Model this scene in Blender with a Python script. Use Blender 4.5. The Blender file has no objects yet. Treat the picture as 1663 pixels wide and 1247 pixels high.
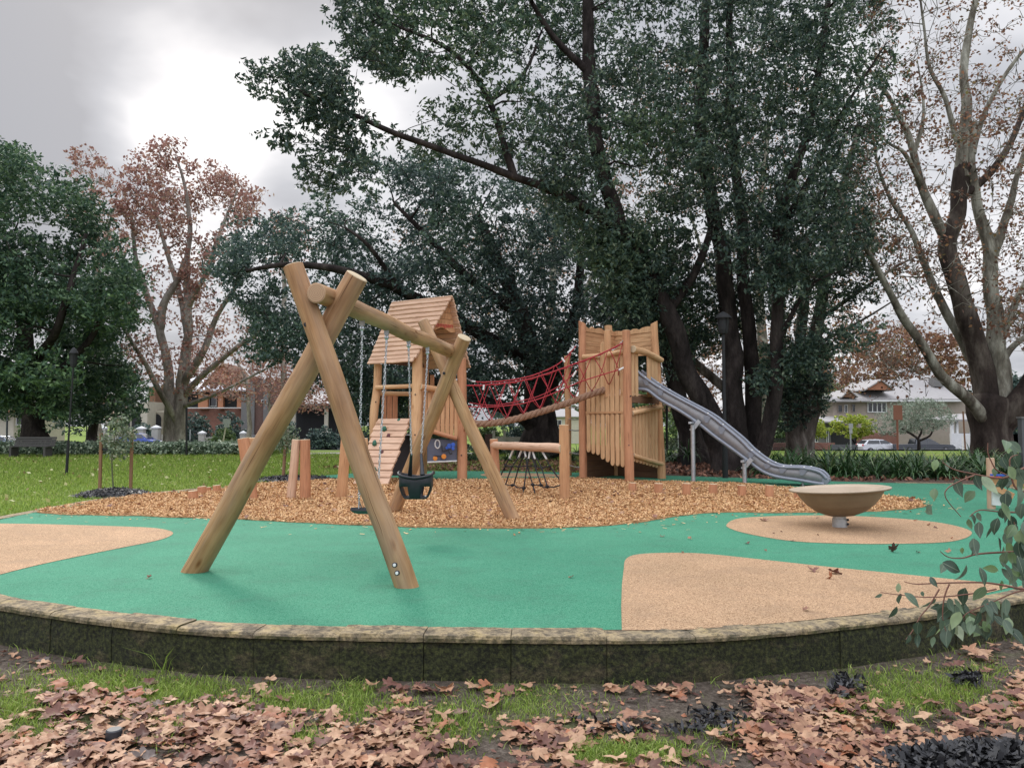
import bpy, bmesh, math, random
import numpy as np
from mathutils import Vector, Matrix, noise as mnoise
from mathutils.geometry import tessellate_polygon

C = bpy.context.scene.collection
R = math.radians
# ------------------------------------------------------------------ camera, light, exposure
CAMZ = 1.33
F = 1249.0
PITCH = math.atan((690 - 623.5) / F)
cam_d = bpy.data.cameras.new("camera")
cam_d.sensor_width = 36.0
cam_d.lens = 36.0 * F / 1663.0
cam_d.clip_end = 3000
cam_d.clip_start = 0.05
cam = bpy.data.objects.new("camera", cam_d)
C.objects.link(cam)
cam.location = (0, 0, CAMZ)
cam.rotation_euler = (math.pi / 2 + PITCH, 0, 0)
sc = bpy.context.scene
sc.camera = cam
sc.render.resolution_x, sc.render.resolution_y = 1024, 767
sc.view_settings.view_transform = 'Standard'
sc.view_settings.look = 'None'
sc.view_settings.gamma = 1
sc.view_settings.exposure = 0.75
sc.cycles.max_bounces = 8
sc.cycles.diffuse_bounces = 3
sc.cycles.transparent_max_bounces = 8
try:
    sc.cycles.use_denoising = True
except Exception:
    pass

SUN_AZ = R(-24)      # measured from +Y towards +X
SUN_EL = R(34)
w = bpy.data.worlds.new("World")
sc.world = w
w.use_nodes = True
nt = w.node_tree
SKX, SKY = 0.4, 9.1
N = nt.nodes; L = nt.links
N.clear()
out = N.new('ShaderNodeOutputWorld')
bg = N.new('ShaderNodeBackground'); bg.inputs[1].default_value = 0.1
sky = N.new('ShaderNodeTexSky'); sky.sky_type = 'NISHITA'; sky.sun_disc = False
sky.sun_elevation = SUN_EL; sky.sun_rotation = SUN_AZ
sky.air_density = 1.0; sky.dust_density = 3.0
tc = N.new('ShaderNodeTexCoord')
sep = N.new('ShaderNodeSeparateXYZ'); L.new(tc.outputs['Generated'], sep.inputs[0])
def mth(op, a, b=None, c=None, clamp=False, nodes=None):
    n = (nodes or nt).nodes.new('ShaderNodeMath'); n.operation = op; n.use_clamp = clamp
    for i, x in enumerate((a, b, c)):
        if x is None: continue
        if isinstance(x, (int, float)): n.inputs[i].default_value = x
        else: (nodes or nt).links.new(x, n.inputs[i])
    return n.outputs[0]
zc = mth('ADD', mth('MAXIMUM', sep.outputs[2], 0.0), 0.22)
cx = mth('DIVIDE', sep.outputs[0], zc); cy = mth('DIVIDE', sep.outputs[1], zc)
comb = N.new('ShaderNodeCombineXYZ'); L.new(cx, comb.inputs[0]); L.new(cy, comb.inputs[1])
def wnoise(scale, detail, rough, loc, dist=0.0):
    mp = N.new('ShaderNodeMapping'); mp.inputs['Location'].default_value = loc
    L.new(comb.outputs[0], mp.inputs[0])
    n = N.new('ShaderNodeTexNoise'); n.inputs['Scale'].default_value = scale
    n.inputs['Detail'].default_value = detail; n.inputs['Roughness'].default_value = rough
    n.inputs['Distortion'].default_value = dist
    L.new(mp.outputs[0], n.inputs[0]); return n.outputs[0]
n1 = wnoise(1.1, 5, 0.5, (SKX, SKY, 0.4), 0.15)
n2 = wnoise(3.4, 4, 0.5, (7.1, 2.0, 1.4), 0.2)
# brighter cloud where the veiled sun stands
gd = Vector(((255 - 831.5) / F, 1.0, (690 - 120) / F)).normalized()
dot = N.new('ShaderNodeVectorMath'); dot.operation = 'DOT_PRODUCT'
L.new(tc.outputs['Generated'], dot.inputs[0]); dot.inputs[1].default_value = gd
glow = mth('POWER', mth('MAXIMUM', dot.outputs['Value'], 0.0), 60.0)
val = mth('ADD', mth('MULTIPLY', n1, 1.35), mth('MULTIPLY', n2, 0.70))
val = mth('ADD', mth('SUBTRACT', val, 0.69), mth('MULTIPLY', glow, 0.38))
def cloud_spot(px, py, sharp, amt):
    global val
    d_ = Vector(((px - 831.5) / F, 1.0, (690 - py) / F)).normalized(); n_ = N.new('ShaderNodeVectorMath'); n_.operation = 'DOT_PRODUCT'
    L.new(tc.outputs['Generated'], n_.inputs[0]); n_.inputs[1].default_value = d_
    val = mth('ADD', val, mth('MULTIPLY', mth('POWER', mth('MAXIMUM', n_.outputs['Value'], 0.0), sharp), amt))
# darker cloud banks left of, above and below the veiled sun
cloud_spot(-20, 210, 110, -0.30); cloud_spot(430, 0, 160, -0.34); cloud_spot(60, 110, 300, -0.20); cloud_spot(-400, 200, 20, -0.2); cloud_spot(330, 190, 260, 0.30); cloud_spot(440, 300, 700, -0.22); cloud_spot(180, -60, 200, -0.25); cloud_spot(1500, 350, 12, 0.22); cloud_spot(900, 250, 12, 0.10); cloud_spot(560, 170, 500, 0.2)
lowz = mth('SUBTRACT', 1.0, mth('MULTIPLY', mth('MAXIMUM', sep.outputs[2], 0.0), 2.6), clamp=True)
val = mth('ADD', val, mth('MULTIPLY', lowz, 0.12))
ramp = N.new('ShaderNodeValToRGB'); L.new(val, ramp.inputs[0])
cr = ramp.color_ramp
cr.elements[0].position = 0.26; cr.elements[0].color = (0.25, 0.258, 0.285, 1)
cr.elements[1].position = 0.86; cr.elements[1].color = (0.66, 0.65, 0.66, 1)
e = cr.elements.new(0.47); e.color = (0.33, 0.34, 0.37, 1)
e = cr.elements.new(0.64); e.color = (0.45, 0.455, 0.48, 1)
# overcast zenith is brighter; unseen sky overhead and behind boosted to light the scene
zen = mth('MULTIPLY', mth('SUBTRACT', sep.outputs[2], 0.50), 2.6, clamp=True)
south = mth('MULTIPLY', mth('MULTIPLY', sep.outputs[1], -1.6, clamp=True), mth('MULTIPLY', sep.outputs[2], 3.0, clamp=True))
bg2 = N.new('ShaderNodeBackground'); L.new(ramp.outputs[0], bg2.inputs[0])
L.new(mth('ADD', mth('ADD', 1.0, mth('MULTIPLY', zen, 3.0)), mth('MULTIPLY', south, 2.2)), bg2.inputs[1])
L.new(sky.outputs[0], bg.inputs[0])
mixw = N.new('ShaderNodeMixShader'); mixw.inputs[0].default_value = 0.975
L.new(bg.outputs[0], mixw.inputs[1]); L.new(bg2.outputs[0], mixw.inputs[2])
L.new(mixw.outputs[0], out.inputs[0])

sun_d = bpy.data.lights.new("sun", 'SUN'); sun_d.energy = 1.4; sun_d.angle = R(14); sun_d.color = (1.0, 0.96, 0.9)
sun = bpy.data.objects.new("sun", sun_d); C.objects.link(sun)
sdir = Vector((math.sin(SUN_AZ) * math.cos(SUN_EL), math.cos(SUN_AZ) * math.cos(SUN_EL), math.sin(SUN_EL)))
sun.rotation_euler = sdir.to_track_quat('Z', 'Y').to_euler()
sun.location = (0, 0, 30)

# ------------------------------------------------------------------ pixel helpers (photo is 1663 x 1247)
CP, SP = math.cos(PITCH), math.sin(PITCH)
def ray(px, py):
    a = (px - 831.5) / F; b = -(py - 623.5) / F
    return Vector((a, CP - b * SP, SP + b * CP))
def P(px, py, Y):
    r = ray(px, py); t = Y / r.y
    return Vector((r.x * t, Y, CAMZ + r.z * t))
def G(px, py, z=0.0):
    r = ray(px, py); t = (z - CAMZ) / r.z
    return Vector((r.x * t, r.y * t, z))
rng = random.Random(7)
nr = np.random.default_rng(11)
def U(a, b): return rng.uniform(a, b)
def smooth01(t):
    t = max(0.0, min(1.0, t)); return t * t * (3 - 2 * t)
def catmull(pts, sub=6, closed=False):
    pts = [Vector(p) for p in pts]; n = len(pts); o = []
    rngi = range(n if closed else n - 1)
    for i in rngi:
        if closed: p0, p1, p2, p3 = pts[(i - 1) % n], pts[i], pts[(i + 1) % n], pts[(i + 2) % n]
        else: p0, p1, p2, p3 = pts[max(i - 1, 0)], pts[i], pts[i + 1], pts[min(i + 2, n - 1)]
        for k in range(sub):
            t = k / sub
            o.append(0.5 * ((2 * p1) + (p2 - p0) * t + (2 * p0 - 5 * p1 + 4 * p2 - p3) * t * t + (3 * p1 - p0 - 3 * p2 + p3) * t ** 3))
    if not closed: o.append(pts[-1].copy())
    return o
def resample(pts, n):
    d = [0]
    for a, b in zip(pts, pts[1:]): d.append(d[-1] + (b - a).length)
    out = []
    for k in range(n):
        s = d[-1] * k / (n - 1); i = 0
        while i < len(d) - 2 and d[i + 1] < s: i += 1
        t = (s - d[i]) / max(1e-9, d[i + 1] - d[i]); out.append(pts[i].lerp(pts[i + 1], min(1, t)))
    return out

# ------------------------------------------------------------------ materials
def new_mat(name):
    m = bpy.data.materials.new(name); m.use_nodes = True
    t = m.node_tree; t.nodes.clear()
    o = t.nodes.new('ShaderNodeOutputMaterial'); b = t.nodes.new('ShaderNodeBsdfPrincipled')
    t.links.new(b.outputs[0], o.inputs[0])
    return m, t, b, o
def coords(t, kind='Object', scale=(1, 1, 1)):
    c = t.nodes.new('ShaderNodeTexCoord'); mp = t.nodes.new('ShaderNodeMapping')
    mp.inputs['Scale'].default_value = scale
    t.links.new(c.outputs[kind], mp.inputs[0]); return mp.outputs[0]
def tnoise(t, vec, scale, detail=4, rough=0.55, dist=0.0):
    n = t.nodes.new('ShaderNodeTexNoise'); n.inputs['Scale'].default_value = scale
    n.inputs['Detail'].default_value = detail; n.inputs['Roughness'].default_value = rough
    n.inputs['Distortion'].default_value = dist
    t.links.new(vec, n.inputs[0]); return n.outputs[0]
def tramp(t, fac, stops):
    r = t.nodes.new('ShaderNodeValToRGB'); t.links.new(fac, r.inputs[0]); e = r.color_ramp.elements
    while len(e) < len(stops): e.new(0.5)
    for i, (p, c) in enumerate(stops):
        e[i].position = p; e[i].color = (c[0], c[1], c[2], 1)
    return r.outputs[0]
def tmix(t, fac, a, b, mode='MIX'):
    n = t.nodes.new('ShaderNodeMix'); n.data_type = 'RGBA'; n.blend_type = mode
    for i, x in ((0, fac), (6, a), (7, b)):
        if isinstance(x, (int, float)): n.inputs[i].default_value = x
        elif isinstance(x, tuple): n.inputs[i].default_value = (x[0], x[1], x[2], 1)
        else: t.links.new(x, n.inputs[i])
    return n.outputs[2]
def tbump(t, b, h, strength=0.3, dist=0.01):
    n = t.nodes.new('ShaderNodeBump'); n.inputs['Strength'].default_value = strength
    n.inputs['Distance'].default_value = dist
    t.links.new(h, n.inputs['Height']); t.links.new(n.outputs[0], b.inputs['Normal'])
def simple(name, c1, c2=None, scale=6, rough=0.7, metal=0.0, bump=0.0, kind='Object', detail=4, spec=None, scl=(1, 1, 1), bdist=0.01):
    m, t, b, o = new_mat(name)
    v = coords(t, kind, scl); n = tnoise(t, v, scale, detail)
    c2 = c2 or tuple(x * 0.8 for x in c1)
    t.links.new(tramp(t, n, [(0.3, c2), (0.7, c1)]), b.inputs['Base Color'])
    b.inputs['Roughness'].default_value = rough; b.inputs['Metallic'].default_value = metal
    if spec is not None: b.inputs['Specular IOR Level'].default_value = spec
    if bump: tbump(t, b, tnoise(t, v, scale * 3, 5), bump, bdist)
    return m
def wood(name, light, mid, dark, gscale=34, rough=0.72, weather=0.0):
    """timber with the grain running along V (metres)"""
    m, t, b, o = new_mat(name)
    uv = coords(t, 'UV')
    g = coords(t, 'UV', (gscale, 1.5, 1)); g2 = coords(t, 'UV', (gscale * 3.2, 4.0, 1))
    a = tnoise(t, g, 1.0, 4, 0.6, 0.35); a2 = tnoise(t, g2, 1.0, 2, 0.5)
    tone = tnoise(t, coords(t, 'UV', (3.0, 1.1, 1)), 1.0, 3, 0.6)
    col = tramp(t, a, [(0.25, dark), (0.5, mid), (0.75, light)])
    col = tmix(t, 0.5, col, tramp(t, tone, [(0.34, dark), (0.5, mid), (0.66, light)]))
    fine = tramp(t, a2, [(0.30, (0.72,) * 3), (0.5, (1, 1, 1))])
    col = tmix(t, 0.55, col, fine, 'MULTIPLY')
    vo = t.nodes.new('ShaderNodeTexVoronoi'); vo.inputs['Scale'].default_value = 1.0
    t.links.new(coords(t, 'UV', (4.5, 1.7, 1)), vo.inputs[0])
    kn = tramp(t, vo.outputs['Distance'], [(0.0, (0.22, 0.12, 0.07)), (0.05, (0.45, 0.3, 0.2)), (0.085, (0.8, 0.68, 0.58)), (0.13, (1, 1, 1))])
    col = tmix(t, 0.85, col, kn, 'MULTIPLY')
    if weather:
        wn = tnoise(t, coords(t, 'UV', (5, 0.7, 1)), 1.0, 4, 0.6)
        wf = tramp(t, wn, [(0.42, (0, 0, 0)), (0.62, (weather,) * 3)])
        col = tmix(t, wf, col, (0.36, 0.32, 0.28))
    ck = tnoise(t, coords(t, 'UV', (60, 0.9, 1)), 1.0, 2, 0.4)
    ckc = tramp(t, ck, [(0.30, (0.3, 0.22, 0.16)), (0.345, (1, 1, 1))])
    col = tmix(t, 0.95, col, ckc, 'MULTIPLY')
    t.links.new(col, b.inputs['Base Color'])
    b.inputs['Roughness'].default_value = rough; b.inputs['Specular IOR Level'].default_value = 0.25
    tbump(t, b, mth('ADD', a, mth('MULTIPLY', ck, 0.6, nodes=t), nodes=t), 0.35, 0.006)
    return m
def wood_end(name, light, dark):
    m, t, b, o = new_mat(name)
    v = coords(t, 'UV')
    wv = t.nodes.new('ShaderNodeTexWave'); wv.wave_type = 'RINGS'; wv.rings_direction = 'Z'
    wv.inputs['Scale'].default_value = 22; wv.inputs['Distortion'].default_value = 1.5; wv.inputs['Detail'].default_value = 2
    t.links.new(v, wv.inputs[0])
    n = tnoise(t, v, 9, 4)
    col = tmix(t, n, tramp(t, wv.outputs[0], [(0.2, dark), (0.8, light)]), tuple(0.7 * a + 0.3 * c for a, c in zip(light, dark)))
    t.links.new(col, b.inputs['Base Color']); b.inputs['Roughness'].default_value = 0.85
    return m
M = {}
M['log'] = wood('weathered pole timber', (0.58, 0.365, 0.19), (0.42, 0.235, 0.11), (0.20, 0.105, 0.05), 22, weather=0.22)
M['post'] = wood('honey post timber', (0.64, 0.385, 0.205), (0.54, 0.295, 0.15), (0.38, 0.185, 0.09), 26)
M['redpost'] = wood('red post timber', (0.58, 0.30, 0.165), (0.49, 0.235, 0.125), (0.34, 0.15, 0.08), 26)
M['slat'] = wood('pale honey slat timber', (0.74, 0.49, 0.275), (0.63, 0.385, 0.205), (0.46, 0.25, 0.125), 40)
M['pinkplank'] = wood('pale board timber', (0.67, 0.465, 0.33), (0.58, 0.375, 0.255), (0.43, 0.26, 0.17), 30)
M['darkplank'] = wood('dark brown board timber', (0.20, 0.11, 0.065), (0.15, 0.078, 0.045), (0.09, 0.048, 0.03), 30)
M['end'] = wood_end('sawn end grain', (0.50, 0.34, 0.20), (0.30, 0.17, 0.10))
M['endpale'] = wood_end('pale sawn end grain', (0.55, 0.45, 0.30), (0.42, 0.32, 0.2))
M['steel'] = simple('galvanised steel', (0.55, 0.57, 0.60), (0.42, 0.44, 0.47), 14, 0.38, 0.85)
M['slide'] = simple('brushed grey slide steel', (0.25, 0.265, 0.305), (0.20, 0.215, 0.25), 5, 0.42, 0.35)
M['slidein'] = simple('slide bed steel', (0.27, 0.265, 0.27), (0.22, 0.215, 0.22), 9, 0.5, 0.3)
M['black'] = simple('black rubber', (0.018, 0.020, 0.026), (0.012, 0.013, 0.017), 20, 0.5)
M['blackrope'] = simple('black rope', (0.02, 0.02, 0.022), (0.01, 0.01, 0.012), 60, 0.8, bump=0.4)
M['redrope'] = simple('red rope', (0.42, 0.035, 0.045), (0.30, 0.02, 0.03), 60, 0.75, bump=0.4)
M['white'] = simple('white plastic', (0.75, 0.75, 0.73), (0.62, 0.62, 0.60), 12, 0.5)
M['bowl'] = simple('tan moulded plastic', (0.225, 0.165, 0.105), (0.185, 0.135, 0.085), 5, 0.55, bump=0.05)
M['bowlrim'] = simple('pale tan moulded plastic rim', (0.46, 0.365, 0.265), (0.42, 0.33, 0.235), 5, 0.5)
M['bowlcap'] = simple('spinner steel stem', (0.55, 0.56, 0.56), (0.40, 0.41, 0.42), 14, 0.45, 0.5)

def mk_rope():
    m, t, b, o = new_mat('brown twisted rope')
    v = coords(t, 'UV', (60, 60, 1)); n = tnoise(t, v, 1.0, 3)
    t.links.new(tramp(t, n, [(0.3, (0.17, 0.09, 0.055)), (0.7, (0.40, 0.245, 0.16))]), b.inputs['Base Color'])
    b.inputs['Roughness'].default_value = 0.9; tbump(t, b, n, 0.6, 0.01); return m
M['rope'] = mk_rope()

# ------------------------------------------------------------------ mesh builder
class MB:
    def __init__(s): s.v = []; s.f = []; s.uv = []; s.mi = []; s.sm = []
    def add(s, vs, fs, uvs=None, mat=0, smooth=False):
        b = len(s.v); s.v.extend([tuple(v) for v in vs])
        for i, f in enumerate(fs):
            s.f.append(tuple(b + k for k in f)); s.mi.append(mat); s.sm.append(smooth)
            s.uv.extend(uvs[i] if uvs else [(0.0, 0.0)] * len(f))
    def tube(s, pts, rad, seg=10, mat=0, cap=None, smooth=True, lump=0.0, flatcap=None, cap_nrm=(None, None), close=False):
        """swept round section; cap=material index for the ends (None: open)"""
        pts = [Vector(p) for p in pts]; n = len(pts)
        if not hasattr(rad, '__len__'): rad = [rad] * n
        ou, ov = U(0, 50), U(0, 50)
        tang = []
        for i in range(n):
            a = pts[max(i - 1, 0)]; b = pts[min(i + 1, n - 1)]; tang.append((b - a).normalized())
        t0 = tang[0]; ref = Vector((0, 0, 1)) if abs(t0.z) < 0.9 else Vector((1, 0, 0))
        nx = t0.cross(ref).normalized(); rings = []; dist = 0; ds = []; seed = Vector((U(0, 99), U(0, 99), U(0, 99)))
        for i in range(n):
            if i:
                dist += (pts[i] - pts[i - 1]).length
                q = tang[i - 1].rotation_difference(tang[i]); nx = (q @ nx).normalized()
            ny = tang[i].cross(nx).normalized(); ds.append(dist); ring = []
            for k in range(seg):
                a = 2 * math.pi * k / seg
                d = nx * math.cos(a) + ny * math.sin(a)
                rr = rad[i]
                if lump: rr *= 1 + lump * mnoise.noise(seed + d * 0.9 + Vector((0, 0, dist * 1.3)))
                p = pts[i] + d * rr
                if i == 0 and cap_nrm[0] is not None:
                    m_ = cap_nrm[0]; p = p - tang[i] * ((p - pts[i]).dot(m_) / tang[i].dot(m_))
                if i == n - 1 and cap_nrm[1] is not None:
                    m_ = cap_nrm[1]; p = p - tang[i] * ((p - pts[i]).dot(m_) / tang[i].dot(m_))
                ring.append(p)
            rings.append(ring)
        vs = [p for r in rings for p in r]; fs = []; uvs = []
        for i in range(n - 1):
            cu = 2 * math.pi * max(rad[i], 0.001)
            for k in range(seg):
                k2 = (k + 1) % seg
                fs.append((i * seg + k, i * seg + k2, (i + 1) * seg + k2, (i + 1) * seg + k))
                u0, u1 = ou + cu * k / seg, ou + cu * (k + 1) / seg
                uvs.append([(u0, ov + ds[i]), (u1, ov + ds[i]), (u1, ov + ds[i + 1]), (u0, ov + ds[i + 1])])
        s.add(vs, fs, uvs, mat, smooth)
        if cap is not None:
            for e, ring in ((0, rings[0]), (1, rings[-1])):
                c = sum(ring, Vector()) / seg; r = (ring[0] - c).length
                # slightly rounded shoulder then flat end grain
                tn = tang[0] * -1 if e == 0 else tang[-1]
                inner = [c + (p - c) * 0.88 + tn * r * 0.07 for p in ring]
                vs = list(ring) + inner + [c + tn * r * 0.09]
                fs = []; uvs = []
                for k in range(seg):
                    k2 = (k + 1) % seg
                    a0 = 2 * math.pi * k / seg; a1 = 2 * math.pi * (k + 1) / seg
                    q = (k2, k, seg + k, seg + k2) if e == 0 else (k, k2, seg + k2, seg + k)
                    tr = (seg + k2, seg + k, 2 * seg) if e == 0 else (seg + k, seg + k2, 2 * seg)
                    fs.append(q)
                    A = (math.cos(a0) * r, math.sin(a0) * r); B = (math.cos(a1) * r, math.sin(a1) * r)
                    A2 = (A[0] * .88, A[1] * .88); B2 = (B[0] * .88, B[1] * .88)
                    uvs.append([B, A, A2, B2] if e == 0 else [A, B, B2, A2])
                    fs.append(tr); uvs.append([B2, A2, (0, 0)] if e == 0 else [A2, B2, (0, 0)])
                s.add(vs, fs, uvs, cap, False)
        return rings
    def plank(s, p0, p1, w, t, up=(0, 0, 1), mat=0, cham=0.12, roundend=0.0, lump=0.0):
        """board from p0 to p1, width w across, thickness t along up"""
        p0 = Vector(p0); p1 = Vector(p1); ax = (p1 - p0); ln = ax.length
        if ln < 1e-6: return
        ax.normalize(); up = Vector(up); up = (up - ax * up.dot(ax)).normalized(); sd = ax.cross(up)
        ch = min(w, t) * cham; hw, ht = w / 2, t / 2
        sec = [(-hw + ch, -ht), (hw - ch, -ht), (hw, -ht + ch), (hw, ht - ch), (hw - ch, ht), (-hw + ch, ht), (-hw, ht - ch), (-hw, -ht + ch)]
        per = [0]
        for i in range(8):
            a, b = sec[i], sec[(i + 1) % 8]; per.append(per[-1] + math.hypot(a[0] - b[0], a[1] - b[1]))
        st = []
        if roundend > 0:
            for q in (0.0, 0.12, 0.3, 0.6, 1.0):
                st.append((roundend * (1 - math.sqrt(max(0, 1 - (1 - q) ** 2))) if False else roundend * q, max(0.18, math.sqrt(max(0, 1 - (1 - q) ** 2)))))
            nseg = max(1, int(ln / 0.25))
            body = [(roundend + (ln - 2 * roundend) * k / nseg, 1.0) for k in range(1, nseg)]
            st = st + body + [(ln - a, b) for a, b in reversed(st)]
        else:
            nseg = max(1, int(ln / 0.3)) if lump else 1
            st = [(0, 1 - ch / hw * 0.8), (ch * .8, 1)] + [(ln * k / nseg, 1) for k in range(1, nseg)] + [(ln - ch * .8, 1), (ln, 1 - ch / hw * 0.8)]
        ou, ov = U(0, 50), U(0, 50); vs = []; fs = []; uvs = []; seed = U(0, 99)
        for d, sc_ in st:
            lw = lump * mnoise.noise(Vector((seed, d * 2.2, 0))); lw2 = lump * mnoise.noise(Vector((seed, d * 2.2, 7)))
            for x, y in sec:
                off = lw if x > 0 else lw2
                vs.append(p0 + ax * d + sd * (x * sc_ + off) + up * (y * (1 if sc_ > .98 else 0.85 + .15 * sc_)))
        for i in range(len(st) - 1):
            for k in range(8):
                k2 = (k + 1) % 8; fs.append((i * 8 + k, i * 8 + k2, (i + 1) * 8 + k2, (i + 1) * 8 + k))
                uvs.append([(ou + per[k], ov + st[i][0]), (ou + per[k + 1], ov + st[i][0]), (ou + per[k + 1], ov + st[i + 1][0]), (ou + per[k], ov + st[i + 1][0])])
        n = len(st) - 1
        fs.append(tuple(reversed(range(8)))); uvs.append([(ou + x, ov + y * 0.2) for x, y in reversed(sec)])
        fs.append(tuple(n * 8 + k for k in range(8))); uvs.append([(ou + x, ov + y * 0.2) for x, y in sec])
        s.add(vs, fs, uvs, mat)
    def box(s, c, size, rz=0.0, mat=0, M3=None):
        c = Vector(c); m = M3 or Matrix.Rotation(rz, 3, 'Z'); hx, hy, hz = [k / 2 for k in size]
        vs = [c + m @ Vector((x, y, z)) for x in (-hx, hx) for y in (-hy, hy) for z in (-hz, hz)]
        fs = [(0, 1, 3, 2), (4, 6, 7, 5), (0, 4, 5, 1), (2, 3, 7, 6), (0, 2, 6, 4), (1, 5, 7, 3)]
        ou, ov = U(0, 20), U(0, 20); uvs = []
        for f in fs:
            row = []
            for i in f:
                x = (-hx, hx)[i >> 2]; y = (-hy, hy)[(i >> 1) & 1]; z = (-hz, hz)[i & 1]
                if f in (fs[0], fs[1]): row.append((ou + y, ov + z))
                elif f in (fs[2], fs[3]): row.append((ou + x, ov + z))
                else: row.append((ou + x, ov + y))
            uvs.append(row)
        s.add(vs, fs, uvs, mat)
    def ball(s, c, r, seg=10, rings=6, mat=0, sc3=(1, 1, 1), rot=None, jit=0.0):
        c = Vector(c); vs = []; fs = []
        for i in range(rings + 1):
            th = math.pi * i / rings
            for k in range(seg):
                a = 2 * math.pi * k / seg
                d = Vector((math.sin(th) * math.cos(a) * sc3[0], math.sin(th) * math.sin(a) * sc3[1], math.cos(th) * sc3[2]))
                if jit: d *= 1 + jit * mnoise.noise(d * 2 + c)
                if rot: d = rot @ d
                vs.append(c + d * r)
        for i in range(rings):
            for k in range(seg):
                k2 = (k + 1) % seg; fs.append((i * seg + k, (i + 1) * seg + k, (i + 1) * seg + k2, i * seg + k2))
        s.add(vs, fs, None, mat, True)
    def lathe(s, prof, c, rot=None, seg=48, mats=None, smooth=True):
        c = Vector(c); vs = []; n = len(prof)
        for r, z in prof:
            for k in range(seg):
                a = 2 * math.pi * k / seg; d = Vector((r * math.cos(a), r * math.sin(a), z))
                if rot: d = rot @ d
                vs.append(c + d)
        for i in range(n - 1):
            fs = []; uvs = []
            for k in range(seg):
                k2 = (k + 1) % seg; fs.append((i * seg + k, i * seg + k2, (i + 1) * seg + k2, (i + 1) * seg + k))
                uvs.append([(k / seg, i), (k2 / seg, i), (k2 / seg, i + 1), (k / seg, i + 1)])
            b = MBTMP(vs, i, seg)
            s.add(b, [tuple(j - i * seg for j in f) for f in fs], uvs, mats[i] if mats else 0, smooth)
    def prism(s, poly, d, mat=0, mat_side=None):
        """polygon (list of Vectors, planar) extruded by vector d"""
        n = len(poly); poly = [Vector(p) for p in poly]; d = Vector(d)
        tr = tessellate_polygon([poly])
        nrm = Vector()
        for i in range(n): nrm += poly[i].cross(poly[(i + 1) % n])
        flip = nrm.dot(d) > 0
        vs = poly + [p + d for p in poly]
        o = poly[0]; e1 = (poly[1] - poly[0]).normalized(); e2 = nrm.normalized().cross(e1) if nrm.length > 0 else Vector((0, 0, 1))
        uvp = [((p - o).dot(e1), (p - o).dot(e2)) for p in poly]
        fs = []; uvs = []
        for a, b, c_ in tr:
            n3 = (poly[b] - poly[a]).cross(poly[c_] - poly[a])
            if n3.dot(d) > 0: a, b, c_ = c_, b, a
            fs.append((a, b, c_)); uvs.append([uvp[a], uvp[b], uvp[c_]])
            fs.append((c_ + n, b + n, a + n)); uvs.append([uvp[c_], uvp[b], uvp[a]])
        s.add(vs, fs, uvs, mat)
        fs = []; uvs = []; acc = 0
        for i in range(n):
            j = (i + 1) % n; l = (poly[j] - poly[i]).length
            f = (i, j, j + n, i + n) if flip is False else (j, i, i + n, j + n)
            fs.append(f); uvs.append([(acc, 0), (acc + l, 0), (acc + l, d.length), (acc, d.length)]); acc += l
        s.add(vs, fs, uvs, mat if mat_side is None else mat_side)
    def build(s, name, mats, parent=None, origin=None, label=None):
        if not isinstance(mats, (list, tuple)): mats = [mats]
        o = Vector(origin) if origin is not None else (parent_world(parent) if parent else Vector())
        me = bpy.data.meshes.new(name)
        va = np.array(s.v, dtype=np.float32).reshape(-1, 3) - np.array(o, dtype=np.float32)
        me.from_pydata(va.tolist(), [], s.f)
        uvl = me.uv_layers.new(name='UVMap'); uvl.data.foreach_set('uv', np.array(s.uv, dtype=np.float32).ravel())
        me.polygons.foreach_set('material_index', s.mi); me.polygons.foreach_set('use_smooth', s.sm)
        for m in mats: me.materials.append(M[m] if isinstance(m, str) else m)
        me.update()
        ob = bpy.data.objects.new(name, me); C.objects.link(ob)
        if parent: ob.parent = parent; ob.location = o - parent_world(parent)
        else: ob.location = o
        if label: ob['label'] = label
        return ob
def MBTMP(vs, i, seg): return vs[i * seg:(i + 2) * seg]
def parent_world(p):
    o = Vector()
    while p: o = o + Vector(p.location); p = p.parent
    return o
def tag(o, label, cat, group=None):
    o['label'] = label; o['category'] = cat
    if group: o['group'] = group
    return o
def thing(name, label, cat, loc, group=None):
    o = bpy.data.objects.new(name, None); C.objects.link(o); o.empty_display_size = 0.2
    o.location = loc; o['kind'] = 'thing'; return tag(o, label, cat, group)
def struct(o, kind='structure'):
    o['kind'] = kind; return o
def copy_thing(root, loc, rz=0.0, scale=1.0, label=None, group=None):
    r = root.copy(); C.objects.link(r); r.location = loc; r.rotation_euler = (0, 0, rz); r.scale = (scale,) * 3
    if label: r['label'] = label
    if group: r['group'] = group
    for ch in list(root.children):
        c = ch.copy(); C.objects.link(c); c.parent = r
        for g in ch.children:
            d = g.copy(); C.objects.link(d); d.parent = c
    return r
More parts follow.
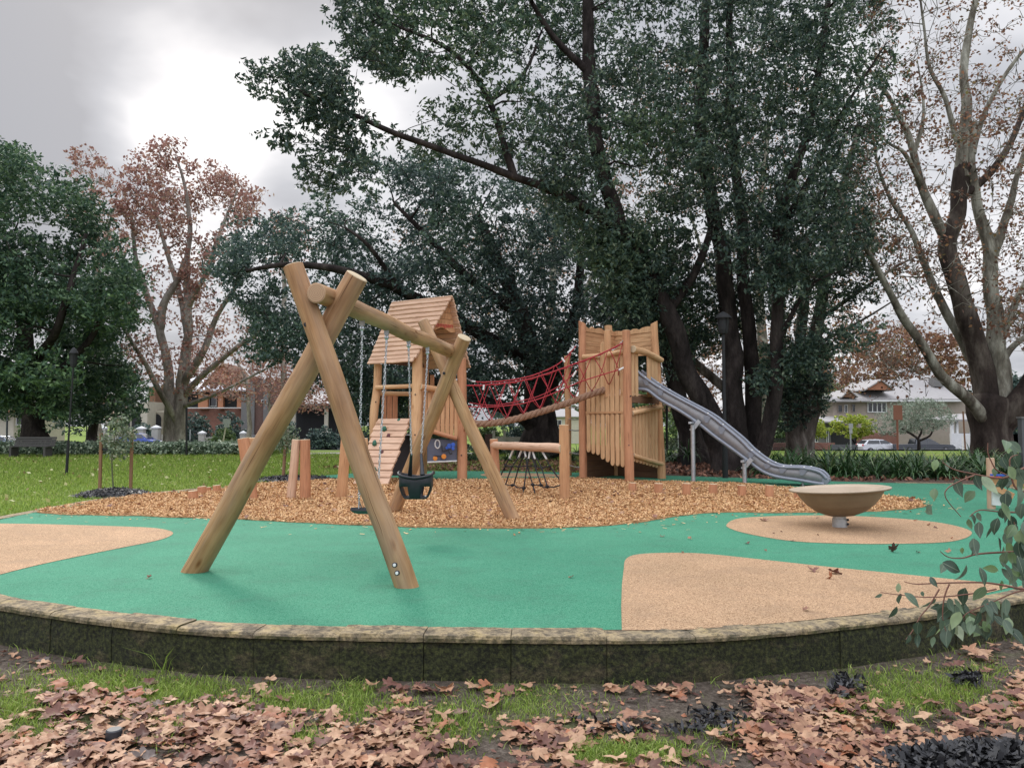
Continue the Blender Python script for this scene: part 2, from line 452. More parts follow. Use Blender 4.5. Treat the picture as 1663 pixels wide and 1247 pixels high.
# ------------------------------------------------------------------ numpy scatter helpers
def np_mesh(name, verts, nper, rnd, mat, parent=None, origin=None, smooth=False, faces=None):
    """verts (n*nper,3) made of n polygons of nper corners; rnd (n,) stored per face"""
    o = np.array(origin if origin is not None else (parent_world(parent) if parent else (0, 0, 0)), dtype=np.float32)
    verts = (verts.reshape(-1, 3) - o).astype(np.float32)
    me = bpy.data.meshes.new(name)
    if faces is None:
        nf = len(verts) // nper; loops = np.arange(len(verts), dtype=np.int32)
    else:
        nf = len(faces); loops = faces.astype(np.int32).ravel()
    me.vertices.add(len(verts)); me.vertices.foreach_set('co', verts.ravel())
    me.loops.add(len(loops)); me.loops.foreach_set('vertex_index', loops)
    me.polygons.add(nf); me.polygons.foreach_set('loop_start', np.arange(0, nf * nper, nper, dtype=np.int32))
    me.update(calc_edges=True)
    if smooth: me.polygons.foreach_set('use_smooth', np.ones(nf, dtype=bool))
    at = me.attributes.new('rnd', 'FLOAT', 'FACE'); at.data.foreach_set('value', rnd.astype(np.float32))
    me.materials.append(M[mat] if isinstance(mat, str) else mat)
    ob = bpy.data.objects.new(name, me); C.objects.link(ob)
    if parent: ob.parent = parent; ob.location = Vector(o.tolist()) - parent_world(parent)
    else: ob.location = o.tolist()
    return ob
def rndmat(name, stops, rough=0.6, transl=0.0, noise_scale=0.0, noise_cols=None, spec=0.3):
    m, t, b, o = new_mat(name)
    a = t.nodes.new('ShaderNodeAttribute'); a.attribute_name = 'rnd'
    col = tramp(t, a.outputs['Fac'], stops)
    if noise_scale:
        n = tnoise(t, coords(t, 'Object'), noise_scale, 3)
        col = tmix(t, 1.0, col, tramp(t, n, noise_cols), 'MULTIPLY')
    t.links.new(col, b.inputs['Base Color']); b.inputs['Roughness'].default_value = rough
    b.inputs['Specular IOR Level'].default_value = spec
    if transl:
        tr = t.nodes.new('ShaderNodeBsdfTranslucent'); t.links.new(col, tr.inputs[0])
        mx = t.nodes.new('ShaderNodeMixShader'); mx.inputs[0].default_value = transl
        t.links.new(b.outputs[0], mx.inputs[1]); t.links.new(tr.outputs[0], mx.inputs[2])
        t.links.new(mx.outputs[0], o.inputs[0])
    return m
def unit(a): return a / np.maximum(np.linalg.norm(a, axis=-1, keepdims=True), 1e-9)
def in_poly(x, y, poly):
    px = np.array([p[0] for p in poly]); py = np.array([p[1] for p in poly]); ins = np.zeros(x.shape, bool)
    j = len(px) - 1
    for i in range(len(px)):
        c = ((py[i] > y) != (py[j] > y)) & (x < (px[j] - px[i]) * (y - py[i]) / (py[j] - py[i] + 1e-12) + px[i])
        ins ^= c; j = i
    return ins

# ------------------------------------------------------------------ the ground
edge_px_front = [(0, 965), (84, 980), (189, 994), (279, 1004), (370, 1011), (471, 1015), (560, 1017), (728, 1020), (897, 1022), (1008, 1022), (1120, 1020), (1271, 1009), (1440, 991), (1540, 976), (1663, 952)]
front = [G(*p) for p in edge_px_front]
left = [Vector((-7.15, 10.4, 0)), Vector((-6.55, 8.6, 0)), Vector((-5.3, 7.15, 0))]
right = [Vector((5.6, 7.7, 0)), Vector((7.0, 9.6, 0)), Vector((8.4, 12.0, 0)), Vector((9.6, 14.4, 0)), Vector((10.6, 16.6, 0))]
back_px = [(1560, 786), (1450, 784), (1340, 781), (1180, 775), (1080, 772), (920, 767), (800, 765), (700, 765), (600, 767), (540, 771), (480, 776), (440, 783), (345, 793), (240, 802), (110, 822)]
back = [G(*p) for p in back_px]
outline = catmull(left + front + right + back, 5, closed=True)
rim_open = catmull([G(345, 793), G(240, 802), G(110, 822)] + left + front + right + [G(1560, 786), G(1450, 784)], 5)

def gheight(x, y):
    """the terrain: a low step down in front, flush lawn, a gentle fall to the streets"""
    t = np.clip((y - 6.0) / 3.2, 0, 1); a = -0.285 * (1 - t * t * (3 - 2 * t)) - 0.03 * (t * t * (3 - 2 * t))
    t2 = np.clip((y - 40) / 26.0, 0, 1); drop = t2 * t2 * (3 - 2 * t2) * (1.2 + 0.3 * np.clip(x / 25.0, -1, 1))
    return a - drop
def gz(x, y): return float(gheight(np.array(float(x)), np.array(float(y))))
def axis_(vals): return np.array(sorted(set(vals)))
ys = np.concatenate([np.arange(-8, 2, 1.0), np.arange(2, 9.6, 0.14), np.arange(9.6, 40, 0.8), np.arange(40, 100, 2.5), [110, 130, 160, 200, 260, 340, 450, 600, 800, 1100, 1500]])
xs = np.concatenate([[-1300, -900, -600, -400, -260, -170, -110, -80], np.arange(-60, -8, 2.5), np.arange(-8, 8, 0.2), np.arange(8, 61, 2.5), [80, 110, 170, 260, 400, 600, 900, 1300]])
X, Y_ = np.meshgrid(xs, ys)
Zg = gheight(X, Y_)
bump = np.array([mnoise.noise(Vector((x * 1.7, y * 1.7, 3))) for x, y in zip(X.ravel(), Y_.ravel())]).reshape(X.shape)
Zg = Zg + bump * 0.016 * (Y_ < 12)
vs = np.stack([X, Y_, Zg], -1).reshape(-1, 3); nx_ = len(xs); ny_ = len(ys)
idx = np.arange(nx_ * ny_).reshape(ny_, nx_)
fc = np.stack([idx[:-1, :-1], idx[:-1, 1:], idx[1:, 1:], idx[1:, :-1]], -1).reshape(-1, 4)
def mk_ground():
    m, t, b, o = new_mat('soil and lawn')
    v = coords(t, 'Object')
    sx = t.nodes.new('ShaderNodeSeparateXYZ'); t.links.new(v, sx.inputs[0])
    n_big = tnoise(t, v, 0.35, 4); n_mid = tnoise(t, v, 2.2, 5); n_fine = tnoise(t, v, 30, 5, 0.7); n_vf = tnoise(t, v, 110, 3, 0.7)
    lawn = tramp(t, n_mid, [(0.25, (0.10, 0.15, 0.030)), (0.5, (0.15, 0.225, 0.042)), (0.75, (0.20, 0.285, 0.058))])
    lawn = tmix(t, 0.6, lawn, tramp(t, n_fine, [(0.3, (0.5, 0.5, 0.45)), (0.6, (1.1, 1.1, 1.0))]), 'MULTIPLY')
    lawn = tmix(t, tramp(t, n_big, [(0.46, (0, 0, 0)), (0.62, (0.5,) * 3)]), lawn, (0.20, 0.205, 0.07))
    soil = tramp(t, n_fine, [(0.3, (0.045, 0.036, 0.028)), (0.55, (0.125, 0.10, 0.08)), (0.8, (0.25, 0.22, 0.18))])
    soil = tmix(t, 0.5, soil, tramp(t, n_vf, [(0.35, (0.4,) * 3), (0.65, (1.3,) * 3)]), 'MULTIPLY')
    moss = tramp(t, n_fine, [(0.3, (0.04, 0.055, 0.012)), (0.7, (0.10, 0.14, 0.03))])
    mfac = tramp(t, tnoise(t, v, 1.6, 5), [(0.52, (0, 0, 0)), (0.64, (0.6,) * 3)])
    soil = tmix(t, mfac, soil, moss)
    yy = mth('ADD', sx.outputs[1], mth('MULTIPLY', n_mid, 1.2, nodes=t), nodes=t)
    f = t.nodes.new('ShaderNodeMapRange'); t.links.new(yy, f.inputs[0]); f.inputs[1].default_value = 7.5; f.inputs[2].default_value = 9.5
    t.links.new(tmix(t, f.outputs[0], soil, lawn), b.inputs['Base Color'])
    b.inputs['Roughness'].default_value = 0.95; b.inputs['Specular IOR Level'].default_value = 0.1
    tbump(t, b, n_fine, 0.8, 0.03); return m
M['ground'] = mk_ground()
g = np_mesh('ground', vs, 4, np.zeros(len(fc)), 'ground', faces=fc, smooth=True); struct(g)

def flat_sheet(name, poly, z, mat, kind='structure'):
    mb = MB(); pts = [Vector((p[0], p[1], 0)) for p in poly]
    tr = tessellate_polygon([pts]); fs = []
    for a, b, c_ in tr:
        n3 = (pts[b] - pts[a]).cross(pts[c_] - pts[a])
        fs.append((a, b, c_) if n3.z > 0 else (c_, b, a))
    mb.add([(p.x, p.y, z) for p in pts], fs)
    return struct(mb.build(name, mat), kind)
def rubber(name, c1, c2, c3, gs=190):
    m, t, b, o = new_mat(name)
    v = coords(t, 'Object')
    vo = t.nodes.new('ShaderNodeTexVoronoi'); vo.inputs['Scale'].default_value = gs; t.links.new(v, vo.inputs[0])
    sp = t.nodes.new('ShaderNodeSeparateColor'); t.links.new(vo.outputs['Color'], sp.inputs[0])
    gr = tramp(t, sp.outputs[0], [(0.08, c3), (0.5, c2), (0.95, c1)])
    big = tnoise(t, v, 0.9, 4, 0.6)
    col = tmix(t, 0.5, gr, tramp(t, big, [(0.3, (0.72, 0.74, 0.72)), (0.7, (1.12, 1.1, 1.1))]), 'MULTIPLY')
    dirt = tramp(t, tnoise(t, v, 2.6, 8, 0.72), [(0.50, (0, 0, 0)), (0.70, (0.55,) * 3)])
    col = tmix(t, dirt, col, tuple(x * 0.55 + 0.03 for x in c2))
    t.links.new(col, b.inputs['Base Color']); b.inputs['Roughness'].default_value = 0.88
    b.inputs['Specular IOR Level'].default_value = 0.2
    tbump(t, b, vo.outputs['Distance'], 0.6, 0.004); return m
M['green'] = rubber('green rubber granules', (0.115, 0.325, 0.21), (0.055, 0.25, 0.147), (0.026, 0.165, 0.095))
M['tan'] = rubber('tan rubber granules', (0.60, 0.41, 0.255), (0.44, 0.28, 0.16), (0.22, 0.13, 0.075), 150)
flat_sheet('rubber_ground', outline, 0.0, 'green')
# tan shapes
tanL = [G(-260, 858), G(-40, 850), G(60, 851), G(200, 855), G(262, 859), G(280, 864), G(272, 872), G(225, 883), G(130, 903), G(60, 918), G(0, 933), G(-110, 958), G(-300, 960)]
def clip_out(pts): return pts
tl = catmull([G(-40, 850), G(60, 851), G(200, 855), G(255, 858), G(281, 865), G(262, 876), G(200, 889), G(130, 903), G(60, 918), G(0, 933)], 5) + [G(-35, 941), Vector((-5.0, 7.2, 0)), Vector((-6.1, 8.4, 0)), Vector((-6.75, 9.8, 0))]
flat_sheet('tan_ground', tl, 0.004, 'tan')
tr_ = [G(1010, 1024)] + [G(1009, 985), G(1010, 950)] + catmull([G(1013, 925), G(1016, 909), G(1032, 901), G(1075, 898), G(1140, 899), G(1230, 908), G(1340, 920), G(1440, 930), G(1550, 941), G(1625, 948)], 5)[1:] + [G(1648, 952)] + [G(p[0], p[1] + 2.5) for p in reversed(edge_px_front[10:14])]
flat_sheet('tan_ground', tr_, 0.004, 'tan')
te = catmull([G(1180, 852), G(1200, 842), G(1260, 838), G(1340, 837), G(1430, 840), G(1520, 848), G(1572, 860), G(1574, 871), G(1540, 880), G(1470, 883), G(1380, 883), G(1290, 879), G(1225, 869), G(1190, 860)], 5, True)
flat_sheet('tan_ground', te, 0.004, 'tan')
flat_sheet('tan_ground', catmull([G(780, 771), G(800, 768), G(850, 768), G(900, 770), G(925, 773), G(860, 774), G(800, 774)], 4, True), 0.004, 'tan')

# wood-chip area: heaped sheet plus loose chips
mulch_px = [(66, 829), (110, 823), (240, 804), (345, 796), (400, 787), (440, 785), (485, 782), (540, 779), (600, 778), (700, 779), (760, 780), (830, 778), (930, 776), (985, 779), (1060, 782), (1130, 784), (1200, 786), (1280, 792), (1330, 797), (1400, 801), (1480, 811), (1508, 820), (1480, 827), (1400, 831), (1270, 833), (1190, 832), (1110, 837), (1040, 848), (940, 856), (800, 858), (640, 855), (500, 849), (330, 842), (180, 837), (75, 834)]
mulch = catmull([G(*p) for p in mulch_px], 6, True)
mulch = [p + Vector((mnoise.noise(p * 1.9), mnoise.noise(p * 1.9 + Vector((9, 0, 0))), 0)) * .13 for p in mulch]
mx = [p.x for p in mulch]; my = [p.y for p in mulch]
def mulch_h(x, y):
    h = 0.012 + 0.02 * mnoise.noise(Vector((x * 0.6, y * 0.6, 1))) + 0.010 * mnoise.noise(Vector((x * 2.7, y * 2.7, 5)))
    return max(0.006, h + 0.012)
def heap_sheet(name, poly, step, mat, hfun, edge=0.35):
    bm = bmesh.new(); pts = [Vector((p[0], p[1], 0)) for p in poly]
    vv = [bm.verts.new(p) for p in pts]; es = [bm.edges.new((vv[i], vv[(i + 1) % len(vv)])) for i in range(len(vv))]
    bmesh.ops.triangle_fill(bm, use_beauty=True, edges=es)
    for v in bm.verts: v.tag = True
    x0, x1 = min(p.x for p in pts), max(p.x for p in pts); y0, y1 = min(p.y for p in pts), max(p.y for p in pts)
    for ax, a, b in (('x', x0, x1), ('y', y0, y1)):
        k = a + step
        while k < b:
            geom = bm.verts[:] + bm.edges[:] + bm.faces[:]
            co, no = ((k, 0, 0), (1, 0, 0)) if ax == 'x' else ((0, k, 0), (0, 1, 0))
            bmesh.ops.bisect_plane(bm, geom=geom, plane_co=co, plane_no=no); k += step
    bmesh.ops.triangulate(bm, faces=bm.faces[:])
    for v in bm.verts:
        v.co.z = 0.004 if v.is_boundary else hfun(v.co.x, v.co.y)
    for f in bm.faces:
        f.smooth = True
        if f.normal.z < 0: f.normal_flip()
    me = bpy.data.meshes.new(name); bm.to_mesh(me); bm.free(); me.materials.append(M[mat])
    ob = bpy.data.objects.new(name, me); C.objects.link(ob); return ob
M['mulch'] = simple('wood chip bed', (0.50, 0.30, 0.145), (0.24, 0.12, 0.055), 26, 0.95, bump=0.9, detail=6, spec=0.1, bdist=0.02)
hs = heap_sheet('mulch_ground', mulch, 0.45, 'mulch', mulch_h); struct(hs)
M['chip'] = rndmat('wood chips', [(0.0, (0.17, 0.07, 0.035)), (0.18, (0.40, 0.20, 0.085)), (0.5, (0.60, 0.36, 0.17)), (0.85, (0.74, 0.51, 0.28)), (1.0, (0.44, 0.19, 0.10))], 0.85, 0.0, spec=0.15)
def chips(name, poly, n, L0, W0, mat, hf, spread=0.05, zoff=0.01, seed=3):
    r = np.random.default_rng(seed); xs_, ys_ = [p[0] for p in poly], [p[1] for p in poly]
    # sample with more density near the viewer
    x = r.uniform(min(xs_), max(xs_), n * 4); y = r.uniform(min(ys_), max(ys_), n * 4)
    keep = in_poly(x + r.normal(0, spread, x.shape), y + r.normal(0, spread, x.shape), poly) & (r.random(x.shape) < np.clip(9.5 / y, 0, 1) ** 1.2)
    x = x[keep][:n]; y = y[keep][:n]; n = len(x)
    z = np.array([hf(a, b) for a, b in zip(x, y)]) + zoff
    far = np.clip(y / 11, 0.9, 1.7)
    l = L0 * r.uniform(0.5, 1.5, n) * far ** .6; wd = W0 * r.uniform(0.6, 1.5, n) * far ** .6
    a = r.uniform(0, 2 * np.pi, n); tilt = r.normal(0, 0.45, n); roll = r.normal(0, 0.5, n)
    d = np.stack([np.cos(a) * np.cos(tilt), np.sin(a) * np.cos(tilt), np.sin(tilt)], -1)
    s_ = np.stack([-np.sin(a) * np.cos(roll), np.cos(a) * np.cos(roll), np.sin(roll)], -1)
    c = np.stack([x, y, z], -1); d *= l[:, None] / 2; s_ *= wd[:, None] / 2
    q = np.stack([c - d - s_ * .8, c + d - s_, c + d * 1.1 + s_ * .7, c - d * .9 + s_], 1)
    return np_mesh(name, q, 4, r.random(n), mat)
o = chips('wood_chips', mulch, 88000, 0.038, 0.013, 'chip', mulch_h); tag(o, 'loose pale orange wood chips spread over the play area', 'wood chips'); struct(o, 'stuff')
# strays kicked out on to the rubber
strip = [Vector((p.x, p.y - (0.5 if p.y < 12 else -0.2), 0)) for p in mulch]
r = np.random.default_rng(9); pts = []
for i in range(620):
    p = mulch[r.integers(0, len(mulch))]; d = abs(r.normal(0, 0.35))
    pts.append((p.x + r.normal(0, .3), p.y - d if p.y < 13 else p.y + d * .2))
def strays(pts, L0, W0, mat, name, z0=0.008):
    n = len(pts); c = np.array([(p[0], p[1], z0) for p in pts]); a = r.uniform(0, 6.28, n)
    l = L0 * r.uniform(.5, 1.4, n); wd = W0 * r.uniform(.5, 1.3, n)
    d = np.stack([np.cos(a), np.sin(a), r.uniform(0, .2, n)], -1) * l[:, None] / 2; s_ = np.stack([-np.sin(a), np.cos(a), r.uniform(-.2, .3, n)], -1) * wd[:, None] / 2
    c[:, 2] += np.abs(d[:, 2]) + np.abs(s_[:, 2])
    q = np.stack([c - d - s_, c + d - s_, c + d + s_, c - d + s_], 1); return np_mesh(name, q, 4, r.random(n), mat)
pts = [p for p in pts if in_poly(np.array([p[0]]), np.array([p[1]]), outline)[0]]
o = strays(pts, 0.05, 0.018, 'chip', 'stray_wood_chips'); tag(o, 'stray wood chips lying on the green rubber beside the chip bed', 'wood chips'); struct(o, 'stuff')

# ------------------------------------------------------------------ low stone retaining wall
def mk_wallface():
    m, t, b, o = new_mat('black stained stone face')
    v = coords(t, 'Object'); n = tnoise(t, v, 5, 6, 0.7); nf = tnoise(t, v, 38, 5, 0.75)
    vs_ = coords(t, 'Object', (1, 1, 0.35))
    col = tramp(t, n, [(0.30, (0.006, 0.006, 0.006)), (0.52, (0.016, 0.015, 0.012)), (0.64, (0.05, 0.043, 0.030)), (0.76, (0.22, 0.175, 0.10))])
    col = tmix(t, tramp(t, tnoise(t, vs_, 9, 5, 0.7), [(0.60, (0, 0, 0)), (0.74, (0.6,) * 3)]), col, (0.11, 0.09, 0.06))
    sp = t.nodes.new('ShaderNodeSeparateXYZ'); t.links.new(v, sp.inputs[0])
    zt = mth('ADD', sp.outputs[2], mth('MULTIPLY', n, 0.17, nodes=t), nodes=t)
    mr = t.nodes.new('ShaderNodeMapRange'); t.links.new(zt, mr.inputs[0]); mr.inputs[1].default_value = 0.045; mr.inputs[2].default_value = 0.095
    moss = tramp(t, nf, [(0.38, (0.012, 0.016, 0.004)), (0.66, (0.07, 0.078, 0.02))])
    col = tmix(t, mth('MULTIPLY', mr.outputs[0], 0.85, nodes=t), col, moss)
    col = tmix(t, tramp(t, tnoise(t, coords(t, 'Object', (1, 1, 1.8)), 2.3, 6, 0.7), [(0.53, (0, 0, 0)), (0.66, (0.55,) * 3)]), col, (0.16, 0.12, 0.07))
    col = tmix(t, 0.8, col, tramp(t, nf, [(0.35, (0.25,) * 3), (0.65, (1.5,) * 3)]), 'MULTIPLY')
    t.links.new(col, b.inputs['Base Color']); b.inputs['Roughness'].default_value = 0.9
    tbump(t, b, nf, 1.0, 0.03); return m
def mk_walltop():
    m, t, b, o = new_mat('tan lichen stone top')
    v = coords(t, 'Object'); n = tnoise(t, v, 6, 6, 0.7); nf = tnoise(t, v, 34, 5, 0.75)
    col = tramp(t, n, [(0.28, (0.14, 0.11, 0.072)), (0.42, (0.29, 0.23, 0.145)), (0.56, (0.43, 0.33, 0.185)), (0.72, (0.42, 0.32, 0.13))])
    col = tmix(t, 0.75, col, tramp(t, nf, [(0.33, (0.28,) * 3), (0.5, (0.9,) * 3), (0.7, (1.25,) * 3)]), 'MULTIPLY')
    col = tmix(t, tramp(t, tnoise(t, v, 11, 6, 0.8), [(0.47, (0, 0, 0)), (0.60, (0.85,) * 3)]), col, (0.07, 0.058, 0.042))
    ge = t.nodes.new('ShaderNodeNewGeometry'); sn = t.nodes.new('ShaderNodeSeparateXYZ'); t.links.new(ge.outputs['Normal'], sn.inputs[0])
    sidef = mth('SUBTRACT', 1.0, mth('MULTIPLY', sn.outputs[2], 1.25, nodes=t), clamp=True, nodes=t)
    patch = tramp(t, tnoise(t, v, 3.2, 6, 0.75), [(0.40, (1, 1, 1)), (0.56, (0.15,) * 3)])
    col = tmix(t, mth('MULTIPLY', sidef, patch, nodes=t), col, tramp(t, nf, [(0.35, (0.02, 0.022, 0.008)), (0.7, (0.10, 0.10, 0.03))]))
    t.links.new(col, b.inputs['Base Color']); b.inputs['Roughness'].default_value = 0.9
    tbump(t, b, nf, 0.9, 0.02); return m
M['wallface'] = mk_wallface(); M['walltop'] = mk_walltop()
def stone_wall():
    base = G(800, 1020); root = thing('stone_wall', 'low curved wall of dark mossy stone blocks round the green rubber', 'wall', (base.x, base.y, -0.3))
    path = rim_open; d = [0]
    for a, b_ in zip(path, path[1:]): d.append(d[-1] + (b_ - a).length)
    def at(s):
        s = max(0, min(d[-1], s)); i = 0
        lo, hi = 0, len(d) - 2
        while lo < hi:
            mid = (lo + hi + 1) // 2
            if d[mid] <= s: lo = mid
            else: hi = mid - 1
        t = (s - d[lo]) / (d[lo + 1] - d[lo]); p = path[lo].lerp(path[lo + 1], t); tg = (path[min(lo + 2, len(path) - 1)] - path[max(lo - 1, 0)]).normalized()
        return p, Vector((tg.y, -tg.x, 0))   # outward = right-hand side when walking left->front->right
    body = MB(); top = MB(); s = 0.0; W = 0.20
    while s < d[-1] - 0.1:
        ln = U(0.50, 0.60); e = min(s + ln, d[-1]); gap = U(0.0012, 0.0030); p_mid, _ = at((s + e) / 2)
        near = p_mid.y < 9.5; nu = 14 if near else 3; dz = U(-0.007, 0.006); bo = U(-0.006, 0.008)
        cap = 0.038
        for (mb, zlo, zhi, woff) in ((body, gz(p_mid.x, min(p_mid.y, 8.0)) - 0.08, -cap, -0.012 + bo), (top, -cap + 0.0015, 0.008 + dz, 0.0)):
            nz = 8 if (near and mb is body) else 2; nw = 5 if near else 2
            # strip of section points: outer face bottom->top, across the top, inner face down
            sec = [(W + woff, zlo + (zhi - zlo) * k / nz) for k in range(nz + 1)] + [((W + woff) * (1 - k / nw), zhi) for k in range(1, nw + 1)] + [(0.0, zlo)]
            base_i = []; vsl = []
            for u in range(nu + 1):
                q = s + gap + (e - s - 2 * gap) * u / nu; p, on = at(q)
                for k, (w_, z_) in enumerate(sec):
                    v = p + on * w_ + Vector((0, 0, z_))
                    if near:
                        nn = mnoise.noise(v * 7) * 0.011 + mnoise.noise(v * 24) * 0.006
                        rd = 0.0
                        if k == nz: rd = 0.010
                        if u in (0, nu): nn -= 0.003
                        v = v + on * (nn - rd) + Vector((0, 0, (nn * 0.7 if k >= nz else 0) - rd * .6))
                    vsl.append(v)
            m_ = len(sec); fs = []; mi = []
            for u in range(nu):
                for k in range(m_ - 1):
                    fs.append((u * m_ + k, (u + 1) * m_ + k, (u + 1) * m_ + k + 1, u * m_ + k + 1))
            fs.append(tuple(range(m_ - 1, -1, -1))[::-1]); fs.append(tuple(nu * m_ + k for k in range(m_ - 1, -1, -1)))
            mb.add(vsl, fs, None, 0, False)
        s = e
    body.build('stone_course', 'wallface', root); top.build('coping', 'walltop', root)
stone_wall()
# ------------------------------------------------------------------ swing frame
def logpts(a, b, n=14, bend=0.012):
    a = Vector(a); b = Vector(b); seed = U(0, 99); ln = (b - a).length
    ax = (b - a).normalized(); sx_ = ax.cross(Vector((0, 1, 0))).normalized(); sy_ = ax.cross(sx_)
    return [a.lerp(b, k / (n - 1)) + (sx_ * mnoise.noise(Vector((seed, k / (n - 1) * ln * .9, 0))) + sy_ * mnoise.noise(Vector((seed, 5, k / (n - 1) * ln * .9)))) * bend * 2 for k in range(n)]
def log(name, a, b, r0, r1, parent, mat='log', end='endpale', seg=22, n=14, bend=0.012, lump=0.05, nrm=(None, None), label=None):
    mb = MB(); pts = logpts(a, b, n, bend); seed = U(0, 99)
    rad = [(r0 + (r1 - r0) * k / (n - 1)) * (1 + 0.03 * mnoise.noise(Vector((seed, k * 0.7, 0)))) for k in range(n)]
    mb.tube(pts, rad, seg, 0, 1, True, lump, cap_nrm=nrm)
    return mb.build(name, [mat, end], parent, label=label)
UP = Vector((0, 0, 1))
sf_base = Vector((-1.8, 6.5, 0))
swing_frame = thing('swing_frame', 'tall timber swing frame of crossed leaning poles carrying one long beam', 'swing frame', sf_base)
def below(p_foot, p_top, d=0.12):
    v = (p_foot - p_top).normalized(); return p_foot + v * d
A0 = G(319, 927); B0 = G(658, 952)
A1 = P(573, 447, 6.50); B1 = P(478, 431, 6.52)
# the near pair: the second pole passes in front of the first
Bc = P(521, 560, 6.38); Ac = P(521, 560, 6.57)
def through(foot, mid, py, n):
    """extend foot->mid until it reaches pixel row py"""
    d = mid - foot; lo, hi = 0.5, 3.0
    for _ in range(40):
        m_ = (lo + hi) / 2; p = foot + d * m_; pz = 623.5 - F * math.tan(math.atan2(p.z - CAMZ, p.y) - PITCH)
        if pz > py: lo = m_
        else: hi = m_
    return foot + d * lo
A1 = through(A0, P(520, 560, 6.585), 449, 0); B1 = through(B0, P(520.5, 560, 6.39), 432, 0)
log('leg', below(A0, A1), A1, 0.107, 0.094, swing_frame, seg=26, n=20, nrm=(None, None))
log('leg', below(B0, B1), B1, 0.096, 0.086, swing_frame, seg=26, n=20)
beamN = P(512.5, 474, 6.24); beamF = P(741, 573, 11.02)
log('beam', beamN, beamF, 0.082, 0.092, swing_frame, end='end', seg=24, n=22, bend=0.018, mat='log', label='long beam with a reddish sawn end and slight bow')
C0 = G(638, 832); D0 = G(835, 846)
C1 = through(C0, P(724, 622, 10.86), 548, 0); D1 = through(D0, P(726, 608, 11.10), 522, 0)
log('leg', below(C0, C1), C1, 0.108, 0.098, swing_frame, seg=22, n=18)
log('leg', below(D0, D1), D1, 0.100, 0.082, swing_frame, seg=22, n=18)
mb = MB()
def bolt(mb, p, nrm, r, dark=0, cap=1):
    nrm = Vector(nrm).normalized()
    mb.tube([p, p + nrm * 0.014], r, 14, dark, dark); mb.tube([p + nrm * .012, p + nrm * 0.02], r * .62, 12, cap, cap)
for px, py in ((643, 917), (647, 930)):
    q = P(px - 1.5, py, 6.19)
    m1 = MB(); bolt(m1, q, (-.15, -1, 0.1), 0.021); m1.build('bolt_cap', ['black', 'white'], swing_frame, label='black ringed white bolt cap on the near leg')
for px, py, yy in ((497, 527, 6.33), (721, 606, 10.72)):
    m1 = MB(); m1.tube([P(px, py, yy + .02), P(px, py, yy - .012)], 0.02, 12, 0, 0); m1.build('bolt', 'black', swing_frame)

def chain(mb, a, b, link=0.040, wr=0.0042, mat=0):
    a = Vector(a); b = Vector(b); ln = (b - a).length; n = max(2, round(ln / (link * 0.74))); ax = (b - a).normalized()
    s0 = ax.cross(Vector((0, 1, 0.1))).normalized(); s1 = ax.cross(s0)
    for i in range(n):
        c = a.lerp(b, (i + 0.5) / n); th = (0.5 if i % 2 else -0.9) + 0.35; sd = s0 * math.cos(th) + s1 * math.sin(th)
        hl = link / 2 - wr * 2.2; hw = link * 0.21; path = []
        for k in range(12):
            t = 2 * math.pi * k / 12; cx_, sy_ = math.cos(t), math.sin(t)
            path.append(c + sd * hw * cx_ + ax * (sy_ * hw + (hl - hw) * (1 if sy_ > 0 else -1) * (0 if abs(sy_) < 1e-6 else 1)))
        path.append(path[0]); path.append(path[1]); mb.tube(path, wr, 5, mat, None)
def hanger(mb, top, drop=0.13):
    mb.box(top + UP * -0.02, (0.045, 0.045, 0.05)); mb.tube([top + UP * -0.03, top + UP * -drop * .6], 0.016, 8, 0, 0)
    mb.ball(top + UP * (-drop * .55), 0.026, 8, 6); mb.tube([top + UP * -drop * .55, top + UP * -drop], 0.012, 8, 0, 0)
def beam_at(t): return beamN.lerp(beamF, t)
ax_b = (beamF - beamN).normalized()
def onbeam(px):
    best = min((abs(831.5 + F * beam_at(k / 400).x / beam_at(k / 400).y * 1.0 - px), k) for k in range(401))[1] / 400
    return beam_at(best) - UP * 0.085
t1, t2, t3, t4 = onbeam(587), onbeam(627), onbeam(663), onbeam(694)
b1 = P(583, 812, t1.y + 0.08); b2 = P(613, 808, t2.y - 0.08)
sw = thing('belt_swing', 'flat black rubber swing seat on long steel chains under the beam', 'swing', ((b1 + b2) / 2 + UP * -.1), 'swings under the beam')
for t_, b_ in ((t1, b1), (t2, b2)):
    m1 = MB(); hanger(m1, t_); chain(m1, t_ - UP * 0.13, b_, 0.048, 0.0048)
    m1.tube([b_, b_ + (((b1 + b2) / 2 - b_) * 0.25) - UP * 0.07], 0.006, 6, 0, 0); m1.tube([b_, b_ - (((b1 + b2) / 2 - b_) * 0.02) - UP * 0.08], 0.006, 6, 0, 0)
    m1.build('chain', 'steel', sw)
m1 = MB(); cm = (b1 + b2) / 2; dr = (b2 - b1).normalized(); sdv = dr.cross(UP).normalized(); sec = []
for k in range(11):
    q = -1 + 2 * k / 10; sec.append(cm + dr * q * (b2 - b1).length / 2 * 1.02 + UP * (-0.085 - 0.045 * (1 - q * q)))
for a_, b_ in zip(sec, sec[1:]): m1.plank(a_, b_, 0.17, 0.034, UP, 0, 0.2)
m1.build('seat', 'black', sw)
